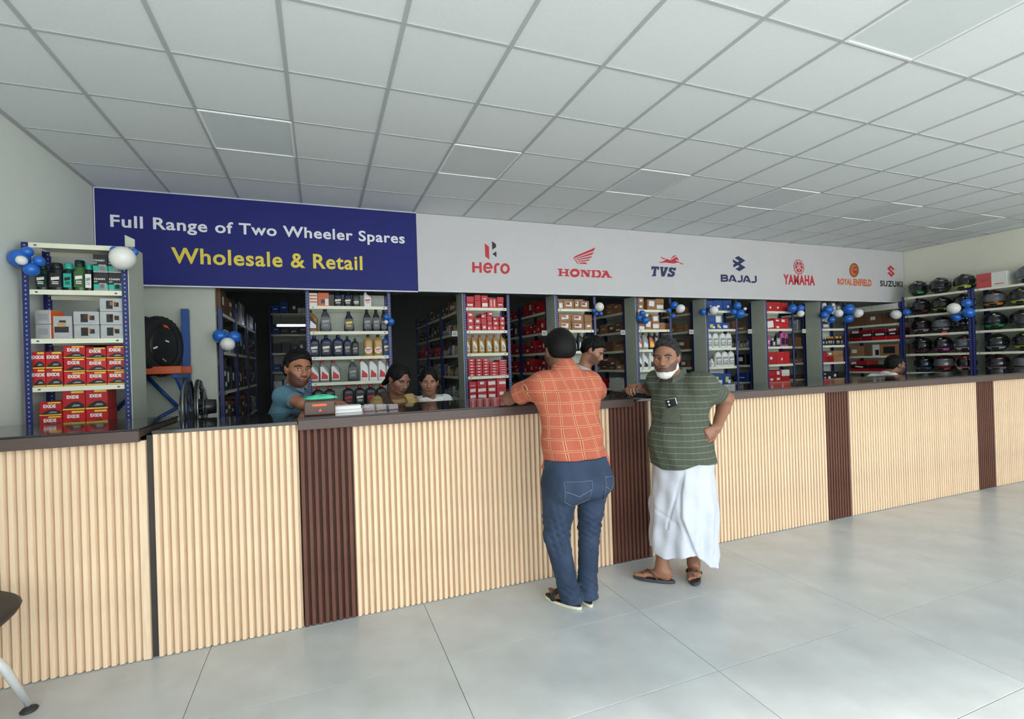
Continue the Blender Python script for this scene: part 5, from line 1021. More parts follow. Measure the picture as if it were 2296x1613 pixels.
# ================================================================ PEOPLE: smooth-blended volumes turned into one continuous surface
def V(*a): return np.array(a, float)
def nrm(a): a = np.asarray(a, float); return a / (np.linalg.norm(a) + 1e-12)
def cone(a, b, r1, r2, k=.02, tagid=0): return ('c', V(*a), V(*b), r1, r2, k, tagid)
def ell(c, r, M=None, k=.02, tagid=0): return ('e', V(*c), V(*r), np.eye(3) if M is None else np.asarray(M, float), k, tagid)
def slab(a, b, u, w1, d1, w2, d2, k=.03, tagid=0):
    """tapered limb with elliptic section; u = direction of the width"""
    a, b = V(*a), V(*b); n = nrm(b - a); u = nrm(np.asarray(u) - n * np.dot(u, n)); v = np.cross(n, u)
    return ('s', a, b, u, v, n, w1, d1, w2, d2, k, tagid)
def pdist(p, P):
    t = p[0]
    if t == 'c':
        a, b, r1, r2 = p[1:5]; ab = b - a; L2 = ab @ ab + 1e-12
        q = P - a; s = np.clip((q @ ab) / L2, 0, 1)
        return np.linalg.norm(q - s[:, None] * ab, axis=1) - (r1 + (r2 - r1) * s)
    if t == 'e':
        c, r, M = p[1:4]; q = (P - c) @ M.T
        k0 = np.linalg.norm(q / r, axis=1); k1 = np.linalg.norm(q / (r * r), axis=1) + 1e-9
        return k0 * (k0 - 1) / k1
    a, b, u, v, n, w1, d1, w2, d2 = p[1:10]
    L = np.linalg.norm(b - a); q = P - a; s = np.clip((q @ n) / L, 0, 1); q = q - s[:, None] * (n * L)
    w = w1 + (w2 - w1) * s; d = d1 + (d2 - d1) * s; m = np.minimum(w, d) * .8
    x, y, z = q @ u, q @ v, q @ n
    k0 = np.sqrt((x / w) ** 2 + (y / d) ** 2 + (z / m) ** 2); k1 = np.sqrt((x / w ** 2) ** 2 + (y / d ** 2) ** 2 + (z / m ** 2) ** 2) + 1e-9
    return np.where(k0 < 1e-6, -m, k0 * (k0 - 1) / k1)
def pk(p): return p[-2]
class Field:
    """union of blended prims; subs are carved out; cuts are functions P -> distance that must be negative; disp adds relief"""
    def __init__(s, prims, subs=(), cuts=(), disp=None): s.p = prims; s.s = subs; s.c = cuts; s.d = disp
    def __call__(s, P):
        d = pdist(s.p[0], P)
        for p in s.p[1:]:
            e = pdist(p, P); k = pk(p)
            h = np.clip(.5 + .5 * (d - e) / k, 0, 1); d = d + (e - d) * h - k * h * (1 - h)
        for p in s.s:
            e = -pdist(p, P); k = pk(p)
            h = np.clip(.5 - .5 * (d - e) / k, 0, 1); d = d + (e - d) * h + k * h * (1 - h)
        if s.d is not None: d = d + s.d(P)
        for c in s.c: d = np.maximum(d, c(P))
        return d
    def near(s, lo, hi):
        c = (lo + hi) / 2; R = np.linalg.norm(hi - lo) / 2; P = c[None]
        keep = [p for p in s.p if pdist(p, P)[0] < R + 2.5 * pk(p) + .02] or s.p[:1]
        return Field(keep, [p for p in s.s if pdist(p, P)[0] < R + .05], s.c, s.d)
    def ids(s, P):
        D = np.stack([pdist(p, P) for p in s.p]); return np.array([p[-1] for p in s.p])[D.argmin(0)]
    def bounds(s, pad=.03):
        lo = np.full(3, 1e9); hi = -lo
        for p in s.p:
            if p[0] == 'c': pts = [(p[1], p[3]), (p[2], p[4])]
            elif p[0] == 'e': pts = [(p[1], max(p[2]))]
            else: pts = [(p[1], max(p[6], p[7])), (p[2], max(p[8], p[9]))]
            for c, r in pts: lo = np.minimum(lo, c - r); hi = np.maximum(hi, c + r)
        return lo - pad, hi + pad
def surface(fld, h, lo=None, hi=None):
    """surface nets; coarse pass finds the blocks worth sampling"""
    if lo is None: lo, hi = fld.bounds()
    B_ = 6; H = B_ * h
    nb = np.maximum(1, np.ceil((hi - lo) / H).astype(int))
    cx = [lo[i] + H * (np.arange(nb[i]) + .5) for i in range(3)]
    C_ = np.stack(np.meshgrid(*cx, indexing='ij'), -1).reshape(-1, 3)
    dc = np.concatenate([fld(q) for q in np.array_split(C_, max(1, len(C_) // 200000))])
    n = nb * B_
    vol = np.repeat(np.repeat(np.repeat(dc.reshape(nb), B_, 0), B_, 1), B_, 2)
    act = np.argwhere(np.abs(dc.reshape(nb)) < H * 1.05 + .012)
    if len(act):
        o = np.stack(np.meshgrid(*[np.arange(B_)] * 3, indexing='ij'), -1).reshape(-1, 3)
        key = (act // 4) @ np.array((1, 1000, 1000000)); od = np.argsort(key, kind='stable'); act = act[od]; key = key[od]
        for ag in np.split(act, np.flatnonzero(np.diff(key)) + 1):
            q = (ag[:, None, :] * B_ + o[None]).reshape(-1, 3); P = lo + h * (q + .5)
            vol[q[:, 0], q[:, 1], q[:, 2]] = fld.near(P.min(0), P.max(0))(P)
    s = vol < 0
    a = s[:-1, :-1, :-1].astype(np.int8); cnt_ = np.zeros_like(a)
    for dx in (0, 1):
        for dy in (0, 1):
            for dz in (0, 1): cnt_ += s[dx:n[0] - 1 + dx, dy:n[1] - 1 + dy, dz:n[2] - 1 + dz]
    cells = np.argwhere((cnt_ > 0) & (cnt_ < 8))
    vid = -np.ones(tuple(n - 1), int); vid[cells[:, 0], cells[:, 1], cells[:, 2]] = np.arange(len(cells))
    acc = np.zeros((len(cells), 3)); w = np.zeros(len(cells))
    corners = [(0, 0, 0), (1, 0, 0), (0, 1, 0), (1, 1, 0), (0, 0, 1), (1, 0, 1), (0, 1, 1), (1, 1, 1)]
    vals = [vol[cells[:, 0] + c[0], cells[:, 1] + c[1], cells[:, 2] + c[2]] for c in corners]
    for i in range(8):
        for j in range(i + 1, 8):
            if sum(abs(corners[i][q] - corners[j][q]) for q in range(3)) != 1: continue
            m = (vals[i] < 0) != (vals[j] < 0)
            if not m.any(): continue
            t = vals[i][m] / (vals[i][m] - vals[j][m])
            acc[m] += np.array(corners[i]) + t[:, None] * (np.array(corners[j]) - np.array(corners[i])); w[m] += 1
    pts = lo + h * (cells + acc / w[:, None] + .5)
    F = []
    for ax in range(3):
        sl0 = [slice(1, -1)] * 3; sl1 = [slice(1, -1)] * 3; sl0[ax] = slice(0, -1); sl1[ax] = slice(1, None)
        A = s[tuple(sl0)]; Bq = s[tuple(sl1)]
        E = np.argwhere(A != Bq); 
        if not len(E): continue
        inside = A[E[:, 0], E[:, 1], E[:, 2]]
        base = E + 1; base[:, ax] -= 1
        u, v = [q for q in range(3) if q != ax]
        def g(du, dv):
            q = base.copy(); q[:, u] += du; q[:, v] += dv; return vid[q[:, 0], q[:, 1], q[:, 2]]
        Q = np.stack([g(-1, -1), g(0, -1), g(0, 0), g(-1, 0)], 1)
        flip = inside ^ (ax == 1)
        Q[~flip] = Q[~flip][:, ::-1]
        F.append(Q[(Q >= 0).all(1)])
    F = np.concatenate(F)
    a_, b_, c_, d_ = (pts[F[:, i]] for i in range(4))
    if (np.einsum("ij,ij->i", a_, np.cross(b_, c_)) + np.einsum("ij,ij->i", a_, np.cross(c_, d_))).sum() < 0: F = F[:, ::-1]
    return pts, F
def smooth_pts(pts, F, it=2, lam=.5):
    for _ in range(it):
        n = len(pts); A = np.concatenate([F[:, i] for i in range(4)] + [F[:, (i + 1) % 4] for i in range(4)]); Bq = np.concatenate([F[:, (i + 1) % 4] for i in range(4)] + [F[:, i] for i in range(4)])
        w = np.bincount(A, minlength=n); acc = np.stack([np.bincount(A, pts[Bq, k], n) for k in range(3)], 1)
        pts = pts + lam * (acc / np.maximum(w, 1)[:, None] - pts)
    return pts
def body_mesh(name, fld, h, m, parent=None, origin=(0, 0, 0), attr=None, it=2, tint=None):
    pts, F = surface(fld, h); pts = smooth_pts(pts, F, it)
    me = bpy.data.meshes.new(name)
    P = pts - np.array(origin)
    me.vertices.add(len(P)); me.vertices.foreach_set('co', P.astype(np.float32).ravel())
    me.loops.add(F.size); me.loops.foreach_set('vertex_index', F.astype(np.int32).ravel())
    me.polygons.add(len(F)); me.polygons.foreach_set('loop_start', (np.arange(len(F)) * 4).astype(np.int32)); me.polygons.foreach_set('loop_total', np.full(len(F), 4, np.int32))
    me.polygons.foreach_set('use_smooth', np.ones(len(F), bool))
    me.update(calc_edges=True); me.validate()
    if attr is not None:
        at = me.attributes.new('weave', 'FLOAT_VECTOR', 'POINT'); at.data.foreach_set('vector', attr(pts, fld).astype(np.float32).ravel())
    if tint is not None:
        at = me.attributes.new('tint', 'FLOAT_COLOR', 'POINT'); c = np.ones((len(P), 4), np.float32); c[:, :3] = tint(pts); at.data.foreach_set('color', c.ravel())
    me.materials.append(m)
    return link(name, me, parent, (0, 0, 0))
def skin_material(key, rough=.5):
    m = bpy.data.materials.new(key); m.use_nodes = True; nt = m.node_tree; b = nt.nodes['Principled BSDF']
    a = nt.nodes.new('ShaderNodeAttribute'); a.attribute_name = 'tint'
    tc = nt.nodes.new('ShaderNodeTexCoord'); nz = nt.nodes.new('ShaderNodeTexNoise'); nz.inputs['Scale'].default_value = 60; nt.links.new(tc.outputs['Object'], nz.inputs['Vector'])
    mr = nt.nodes.new('ShaderNodeMapRange'); mr.inputs['To Min'].default_value = .9; mr.inputs['To Max'].default_value = 1.08; nt.links.new(nz.outputs['Fac'], mr.inputs['Value'])
    sc_ = nt.nodes.new('ShaderNodeVectorMath'); sc_.operation = 'SCALE'; nt.links.new(a.outputs['Color'], sc_.inputs[0]); nt.links.new(mr.outputs[0], sc_.inputs['Scale'])
    nt.links.new(sc_.outputs[0], b.inputs['Base Color']); b.inputs['Roughness'].default_value = rough
    b.inputs['Subsurface Weight'].default_value = .08; b.inputs['Subsurface Radius'].default_value = (.01, .004, .002)
    return m
M_skin = skin_material('skin')
def weave_material(key, base, lines, rough=.85, fine=.06):
    """cloth: base colour and woven stripes along the garment's own weave coordinates.
    lines: (axis 0/1, period, halfwidth, offset, colour)"""
    m = bpy.data.materials.new(key); m.use_nodes = True; nt = m.node_tree; b = nt.nodes['Principled BSDF']
    a = nt.nodes.new('ShaderNodeAttribute'); a.attribute_name = 'weave'
    sp = nt.nodes.new('ShaderNodeSeparateXYZ'); nt.links.new(a.outputs['Vector'], sp.inputs[0])
    nz = nt.nodes.new('ShaderNodeTexNoise'); nz.inputs['Scale'].default_value = 90; nz.inputs['Detail'].default_value = 4; nt.links.new(a.outputs['Vector'], nz.inputs['Vector'])
    mr = nt.nodes.new('ShaderNodeMapRange'); mr.inputs['To Min'].default_value = 1 - fine * 2; mr.inputs['To Max'].default_value = 1 + fine * 2; nt.links.new(nz.outputs['Fac'], mr.inputs['Value'])
    col = nt.nodes.new('ShaderNodeRGB'); col.outputs[0].default_value = lin(base) + (1,); cur = col.outputs[0]
    def mth(op, x, y=None):
        n = nt.nodes.new('ShaderNodeMath'); n.operation = op
        for i, q in enumerate((x, y)):
            if isinstance(q, (int, float)): n.inputs[i].default_value = q
            elif q is not None: nt.links.new(q, n.inputs[i])
        return n.outputs[0]
    for ax, per, hw, off, c in lines:
        fr = mth('FRACT', mth('ADD', mth('DIVIDE', sp.outputs[ax], per), off + 100.0))
        mk = mth('LESS_THAN', mth('ABSOLUTE', mth('SUBTRACT', fr, .5)), hw / per)
        mx = nt.nodes.new('ShaderNodeMix'); mx.data_type = 'RGBA'; nt.links.new(mk, mx.inputs['Factor']); nt.links.new(cur, mx.inputs['A']); mx.inputs['B'].default_value = lin(c) + (1,); cur = mx.outputs['Result']
    sc_ = nt.nodes.new('ShaderNodeVectorMath'); sc_.operation = 'SCALE'; nt.links.new(cur, sc_.inputs[0]); nt.links.new(mr.outputs[0], sc_.inputs['Scale'])
    nt.links.new(sc_.outputs[0], b.inputs['Base Color']); b.inputs['Roughness'].default_value = rough; b.inputs['Specular IOR Level'].default_value = .2
    return m
class Frame:
    """local axes: x = the person's left, y = forward, z = up"""
    def __init__(s, o, fwd, up=(0, 0, 1)):
        f = nrm(fwd); u = nrm(np.asarray(up, float) - f * np.dot(up, f)); l = np.cross(u, f)
        s.o = V(*o); s.M = np.stack([l, f, u])
    def p(s, x, y, z): return s.o + np.array((x, y, z)) @ s.M
    def d(s, x, y, z): return np.array((x, y, z)) @ s.M
    def loc(s, P): return (P - s.o) @ s.M.T
def head_prims(F, sc=1.0, female=False, neck_to=None, jaw=1.0, tid=1):
    q = lambda x, y, z: F.p(x * sc, y * sc, z * sc)
    e = lambda c, r, k=.015: ell(q(*c), np.array(r) * sc, F.M, k * sc, tid)
    cn = lambda a, b, r1, r2, k=.01: cone(q(*a), q(*b), r1 * sc, r2 * sc, k * sc, tid)
    L = [e((0, -.012, .034), (.073, .095, .088)), e((0, .026, -.03), (.060 * jaw, .064, .080), .04), e((0, .062, -.088), (.026 * jaw, .026, .022), .03),
         e((0, .018, -.07), (.055 * jaw, .058, .035), .03)]
    for s_ in (1, -1):
        L += [e((s_ * .04, .052, -.022), (.026, .028, .026), .03), e((s_ * .03, .075, .026), (.026, .013, .010), .012),
              e((s_ * .075, -.008, -.004), (.009, .02, .031), .012), e((s_ * .079, -.014, .006), (.007, .019, .022), .008),
              e((s_ * .0115, .101, -.033), (.0085, .010, .0075), .008)]
    L += [cn((0, .086, .016), (0, .108, -.026), .0085, .0125, .014), e((0, .107, -.029), (.0115, .0115, .0095), .008),
          e((0, .087, -.058), (.023, .012, .0065), .008), e((0, .085, -.068), (.020, .012, .0075), .006), e((0, .075, -.05), (.03, .02, .015), .02)]
    if neck_to is not None: L += [cone(q(0, -.022, -.06), neck_to, .056 * sc, .062 * sc, .03, tid)]
    sub = [e((s_ * .032, .099, .004), (.017, .017, .0105), .014) for s_ in (1, -1)]
    return L, sub
def add_face(t, F, sc=1.0, brow=(28, 22, 20), gaze=(0, 0), brow_r=.0042, fld=None, open_=1.0, lip=(120, 70, 62)):
    """eyes, lid lines and brows laid on the face surface"""
    q = lambda x, y, z: F.p(x * sc, y * sc, z * sc)
    gx = np.arange(-.066, .0661, .003); gz = np.arange(-.085, .0451, .0025)
    GX_, GZ_ = np.meshgrid(gx, gz, indexing='ij'); yy = np.full(GX_.shape, .135)
    for _ in range(26):
        d = fld((F.o + (np.stack([GX_, yy, GZ_], -1).reshape(-1, 3) * sc) @ F.M)).reshape(GX_.shape) / sc
        yy = np.maximum(.02, yy - np.where(d > .0003, np.maximum(.0004, d * .75), 0))
    def front(x, z):
        a = min(max((x - gx[0]) / .003, 0), len(gx) - 1.001); b = min(max((z - gz[0]) / .0025, 0), len(gz) - 1.001); i, j = int(a), int(b); a -= i; b -= j
        return (yy[i, j] * (1 - a) + yy[i + 1, j] * a) * (1 - b) + (yy[i, j + 1] * (1 - a) + yy[i + 1, j + 1] * a) * b
    Mw = mat('eye_white', (186, 178, 168), rough=.25, var=.02); Mi = mat('eye_iris', (30, 20, 17), rough=.15); Mb = mat('brow_%d_%d_%d' % brow, brow, rough=.8); Ml = mat('lid_line', (42, 26, 22), rough=.7)
    for s_ in (1, -1):
        cx, cz = s_ * .032, .003; W, Hh = .0145, .0056 * open_
        def lens(w, h, bulge, dx=0.0, n=16):
            rings = []
            for k, b_ in ((1.0, -.002), (.98, .0004), (.75, .0016), (.4, .0023), (.02, .0025)):
                rings.append([tuple(q(cx + dx + w * k * math.cos(a), front(cx + dx + w * k * math.cos(a) * .6, cz + h * k * math.sin(a) * .6) + b_ * 1.0 + bulge, cz + h * k * math.sin(a) * (1.0 if math.sin(a) > 0 else .8))) for a in [2 * PI * i / n for i in range(n)]])
            return MB().ring_loft(rings)
        eo = lens(W, Hh, .0).build('eye', Mw, t)
        lens(.0062, Hh * 1.02, .0012, gaze[0] * .03).build('iris', Mi, (eo, t[1]))
        def line(zs, r, nm, m, x0=-1.08, x1=1.08, push=.002):
            pts = []
            for i in range(9):
                u = x0 + (x1 - x0) * i / 8; x = cx + W * u; z = cz + zs(u); pts.append(q(x, front(x, z) + push, z))
            rr = [r * sc * (.5 + .5 * math.sin(PI * (i + .6) / 9.2)) for i in range(9)]
            return MB().tube(pts, rr, 6).build(nm, m, t)
        line(lambda u: Hh * math.sqrt(max(0, 1.17 - u * u)) * .92 + .0004, .0019, 'eyelid', Ml)
        zb = lambda u: .0205 + .0045 * math.cos((u * s_ - .25) * 1.25) - .002 * max(0, u * s_)
        line(zb, brow_r, 'eyebrow', Mb, -1.35 if s_ > 0 else -1.6, 1.6 if s_ > 0 else 1.35, .0015)
    M_lip = mat('lip_%d_%d_%d' % lip, lip, rough=.45); M_mth = mat('mouth_line', (50, 26, 24), rough=.7)
    def mline(zf, w, r, nm, m, push):
        pts = []; rr = []
        for i in range(11):
            u = -1 + i / 5.0; x = w * u; z = zf(u); pts.append(q(x, front(x, z) + push, z)); rr.append(r * sc * (.25 + .75 * math.cos(u * 1.35)))
        MB().tube(pts, rr, 8).build(nm, m, t)
    mline(lambda u: -.0585 + .0012 * math.cos(u * 6) * (abs(u) < .55) - .001 * u * u, .024, .0042, 'lip', M_lip, -.0012)
    mline(lambda u: -.0685 + .0035 * u * u, .021, .0050, 'lip', M_lip, -.0014)
    mline(lambda u: -.0628 - .0006 * abs(u), .0255, .0016, 'mouth', M_mth, .0012)
def hairline_cut(F, sc, pts, side=.25):
    ys = np.array([p[0] for p in pts]) * sc; zs = np.array([p[1] for p in pts]) * sc
    def f(P):
        q = F.loc(P); return np.interp(q[:, 1], ys, zs) - side * np.clip(np.abs(q[:, 0]) - .018 * sc, 0, .045 * sc) * (q[:, 1] > .02 * sc) - q[:, 2]
    return f
def wobble(amp, fr, seed=0):
    rs = np.random.RandomState(seed); K = rs.normal(size=(6, 3)) * fr; ph = rs.uniform(0, 6, 6)
    return lambda P: amp * sum(np.sin(P @ K[i] + ph[i]) for i in range(6)) / 3
HL_M = [(-.14, -.08), (-.07, -.07), (-.03, -.02), (-.012, .012), (.0, -.005), (.018, -.012), (.022, .045), (.05, .062), (.08, .072), (.12, .074)]
def hair_field(F, sc=1.0, thick=.014, line=HL_M, top=.012, amp=.0016, fr=160, seed=1, extra=(), strands=0.0, side=.25):
    q = lambda x, y, z: F.p(x * sc, y * sc, z * sc)
    pr = [ell(q(0, -.014, .036), np.array((.073 + thick, .096 + thick, .089 + top)) * sc, F.M, .02), ell(q(0, -.03, -.005), np.array((.069 + thick * .8, .072 + thick, .08)) * sc, F.M, .03)] + list(extra)
    hc = hairline_cut(F, sc, line, side)
    return Field(pr, cuts=[hc], disp=lambda P, w=wobble(amp, fr, seed): w(P) + (thick + .004) * sc * np.exp(-np.clip(-hc(P), 0, 1) / (.013 * sc)) + (strands * np.sin(np.arctan2(F.loc(P)[:, 0], F.loc(P)[:, 2]) * 46 + 2 * np.sin(F.loc(P)[:, 1] * 60)) if strands else 0))
def hand_prims(wrist, dirv, back, side, curl=(.5, .5, .5, .5), thumb=.5, sc=1.0, tid=2, spread=.1):
    """side=+1: thumb lies on +s where s = dir x back"""
    d = nrm(dirv); n = nrm(np.asarray(back) - d * np.dot(back, d)); s_ = np.cross(d, n) * side
    w = V(*wrist); L = []
    pl = .085 * sc
    L.append(slab(w, w + d * pl, s_, .026 * sc, .016 * sc, .038 * sc, .014 * sc, .02, tid))
    lens = (.040, .046, .043, .033)
    for i in range(4):
        o = (1.5 - i) * .0195 * sc
        root = w + d * (pl * (1.0 - .05 * abs(i - 1))) + s_ * o
        fd = nrm(d + s_ * (1.5 - i) * spread); c = curl[i]
        p0 = root - fd * .012; p = root; ang = 0
        r = (.0092, .0095, .009, .008)[i] * sc
        for j, (fl, ca) in enumerate(((1.0, .9), (.62, 1.25), (.5, .9))):
            ang += c * ca
            dd = nrm(fd * math.cos(ang) - n * math.sin(ang))
            q = p + dd * lens[i] * fl * sc
            L.append(cone(p0 if j == 0 else p, q, r * (1 - .08 * j), r * (1 - .08 * (j + 1)), .006, tid)); p = q
    root = w + d * .02 * sc + s_ * .022 * sc; td = nrm(d * .75 + s_ * .75 - n * thumb * .5)
    q = root + td * .042 * sc; L.append(cone(root, q, .014 * sc, .0115 * sc, .012, tid))
    td2 = nrm(d * 1.0 + s_ * (.25 - thumb * .4) - n * thumb * .7); q2 = q + td2 * .032 * sc; L.append(cone(q, q2, .011 * sc, .0095 * sc, .006, tid))
    L.append(cone(q2, q2 + nrm(td2 - n * thumb * .3) * .024 * sc, .0095 * sc, .008 * sc, .005, tid))
    return L
def foot_prims(ankle, heel, toe, sc=1.0, tid=3, z0=.02):
    """heel, toe: floor points (x, y); the foot stands z0 above the floor"""
    h = V(heel[0], heel[1], z0); t = V(toe[0], toe[1], z0); d = nrm(t - h); s_ = np.cross(V(0, 0, 1), d)
    L = [cone(h + d * .03 + V(0, 0, .03), h + d * .03 + V(0, 0, .05), .031, .034, .02, tid), slab(h + d * .04 + V(0, 0, .028), h + d * .17 + V(0, 0, .022), s_, .033, .028, .043, .02, .03, tid),
         cone(ankle, h + d * .065 + V(0, 0, .06), .036, .04, .035, tid)]
    return L, d, s_
def toes(h, d, s_, big, z0, tid=3, ln=.25):
    """big=+1: big toe towards +s"""
    L = []
    for i in range(5):
        o = (2 - i) * .0175 * big; base = V(h[0], h[1], z0 + .016) + d * (.175 - .009 * i) + s_ * o
        tip = base + d * ((.058, .050, .046, .040, .033)[i]); r = (.0125, .0092, .009, .0085, .008)[i]
        L.append(cone(base, tip, r * 1.1, r, .008, tid))
    return L
def tinter(base, head=None, lips=None, beard=None, stubble=None, sc=1.0):
    """base skin colour plus lips and stubble given in head coordinates"""
    b0 = np.array(lin(base))
    def f(P):
        c = np.tile(b0, (len(P), 1))
        if head is not None:
            q = head.loc(P) / sc; x, y, z = q[:, 0], q[:, 1], q[:, 2]
            if stubble is not None:
                zl = np.where(np.abs(x) < .03, -.048 - .0 * x, -.045 + (np.abs(x) - .03) * .9)
                w = np.clip((zl - z) / .012, 0, 1) * np.clip((y - .0) / .02, 0, 1) * np.clip((z + .125) / .02, 0, 1)
                w = np.maximum(w, np.exp(-((z + .047) / .006) ** 2) * (np.abs(x) < .028) * (y > .06))
                c = c * (1 - w[:, None] * stubble[3]) + np.array(lin(stubble[:3])) * w[:, None] * stubble[3]
            if lips is not None:
                w = np.clip(1 - ((x / .025) ** 2 + ((z + .0625) / .0105) ** 2), 0, 1) ** .5 * (y > .07)
                c = c * (1 - w[:, None]) + np.array(lin(lips)) * w[:, None]
        return c
    return f
M_hairb = mat('hair_black', (13, 11, 11), rough=.6, var=.35, scale=220, spec=.18)
M_hairg = mat('hair_grey', (36, 35, 36), rough=.6, spec=.2, var=1.3, scale=70, stretch=(3, 1, .6))
M_beardw = mat('beard_white', (206, 204, 200), rough=.8, var=.12, scale=160)
def torso_uv(c, axis_x, fwd, R=.17, arms=(), shear=0.0, top=.06):
    """weave coordinates: round the trunk and up; along and round each sleeve"""
    c = V(*c); ax = nrm(axis_x); fw = nrm(fwd)
    def f(P, fld):
        q = P - c; X_, Y_ = q @ ax, -(q @ fw); tt = np.linspace(-PI, PI, 361); ds = np.hypot(R * np.cos(tt), R * .66 * np.sin(tt)) * (tt[1] - tt[0]); S = np.cumsum(ds); S -= S[180]
        arc = np.interp(np.arctan2(X_ / R, Y_ / (R * .66)), tt, S); w = np.clip((q[:, 2] - top) / .08, 0, 1)
        u = (1 - w) * arc + w * X_ * 1.05 + shear * q[:, 2]; out = np.stack([u, q[:, 2], np.zeros(len(P))], 1)
        ids = fld.ids(P)
        for tid, a, b in arms:
            m = ids == tid; a_, b_ = V(*a), V(*b); n = nrm(b_ - a_); r = P - a_; m = m & (r @ n > .075); r = r[m]
            e1 = nrm(np.cross(n, V(0, 0, 1))); e2 = np.cross(n, e1)
            out[m] = np.stack([np.arctan2(r @ e1, r @ e2) * .075, r @ n, np.zeros(m.sum())], 1)
        return out
    return f
def plane(pt, n):
    """keeps the side the normal points away from"""
    pt = V(*pt); n = nrm(n); return lambda P: (P - pt) @ n
# ---------------------------------------------------------------- A: man in the orange checked shirt, seen from behind, elbows on the counter
def person_a():
    t = thing('person', 'man in orange checked shirt and blue jeans leaning on the counter, back turned', 'person', (1.45, 2.6, 0)); O = (1.45, 2.6, 0)
    hd = Frame((1.435, 2.665, 1.592), (.12, 1, -.12), (.03, .12, 1))
    nk = V(1.445, 2.60, 1.46)
    shL, shR = V(1.27, 2.62, 1.395), V(1.63, 2.62, 1.385)     # image left / right
    elL, elR = V(1.165, 2.885, 1.295), V(1.85, 2.86, 1.295)
    wrL, wrR = V(1.375, 3.07, 1.29), V(1.66, 3.08, 1.29)
    hp, hs = head_prims(hd, 1.12, neck_to=nk)
    body = hp + [slab((1.45, 2.52, .9), (1.455, 2.60, 1.38), (1, 0, 0), .15, .1, .17, .09, .05), cone(shL, elL, .05, .042, .04, 2), cone(elL, wrL, .042, .028, .02, 2), cone(shR, elR, .05, .042, .04, 2), cone(elR, wrR, .042, .028, .02, 2)]
    body += hand_prims(wrL, (1, .35, -.05), (0, 0, 1), -1, (.4, .4, .4, .5), .3) + hand_prims(wrR, (-1, .45, 0), (0, 0, 1), 1, (.3, .35, .4, .5), .3)
    # legs and feet
    hipL, hipR = V(1.35, 2.50, .86), V(1.53, 2.50, .86)
    knL, knR = V(1.322, 2.565, .47), V(1.565, 2.585, .47)
    anL, anR = V(1.415, 2.60, .10), V(1.535, 2.605, .10)
    hlL, toL = (1.455, 2.555), (1.325, 2.79); hlR, toR = (1.535, 2.555), (1.565, 2.81)
    body += [cone(hipL, knL, .075, .05, .03), cone(knL, anL, .05, .035, .03), cone(hipR, knR, .075, .05, .03), cone(knR, anR, .05, .035, .03)]
    for an, hl, to, big in ((anL, hlL, toL, -1), (anR, hlR, toR, 1)):
        fp, d, s_ = foot_prims(an, hl, to, z0=.024); body += fp + toes(hl, d, s_, big, .024)
    FB = Field(body, hs); o = body_mesh('body', FB, .0055, M_skin, t, O, tint=tinter((118, 78, 60), hd, (110, 66, 58), stubble=(38, 28, 26, .5), sc=1.12))
    add_face(t_off(t, O), hd, 1.12, fld=Field(hp, hs))
    ha = body_mesh('hair', hair_field(hd, 1.12, .012, [(-.14, -.05), (-.08, -.048), (-.045, -.04), (-.03, .012), (-.005, .0), (.02, .0), (.03, .05), (.08, .072), (.12, .075)], .012, .001, 300, 3), .004, M_hairb, t, O, it=1)
    # shirt
    X = V(1, .02, 0)
    def folds(P):
        z = P[:, 2]; x = P[:, 0]
        w = np.clip((1.2 - z) / .2, 0, 1)
        return w * (.006 * np.sin(x * 26 + z * 34) + .004 * np.sin(x * 50 - z * 22)) + .0025 * np.sin(x * 40 + z * 15) + .0035 * np.exp(-((z - 1.33) / .1) ** 2) * np.sin((x - 1.45) * 34)
    sh = [slab((1.448, 2.522, .86), (1.438, 2.54, 1.06), X, .225, .145, .19, .128, .05, 1), slab((1.438, 2.54, 1.06), (1.45, 2.585, 1.30), X, .19, .128, .198, .125, .06, 1), slab((1.45, 2.585, 1.28), (1.45, 2.595, 1.36), X, .198, .12, .165, .1, .06, 1),
          cone((1.30, 2.60, 1.385), (1.445, 2.60, 1.455), .062, .062, .06, 1), cone((1.60, 2.60, 1.375), (1.445, 2.60, 1.455), .062, .062, .06, 1),
          cone(shL, elL, .066, .07, .09, 4), cone(shR, elR, .066, .068, .09, 5), cone((1.445, 2.61, 1.44), (1.44, 2.635, 1.525), .082, .07, .035, 1)]
    eL = shL + (elL - shL) * .68; eR = shR + (elR - shR) * .70
    def hem(P): return np.where(P[:, 2] < 1.2, .862 + .022 * np.cos((P[:, 0] - 1.47) * 13) * -1 + .01 - P[:, 2], -1.0)
    def slv(P):
        a = (P - eL) @ nrm(elL - shL); b = (P - eR) @ nrm(elR - shR)
        return np.maximum(np.where(P[:, 0] < 1.30, a, -1), np.where(P[:, 0] > 1.62, b, -1))
    def col(P): 
        n = nrm(V(-.05, .25, 1)); return np.where(P[:, 2] > 1.42, (P - V(1.44, 2.63, 1.535)) @ n, -1)
    m = weave_material('orange_check', (172, 92, 72), [(0, .07, .0058, .1, (204, 142, 108)), (0, .07, .0024, .1, (132, 68, 46)), (1, .07, .0058, .3, (204, 142, 108)), (1, .07, .0024, .3, (132, 68, 46))])
    body_mesh('shirt', Field(sh, cuts=[hem, slv, col], disp=folds), .006, m, t, O, attr=torso_uv((1.445, 2.58, 1.2), X, (0, 1, 0), .19, [(4, shL, elL), (5, shR, elR)], .14))
    # jeans
    def jf(P):
        z, x, y = P[:, 2], P[:, 0], P[:, 1]
        w = np.exp(-((z - .50) / .13) ** 2) + .9 * np.exp(-((z - .12) / .08) ** 2) + .12
        return w * (.0032 * np.sin(z * 62 + x * 62 + 9 * np.sin(x * 15)) + .003 * np.sin(z * 110 - x * 70) + .002 * np.sin(z * 160 + x * 120))
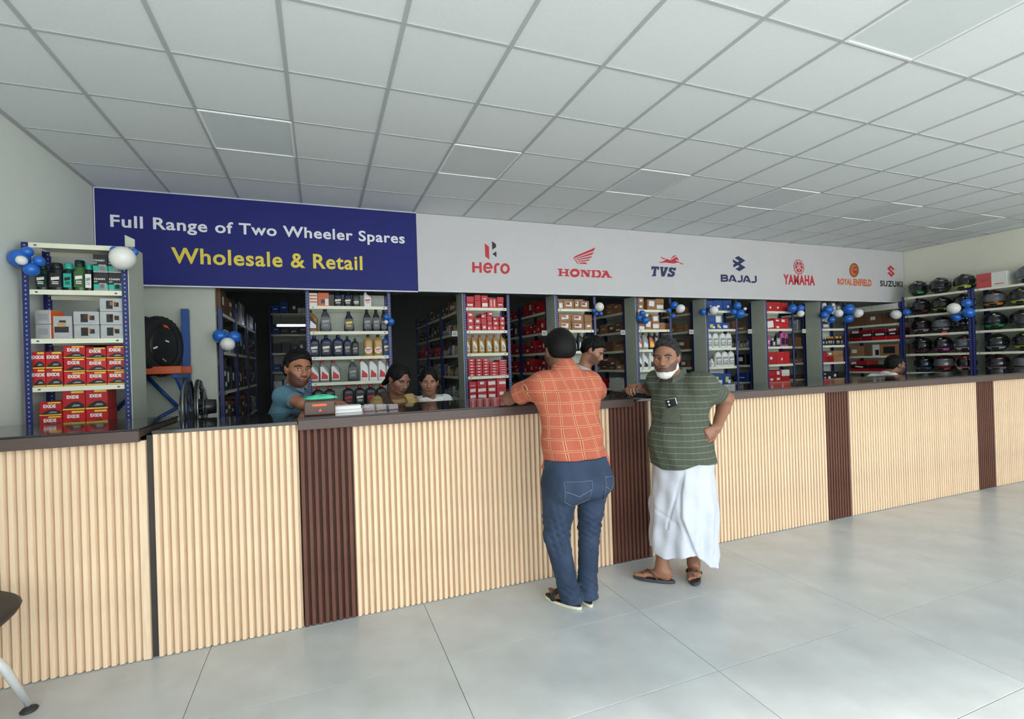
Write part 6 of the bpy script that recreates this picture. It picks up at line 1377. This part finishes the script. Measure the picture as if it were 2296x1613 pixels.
    je = [slab((1.44, 2.505, .93), (1.432, 2.495, .80), X, .205, .135, .226, .145, .04, 1), ell((1.335, 2.44, .80), (.105, .085, .11), None, .05, 1), ell((1.535, 2.445, .82), (.1, .082, .11), None, .05, 1),
          cone((1.325, 2.50, .80), (1.322, 2.565, .47), .114, .078, .014, 2), cone((1.322, 2.565, .47), (1.415, 2.60, .1), .076, .064, .01, 2), cone((1.415, 2.60, .12), (1.43, 2.60, .05), .066, .07, .008, 2),
          cone((1.55, 2.50, .80), (1.565, 2.585, .47), .1, .068, .014, 3), cone((1.565, 2.585, .47), (1.55, 2.605, .1), .067, .06, .01, 3), cone((1.55, 2.605, .12), (1.55, 2.60, .05), .062, .066, .008, 3)]
    def jh(P): return np.maximum(np.where(P[:, 0] < 1.485, .034, .034) - P[:, 2] + .35 * np.clip(P[:, 1] - 2.60, 0, .1), P[:, 2] - .95)
    mj = denim()
    j = body_mesh('jeans', Field(je, cuts=[jh], disp=jf), .006, mj, t, O)
    # back pockets: proud patches, drawn on the seat of the jeans
    Mst = mat('denim_stitch', (104, 110, 120), rough=.8); Mpk = mj
    fj = Field(je)
    def onback(x, z, off=.003):
        y = 2.2
        for _ in range(60):
            dd = fj(V(x, y, z)[None])[0]
            if dd < off: break
            y += max(.0015, dd * .7)
        return V(x, y, z) - V(*O)
    for cx, w in ((1.365, .088), (1.595, .052)):
        P_ = [(cx - w, .848), (cx + w, .838), (cx + w * .9, .725), (cx - w * .1, .685), (cx - w * .92, .73), (cx - w, .848)]
        b = MB(); n = 8; rows = []
        for i in range(9):
            u = -1 + 2 * i / 8; rows.append([onback(cx + w * u * (1 - .05 * j / 6), .845 - (j / 6) * (.115 + .042 * (1 - abs(u))), .0045) for j in range(7)])
        b.add([tuple(p) for r in rows for p in r], [(i * 7 + j, i * 7 + j + 1, (i + 1) * 7 + j + 1, (i + 1) * 7 + j) for i in range(8) for j in range(6)], 0, True)
        po = b.build('back_pocket', Mpk, j)
        st = MB()
        for a, b2 in zip(P_[:-1], P_[1:]): st.tube([tuple(onback(a[0] + (b2[0] - a[0]) * q / 6, a[1] + (b2[1] - a[1]) * q / 6, .005)) for q in range(7)], .0016, 5)
        st.tube([tuple(onback(cx - w * .95 + w * 1.9 * q / 10, .79 - .035 * (1 - abs(q - 5) / 5.0) ** 1.4, .0055)) for q in range(11)], .0022, 5)
        po2 = st.build('stitching', Mst, j)
    sandal(t, O, hlL, toL, -1, (214, 212, 186), (34, 32, 34), 'wide'); sandal(t, O, hlR, toR, 1, (214, 212, 186), (34, 32, 34), 'wide')
    return t
def t_off(t, O):
    """helper parent proxy: parts are written in world coordinates, so shift them by the thing's origin"""
    return (t, O)
_build0 = MB.build
def _build(s, name, mats, parent=None, loc=(0, 0, 0), rot=(0, 0, 0)):
    if isinstance(parent, tuple):
        p, O = parent; s.v = [(v[0] - O[0], v[1] - O[1], v[2] - O[2]) for v in s.v]
        return _build0(s, name, mats, p, loc, rot)
    return _build0(s, name, mats, parent, loc, rot)
MB.build = _build
def denim():
    m = mat('denim', (50, 62, 82), rough=.85, var=.25, scale=9, stretch=(1, 1, .6), bump=.15, spec=.2); return m
def sandal(t, O, heel, toe, big, solec, strapc, kind, z0=.0):
    h, to = V(*heel, 0), V(*toe, 0); d = nrm(to - h); s_ = np.cross(V(0, 0, 1), d)
    out = []; n = 22; L = .275
    for i in range(n):
        a = 2 * PI * i / n; x = math.cos(a); y = math.sin(a)
        ln = L / 2 * x; w = (.040 + .010 * max(0, x) - .004 * max(0, -x)) * y * (1 - .12 * max(0, x) ** 4)
        out.append(h + d * (L / 2 - .022 + ln) + s_ * (w + .004 * big * max(0, x)))
    b = MB()
    ring = lambda z, k: [tuple(np.mean(out, 0) + (p - np.mean(out, 0)) * k + V(0, 0, z)) for p in out]
    ms = mat('sole_%d_%d_%d' % solec, solec, rough=.6); mt = mat('footbed_%d_%d_%d' % strapc, (58, 46, 42), rough=.7); mp = mat('strap_%d_%d_%d' % strapc, strapc, rough=.55)
    b.ring_loft([ring(.001, .96), ring(.004, 1), ring(.018, 1), ring(.0195, .985)], smooth=False); so = b.build('sandal_sole', ms, (t, O))
    MB().ring_loft([ring(.0197, .97), ring(.0235, .95)], smooth=False).build('footbed', mt, (t, O))
    def strap(pts, r, fl=.3):
        q = MB(); P = [Vector(p) for p in pts]; rings = []
        for i, p in enumerate(P):
            tv = (P[min(i + 1, len(P) - 1)] - P[max(i - 1, 0)]).normalized(); side = tv.cross(Vector((0, 0, 1)))
            if side.length < .2: side = Vector(d)
            side.normalize(); up = side.cross(tv)
            rings.append([tuple(p + side * r * math.cos(w) + up * r * fl * math.sin(w)) for w in [2 * PI * k / 8 for k in range(8)]])
        q.ring_loft(rings); return q.build('strap', mp, (t, O))
    q = lambda a, sd, z: h + d * a + s_ * sd * big + V(0, 0, z)
    if kind == 'wide':
        strap([q(.125, .045, .022), q(.14, .04, .055), q(.15, .0, .076), q(.16, -.038, .056), q(.165, -.05, .022)], .020)
        strap([q(.185, .047, .022), q(.18, .04, .045), q(.172, .0, .062), q(.16, -.037, .052), q(.15, -.05, .022)], .016)
    else:
        toe_pt = q(.20, .016, .024)
        strap([toe_pt, q(.185, .014, .05), q(.15, .02, .072), q(.11, .040, .055), q(.085, .044, .022)], .011, .4)
        strap([q(.185, .014, .05), q(.155, -.012, .066), q(.115, -.040, .05), q(.085, -.043, .022)], .011, .4)
# ---------------------------------------------------------------- B: bearded man in the dark green shirt and white mundu
def person_b():
    O = (2.33, 2.6, 0)
    t = thing('person', 'grey-haired bearded man in dark green shirt and white mundu, hand on hip', 'person', O)
    f = nrm(V(-.95, -.31, 0)); l = nrm(V(.31, -.95, 0))
    hd = Frame((2.18, 2.555, 1.53), (-.83, -.56, -.06), (.06, .04, 1))
    nk = V(2.285, 2.605, 1.395)
    shR, shL = V(2.275, 2.765, 1.37), V(2.36, 2.43, 1.35)
    elR, wrR = V(2.42, 3.03, 1.287), V(2.225, 2.925, 1.325)
    elL, wrL = V(2.665, 2.53, 1.235), V(2.425, 2.39, 1.065)
    hp, hs = head_prims(hd, 1.0, neck_to=nk, jaw=1.14)
    hip = V(2.33, 2.61, .85)
    body = hp + [slab(hip, (2.34, 2.61, 1.33), l, .15, .1, .16, .09, .05), cone(shR, elR, .05, .043, .04, 2), cone(elR, wrR, .044, .028, .02, 2), cone(shL, elL, .052, .046, .04, 2), cone(elL, elL + (wrL - elL) * .35, .046, .044, .02, 2), cone(elL + (wrL - elL) * .35, wrL, .044, .03, .02, 2)]
    body += hand_prims(wrR, (-.86, -.32, .12), (-.1, .1, 1), -1, (.75, .8, .75, .7), .5, 1.0)
    body += hand_prims(wrL, (-.9, .0, -.40), (.25, -.93, .25), -1, (.7, .8, .9, 1.0), .6, 1.05)
    hlR, toR = (2.205, 2.60), (2.02, 2.775); hlL, toL = (2.475, 2.69), (2.315, 2.505)
    anR, anL = V(2.165, 2.645, .115), V(2.43, 2.64, .115)
    knR, knL = V(2.24, 2.63, .46), V(2.39, 2.58, .46)
    body += [cone((2.31, 2.68, .85), knR, .075, .055, .03), cone(knR, V(2.185, 2.65, .27), .055, .05, .03), cone(V(2.185, 2.65, .27), anR, .05, .036, .03), cone((2.34, 2.52, .85), knL, .075, .055, .03), cone(knL, V(2.42, 2.635, .27), .055, .05, .03), cone(V(2.42, 2.635, .27), anL, .05, .036, .03)]
    for an, hl, to, big in ((anR, hlR, toR, 1), (anL, hlL, toL, -1)):
        fp, d, s_ = foot_prims(an, hl, to, z0=.024); body += fp + toes(hl, d, s_, big, .024)
    body_mesh('body', Field(body, hs), .0036, M_skin, t, O, it=1, tint=tinter((142, 97, 74), hd, (98, 60, 52), stubble=(74, 58, 52, .8)))
    add_face((t, O), hd, brow=(40, 34, 32), gaze=(.12, 0), brow_r=.0046, fld=Field(hp, hs), open_=.9, lip=(104, 66, 58))
    hl_ = [(-.14, -.08), (-.07, -.07), (-.03, -.02), (-.012, .012), (.0, -.005), (.022, -.012), (.028, .055), (.05, .076), (.08, .09), (.12, .094)]
    body_mesh('hair', hair_field(hd, 1.0, .011, hl_, .024, .0042, 95, 5, strands=.0012), .004, M_hairg, t, O, it=1)
    q = hd.p
    bd = [ell(q(0, .056, -.1), (.044, .04, .034), hd.M, .02)]
    for s_ in (1, -1): bd += [cone(q(s_ * .03, .055, -.098), q(s_ * .06, .012, -.062), .022, .018, .015), cone(q(s_ * .06, .012, -.062), q(s_ * .067, .0, -.035), .014, .008, .015)]
    def bcut(P):
        w = hd.loc(P); return np.maximum(w[:, 2] + .074 - .75 * np.clip(np.abs(w[:, 0]) - .02, 0, 1), -1)
    body_mesh('beard', Field(bd, cuts=[bcut], disp=wobble(.0016, 170, 8)), .004, M_beardw, t, O, it=1)
    # shirt
    ax = l
    def folds(P):
        qx = (P - V(*O)) @ l; z = P[:, 2]; qy = (P - V(*O)) @ f
        dgl = z * 30 - qx * 26
        return .0045 * np.sin(dgl + 3 * np.sin(qx * 9)) * np.clip((1.33 - z) / .1, 0, 1) * np.clip((z - .9) / .15, 0, 1) + .003 * np.sin(qx * 55 + z * 16)
    belly = V(2.30, 2.60, .97)
    sh = [slab((2.33, 2.60, .80), (2.32, 2.60, 1.0), l, .22, .2, .195, .175, .05, 1), slab((2.32, 2.60, 1.0), (2.315, 2.60, 1.24), l, .195, .17, .19, .135, .06, 1), slab((2.315, 2.60, 1.22), (2.31, 2.60, 1.31), l, .19, .125, .16, .1, .06, 1),
          ell(belly + f * .07, (.15, .15, .17), None, .08, 1), cone(shR, nk + V(0, 0, -.02), .06, .058, .05, 1), cone(shL, nk + V(0, 0, -.02), .06, .058, .05, 1),
          cone(shR, elR, .066, .068, .08, 4), cone(shL, elL, .066, .076, .1, 5), cone(nk + V(0, 0, -.03), nk + V(-.015, -.005, .04), .08, .068, .03, 1)]
    eR = shR + (elR - shR) * .62; eL = shL + (elL - shL) * .66
    def hem(P):
        r_ = (P - V(*O)) @ V(.76, -.65, 0); return np.where(P[:, 2] < 1.05, np.interp(r_, [-.25, -.12, .0, .09, .25], [.815, .785, .80, .835, .815]) - P[:, 2], -1.0)
    def slv(P):
        a = (P - eR) @ nrm(elR - shR); b = (P - eL) @ nrm(elL - shL)
        return np.maximum(np.where(P[:, 1] > 2.80, a, -1), np.where(P[:, 0] > 2.50, np.where(P[:, 2] > 1.1, b, -1), -1))
    def col(P): return np.where(P[:, 2] > 1.35, (P - (nk + V(-.01, -.01, .045))) @ nrm(f * .5 + V(0, 0, 1)), -1)
    vneck = cone(nk + f * .095 + V(0, 0, .06), nk + f * .12 + V(0, 0, -.05), .045, .008, .012)
    m = weave_material('green_check', (76, 82, 70), [(0, .034, .0010, .2, (92, 98, 84)), (1, .041, .0013, .1, (134, 138, 120))], fine=.1)
    body_mesh('shirt', Field(sh, [vneck], cuts=[hem, slv, col], disp=folds), .0055, m, t, O, attr=torso_uv((2.33, 2.6, 1.1), l, f * -1, .19, [(4, shR, elR), (5, shL, elL)]))
    fs = Field(sh)
    def surf(x, z, off):
        """point on the shirt front at sideways x and height z"""
        p = V(*O) + l * x + f * .45; p[2] = z
        for _ in range(80):
            dd = fs(p[None])[0]
            if dd < off: break
            p = p - f * max(.001, dd * .6)
        return p
    # collar leaves, placket, buttons, pocket and the phone in it
    for s_ in (1, -1):
        b = MB(); P_ = [nk + f * .07 + l * s_ * .035 + V(0, 0, .03), nk + l * s_ * .074 - f * .02 + V(0, 0, .062), nk + l * s_ * .098 + f * .01 + V(0, 0, .02), nk + f * .125 + l * s_ * .06 + V(0, 0, -.035)]
        N_ = V(0, 0, .004) + f * .004
        b.add([tuple(p) for p in P_] + [tuple(p + N_) for p in P_], [(3, 2, 1, 0), (4, 5, 6, 7), (0, 1, 5, 4), (1, 2, 6, 5), (2, 3, 7, 6), (3, 0, 4, 7)]); b.build('collar', m2 if False else mat('green_collar', (82, 88, 76), rough=.9, var=.1, scale=40), (t, O))
    b = MB()
    for i in range(7):
        p = surf(-.004, 1.27 - .07 * i, .008); b2 = MB(); b2.lathe([(.0055, -.001), (.0055, .001), (.003, .0018)], n=10)
        Fm = Frame(p, (0, 0, 1), tuple(f)); b2.v = [tuple(Fm.p(x, y, z)) for x, y, z in b2.v]; b2.build('button', mat('button_grey', (96, 100, 90), rough=.4), (t, O))
    px = .03; pc = surf(px, 1.155, .01)
    b = MB(); rows = [[tuple(surf(px + u, z, .009)) for z in (1.235, 1.205, 1.175, 1.14, 1.105)] for u in (-.055, -.03, 0, .03, .055)]
    b.add([p for r in rows for p in r], [(i * 5 + j, i * 5 + j + 1, (i + 1) * 5 + j + 1, (i + 1) * 5 + j) for i in range(4) for j in range(4)], 0, True); b.build('shirt_pocket', mat('green_pocket', (78, 84, 72), rough=.9, var=.1, scale=40), (t, O))
    u_ = nrm(V(0, 0, 1) + f * .22 + l * -.14); pf = nrm(f + V(0, 0, -.2) + l * .25); pp = surf(px, 1.215, .004)
    ph = thing('mobile_phone', 'dark phone with pale edge in the shirt pocket of the bearded man', 'phone', tuple(pp))
    Fp = Frame((0, 0, 0), tuple(pf), tuple(u_))
    def pbox(w, d0, d1, h0, h1, c): 
        q2 = MB(); q2.cbox(-w, d0, h0, w, d1, h1, c); q2.v = [tuple(Fp.p(*v)) for v in q2.v]; return q2
    pbox(.036, -.004, .004, -.085, .05, .0035).build('frame', mat('phone_edge', (190, 192, 190), rough=.3, metal=.6), ph)
    pbox(.0335, .0042, .0052, -.08, .047, .0004).build('glass', mat('phone_glass', (26, 27, 30), rough=.12), ph)
    pbox(.0, 0, 0, 0, 0, 0) if False else None
    for dx, dz in ((-.016, .032), (-.016, .01)):
        q2 = MB(); q2.lathe([(.007, .005), (.007, .0075), (.003, .0075)], n=12); q2.v = [tuple(Fp.p(v[0] + dx, v[2], v[1] + dz)) for v in q2.v]; q2.build('camera_lens', M_chr, ph)
    # mundu
    def mf(P):
        s_ = (P - V(*O)) @ l; g = (P - V(*O)) @ f; z = P[:, 2]
        a = np.arctan2(s_, g)
        w = np.clip((.85 - z) / .5, 0.15, 1)
        d_ = w * (.012 * np.sin(a * 7 + 1.2 + 2.2 * (z - .5)) + .006 * np.sin(a * 15 - 6 * z)) + .004 * np.sin(s_ * 40 + z * 26)
        # a deep fold runs down the front where the two ends overlap
        ac = np.interp(z, [.2, .3, .5, .65, .8], [.95, .74, .45, .46, .60]); cl = (a - ac) * .2
        a2 = np.interp(z, [.2, .45, .6, .8], [-.15, .05, .25, .5]); c2 = (a - a2) * .2
        zz = np.clip((.82 - z) / .12, 0, 1); sg = lambda q_, w_: 1 / (1 + np.exp(-np.clip(q_ / w_, -30, 30)))
        pk_ = np.exp(-((z - .47 + .12 * (a - .1)) / .012) ** 2) * (a > -.6) * (a < .35)
        return d_ - .013 * sg(cl, .002) * zz * np.exp(-np.clip(cl, 0, 1) / .12) + .012 * np.exp(-((cl + .008) / .008) ** 2) * zz + .010 * np.exp(-(c2 / .009) ** 2) * zz * (z > .40) + .006 * pk_
    mu = [slab((2.33, 2.60, .84), (2.32, 2.60, .5), l, .2, .185, .208, .21, .05), slab((2.32, 2.60, .5), (2.315, 2.605, .18), l, .208, .21, .215, .235, .05)]
    def mh(P):
        s_ = (P - V(*O)) @ l
        r_ = (P - V(*O)) @ V(.76, -.65, 0); h_ = np.interp(r_, [-.24, -.12, .02, .06, .14, .24], [.225, .205, .25, .25, .17, .12]); return np.maximum(h_ - P[:, 2], P[:, 2] - .87)
    body_mesh('mundu', Field(mu, cuts=[mh], disp=mf), .0055, mat('mundu_cotton', (196, 199, 208), rough=.85, var=.03, scale=20, spec=.2), t, O)
    sandal(t, O, hlR, toR, 1, (56, 58, 60), (66, 58, 48), 'thong'); sandal(t, O, hlL, toL, -1, (56, 58, 60), (66, 58, 48), 'thong')
    return t
person_a(); person_b()
# ---------------------------------------------------------------- the people behind the counter
def staff(label, hdp, face, up, sc, nk, sh, el, wr, hip, f, skin, shirt, hair, female=False, sleeves=.6, stub=None, lw_=.19, dp=.12, gaze=(0, 0), collar=None, jaw=1.0, sleeve_r=.06, legs=(60, 62, 70), lips=(120, 70, 62), brow=.0042, long_kurta=False, eo=1.0):
    O = (hip[0], hip[1], 0); t = thing('person', label, 'person', O)
    hd = Frame(hdp, face, up); nk = V(*nk); hip = V(*hip); f = nrm(f); l = np.cross(V(0, 0, 1), f)
    shR, shL = V(*sh[0]), V(*sh[1]); elR, elL = V(*el[0]), V(*el[1]); wrR, wrL = V(*wr[0]), V(*wr[1])
    hp, hs = head_prims(hd, sc, neck_to=nk, jaw=.88 if female else jaw)
    chest = (shR + shL) / 2 - V(0, 0, .12); ax = nrm(shL - shR)
    b = hp + [slab(hip, chest, ax, lw_ - .05, dp - .03, lw_ - .04, dp - .03, .05), cone(shR, elR, .046, .04, .04, 2), cone(elR, wrR, .04, .026, .02, 2), cone(shL, elL, .046, .04, .04, 2), cone(elL, wrL, .04, .026, .02, 2)]
    b += hand_prims(wrR, wrR - elR + V(0, 0, -.02), (0, 0, 1), 1, (.4, .45, .5, .5), .4, .95) + hand_prims(wrL, wrL - elL + V(0, 0, -.02), (0, 0, 1), -1, (.4, .45, .5, .5), .4, .95)
    ft = [V(hip[0], hip[1], 0) + ax * s_ * .1 for s_ in (-1, 1)]
    for q in ft:
        b += [cone(V(q[0], q[1], hip[2] - .05), V(q[0], q[1], .1), .06, .04, .04)]
        fp, d, s_ = foot_prims(V(q[0], q[1], .09), tuple((q - f * .06)[:2]), tuple((q + f * .19)[:2]), z0=.004); b += fp
    body_mesh('body', Field(b, hs), .0046, M_skin, t, O, it=1, tint=tinter(skin, hd, lips, stubble=stub, sc=sc))
    add_face((t, O), hd, sc, gaze=gaze, brow_r=brow, fld=Field(hp, hs), open_=eo, lip=lips)
    g = [slab(hip + V(0, 0, -.05), chest, ax, lw_, dp, lw_ - .005, dp, .05, 1), slab(chest, (shR + shL) / 2 + V(0, 0, -.03), ax, lw_ - .005, dp - .01, lw_ - .05, dp - .04, .05, 1),
         cone(shR, nk + V(0, 0, -.02), .055, .055, .05, 1), cone(shL, nk + V(0, 0, -.02), .055, .055, .05, 1), cone(shR, elR, .058, sleeve_r, .06, 4), cone(shL, elL, .058, sleeve_r, .06, 5)]
    if collar: g += [cone(nk + V(0, 0, -.02), nk + V(0, 0, .035), .072, .064, .02, 1)]
    eR = shR + (elR - shR) * sleeves; eL = shL + (elL - shL) * sleeves; dR, dL = nrm(elR - shR), nrm(elL - shL)
    def slv(P):
        near = lambda a, e: np.linalg.norm(np.cross(P - e, a), axis=1) < .1
        r = np.where(near(dR, eR) & (np.linalg.norm(P - elR, axis=1) < np.linalg.norm(elR - shR)), (P - eR) @ dR, -1); return np.maximum(r, np.where(near(dL, eL) & (np.linalg.norm(P - elL, axis=1) < np.linalg.norm(elL - shL)), (P - eL) @ dL, -1))
    top = nk + V(0, 0, .04 if collar else .0)
    cut = lambda P: np.where(np.linalg.norm(P - top, axis=1) < .12, (P - top) @ nrm(f * .45 + V(0, 0, 1)), -1)
    z0 = hip[2] - .12 if not long_kurta else .45
    if long_kurta: g += [slab(hip + V(0, 0, -.02), V(hip[0], hip[1], .45), ax, lw_, dp, lw_ + .04, dp + .05, .05, 1)]
    hem = lambda P: z0 - P[:, 2]
    body_mesh('shirt' if not female else 'kurta', Field(g, cuts=[slv, cut, hem], disp=wobble(.003, 26, 4)), .007, shirt, t, O, attr=torso_uv(tuple(chest), ax, f, .17, [(4, shR, elR), (5, shL, elL)]))
    lg = [slab(V(hip[0], hip[1], hip[2]), V(hip[0], hip[1], hip[2] - .14), ax, lw_ - .02, dp - .005, lw_ - .02, dp, .04)] + [cone(V(q[0], q[1], hip[2] - .1), V(q[0], q[1], .1), .09, .07, .03) for q in ft]
    body_mesh('trousers', Field(lg, cuts=[lambda P: .06 - P[:, 2]]), .01, mat('trousers_%d_%d_%d' % legs, legs, rough=.8), t, O)
    hair(t, O, hd, sc)
    return t, O, hd, f, ax
def hair_short(thick, top, amp, fr, seed, line=HL_M):
    return lambda t, O, hd, sc: body_mesh('hair', hair_field(hd, sc, thick, line, top, amp, fr, seed, strands=.0012), .005, M_hairb, t, O, it=1)
HL_W = [(-.14, -.12), (-.07, -.11), (-.035, -.06), (-.012, -.04), (.01, -.02), (.03, .05), (.055, .066), (.085, .08), (.12, .084)]
def hair_tied(braid):
    def f(t, O, hd, sc):
        q = lambda x, y, z: hd.p(x * sc, y * sc, z * sc)
        ex = [ell(q(0, -.10, -.03), np.array((.05, .04, .05)) * sc, hd.M, .03)] + [cone(q(*a), q(*b), .028 * sc, .022 * sc, .02) for a, b in zip(braid[:-1], braid[1:])]
        body_mesh('hair', hair_field(hd, sc, .011, HL_W, .014, .0016, 120, 6, ex, strands=.0014, side=1.9), .005, M_hairb, t, O, it=1)
    return f
M_polo = weave_material('polo_teal', (84, 116, 132), [], fine=.08)
r = staff('man in teal polo shirt behind the counter flap turning to the camera', (-.16, 3.83, 1.532), (.40, -.88, -.05), (.1, 0, 1), 1.14, (-.20, 3.91, 1.40), ((-.27, 3.76, 1.345), (-.19, 4.06, 1.36)), ((-.13, 3.60, 1.287), (-.02, 4.02, 1.12)), ((.07, 3.545, 1.289), (.18, 3.9, 1.05)), (-.42, 3.96, .93), (.95, -.25, 0), (150, 98, 72), M_polo, hair_short(.015, .02, .003, 120, 2), stub=(40, 29, 26, .72), gaze=(-.1, 0), eo=1.0, collar=True, sleeves=.62, lips=(150, 92, 80), brow=.005)
tt, O, hd, f_, ax_ = r
cb = MB()
nk_ = V(-.20, 3.91, 1.40)
for sg_ in (1, -1):
    P_ = [nk_ + ax_ * sg_ * .02 + f_ * .085 + V(0, 0, -.02), nk_ + ax_ * sg_ * .075 + f_ * .0 + V(0, 0, .055), nk_ + ax_ * sg_ * .1 - f_ * .02 + V(0, 0, .015), nk_ + ax_ * sg_ * .07 + f_ * .1 + V(0, 0, -.05)]
    c_ = MB(); N_ = V(0, 0, .004) + ax_ * sg_ * .003
    c_.add([tuple(p) for p in P_] + [tuple(p + N_) for p in P_], [(3, 2, 1, 0), (4, 5, 6, 7), (0, 1, 5, 4), (1, 2, 6, 5), (2, 3, 7, 6), (3, 0, 4, 7)]); co = c_.build('collar', mat('polo_collar', (96, 128, 144), rough=.9), (tt, O))
    st_ = MB(); st_.tube([tuple(P_[2] + N_ * 1.3), tuple(P_[3] + N_ * 1.3)], .003, 6); st_.build('collar_stripe', mat('stripe_maroon', (126, 60, 66), rough=.9), (tt, O))
M_tan = weave_material('kurta_tan', (152, 124, 84), [(1, .05, .004, .2, (134, 104, 66))], fine=.12)
r = staff('woman in tan kurta with dark brown sash looking down at the counter', (.602, 3.88, 1.429), (.42, -.80, -.42), (.2, -.3, 1), 1.0, (.578, 3.97, 1.285), ((.435, 3.95, 1.225), (.715, 4.0, 1.22)), ((.40, 3.80, 1.08), (.76, 3.84, 1.08)), ((.50, 3.72, 1.10), (.70, 3.74, 1.10)), (.58, 4.02, .84), (.1, -1, 0), (130, 90, 70), M_tan, hair_tied([(0, -.12, -.05), (-.03, -.14, -.13), (-.05, -.13, -.22)]), female=True, lw_=.17, dp=.11, sleeves=.7, legs=(70, 56, 48), lips=(110, 60, 56), long_kurta=True, brow=.0032, eo=.6)
tt, O, hd, f_, ax_ = r
def drape(tt, O, name, pts, w, th, m, h=.006, lab=None, dz=0.0):
    pr = []
    for (a, b, u) in pts: pr.append(slab(V(*a) + V(0, 0, dz), V(*b) + V(0, 0, dz), u, w, th, w, th, .03, 1))
    o = body_mesh(name, Field(pr, disp=wobble(.004, 45, 9)), h, m, tt, O)
    if lab: o['label'] = lab
    return o
M_sash = mat('sash_brown', (58, 42, 36), rough=.85, var=.15, scale=40); M_sasht = mat('sash_tan_print', (168, 140, 92), rough=.85, var=.35, scale=60)
drape(tt, O, 'sash', [((.485, 3.91, 1.315), (.515, 3.845, 1.22), (1, .1, 0)), ((.515, 3.845, 1.22), (.60, 3.845, 1.05), (1, .1, .4)), ((.485, 3.91, 1.315), (.465, 4.05, 1.29), (1, .1, 0)), ((.465, 4.05, 1.29), (.48, 4.13, 1.1), (1, 0, 0))], .035, .014, M_sash)
drape(tt, O, 'stole', [((.69, 3.93, 1.305), (.715, 3.86, 1.21), (1, .1, 0)), ((.715, 3.86, 1.21), (.72, 3.85, 1.0), (1, .1, 0)), ((.69, 3.93, 1.305), (.69, 4.08, 1.26), (1, .1, 0))], .036, .012, M_sasht, dz=-.015)
for s_ in (1, -1):
    e_ = MB(); c_ = hd.p(s_ * .079, -.002, -.036); e_.ring_loft([[tuple(c_ + V(.005 * math.cos(w) * k, .005 * math.sin(w) * k, z)) for w in [2 * PI * i / 8 for i in range(8)]] for k, z in ((.3, .008), (1, 0), (.3, -.008))]); e_.build('earring', mat('earring_gold', (214, 176, 90), rough=.25, metal=.9), (tt, O))
M_wk = weave_material('kurta_white', (206, 208, 208), [], fine=.04)
r = staff('woman with white stole over her shoulders and red forehead dot behind the counter', (.915, 4.16, 1.385), (-.22, -.95, -.12), (0, -.1, 1), 1.0, (.925, 4.22, 1.25), ((.775, 4.22, 1.195), (1.075, 4.22, 1.195)), ((.86, 4.06, .98), (1.14, 4.1, .98)), ((.88, 3.84, .96), (1.06, 3.86, .96)), (.925, 4.25, .82), (-.05, -1, 0), (156, 110, 86), M_wk, hair_tied([(0, -.12, -.04), (.0, -.14, -.1)]), female=True, lw_=.165, dp=.11, sleeves=.8, legs=(190, 188, 184), lips=(140, 84, 78), long_kurta=True, brow=.0034, eo=.75)
tt, O, hd, f_, ax_ = r
M_stole = mat('stole_white', (222, 224, 222), rough=.9, var=.06, scale=20)
drape(tt, O, 'stole', [((.765, 4.20, 1.20), (.86, 4.13, 1.235), (0, -.6, 1)), ((.86, 4.13, 1.235), (.925, 4.10, 1.20), (0, -.5, 1)), ((.925, 4.10, 1.20), (1.0, 4.13, 1.235), (0, -.5, 1)), ((1.0, 4.13, 1.235), (1.085, 4.20, 1.19), (0, -.6, 1)), ((.80, 4.18, 1.18), (.845, 4.12, 1.0), (0, 1, 0)), ((1.085, 4.20, 1.18), (1.12, 4.16, 1.0), (0, 1, 0)), ((.84, 4.10, 1.12), (1.02, 4.10, 1.10), (0, -.2, 1)), ((.80, 4.30, 1.22), (1.05, 4.30, 1.22), (0, .5, 1))], .06, .022, M_stole, dz=-.03)
c_ = hd.p(0, .0905, .043); d_ = MB(); d_.lathe([(.0045, -.0015), (.0045, .0015), (.002, .002)], n=10); Fb = Frame(c_, (0, 0, 1), tuple(hd.d(0, 1, 0))); d_.v = [tuple(Fb.p(*v)) for v in d_.v]; d_.build('forehead_dot', mat('dot_red', (140, 30, 34), rough=.6), (tt, O))
M_gsh = weave_material('shirt_grey', (186, 184, 186), [(0, .02, .001, 0, (150, 150, 158))], fine=.04)
staff('dark-haired man in pale grey shirt looking down beyond the orange-shirted man', (2.40, 3.80, 1.62), (.66, -.60, -.52), (.35, -.3, 1), 1.0, (2.33, 3.86, 1.44), ((2.2, 3.76, 1.37), (2.38, 4.06, 1.38)), ((2.24, 3.68, 1.12), (2.52, 4.02, 1.12)), ((2.46, 3.72, 1.06), (2.66, 3.9, 1.06)), (2.26, 3.95, .93), (.8, -.5, 0), (162, 112, 88), M_gsh, hair_short(.017, .024, .004, 110, 11), stub=(70, 52, 46, .5), collar=True, brow=.0048, eo=.5)
M_wsh = weave_material('shirt_white', (222, 224, 226), [], fine=.03)
staff('man in white shirt seen in profile at the far right end of the shelves', (7.14, 4.02, 1.345), (.92, -.38, -.08), (0, 0, 1), 1.04, (7.04, 4.06, 1.215), ((6.90, 3.92, 1.185), (7.02, 4.22, 1.17)), ((6.98, 3.80, .92), (7.12, 4.22, .92)), ((7.2, 3.78, .9), (7.3, 4.1, .9)), (6.95, 4.1, .72), (.9, -.3, 0), (128, 88, 66), M_wsh, hair_short(.012, .014, .002, 130, 14), stub=(60, 44, 40, .5), collar=True)
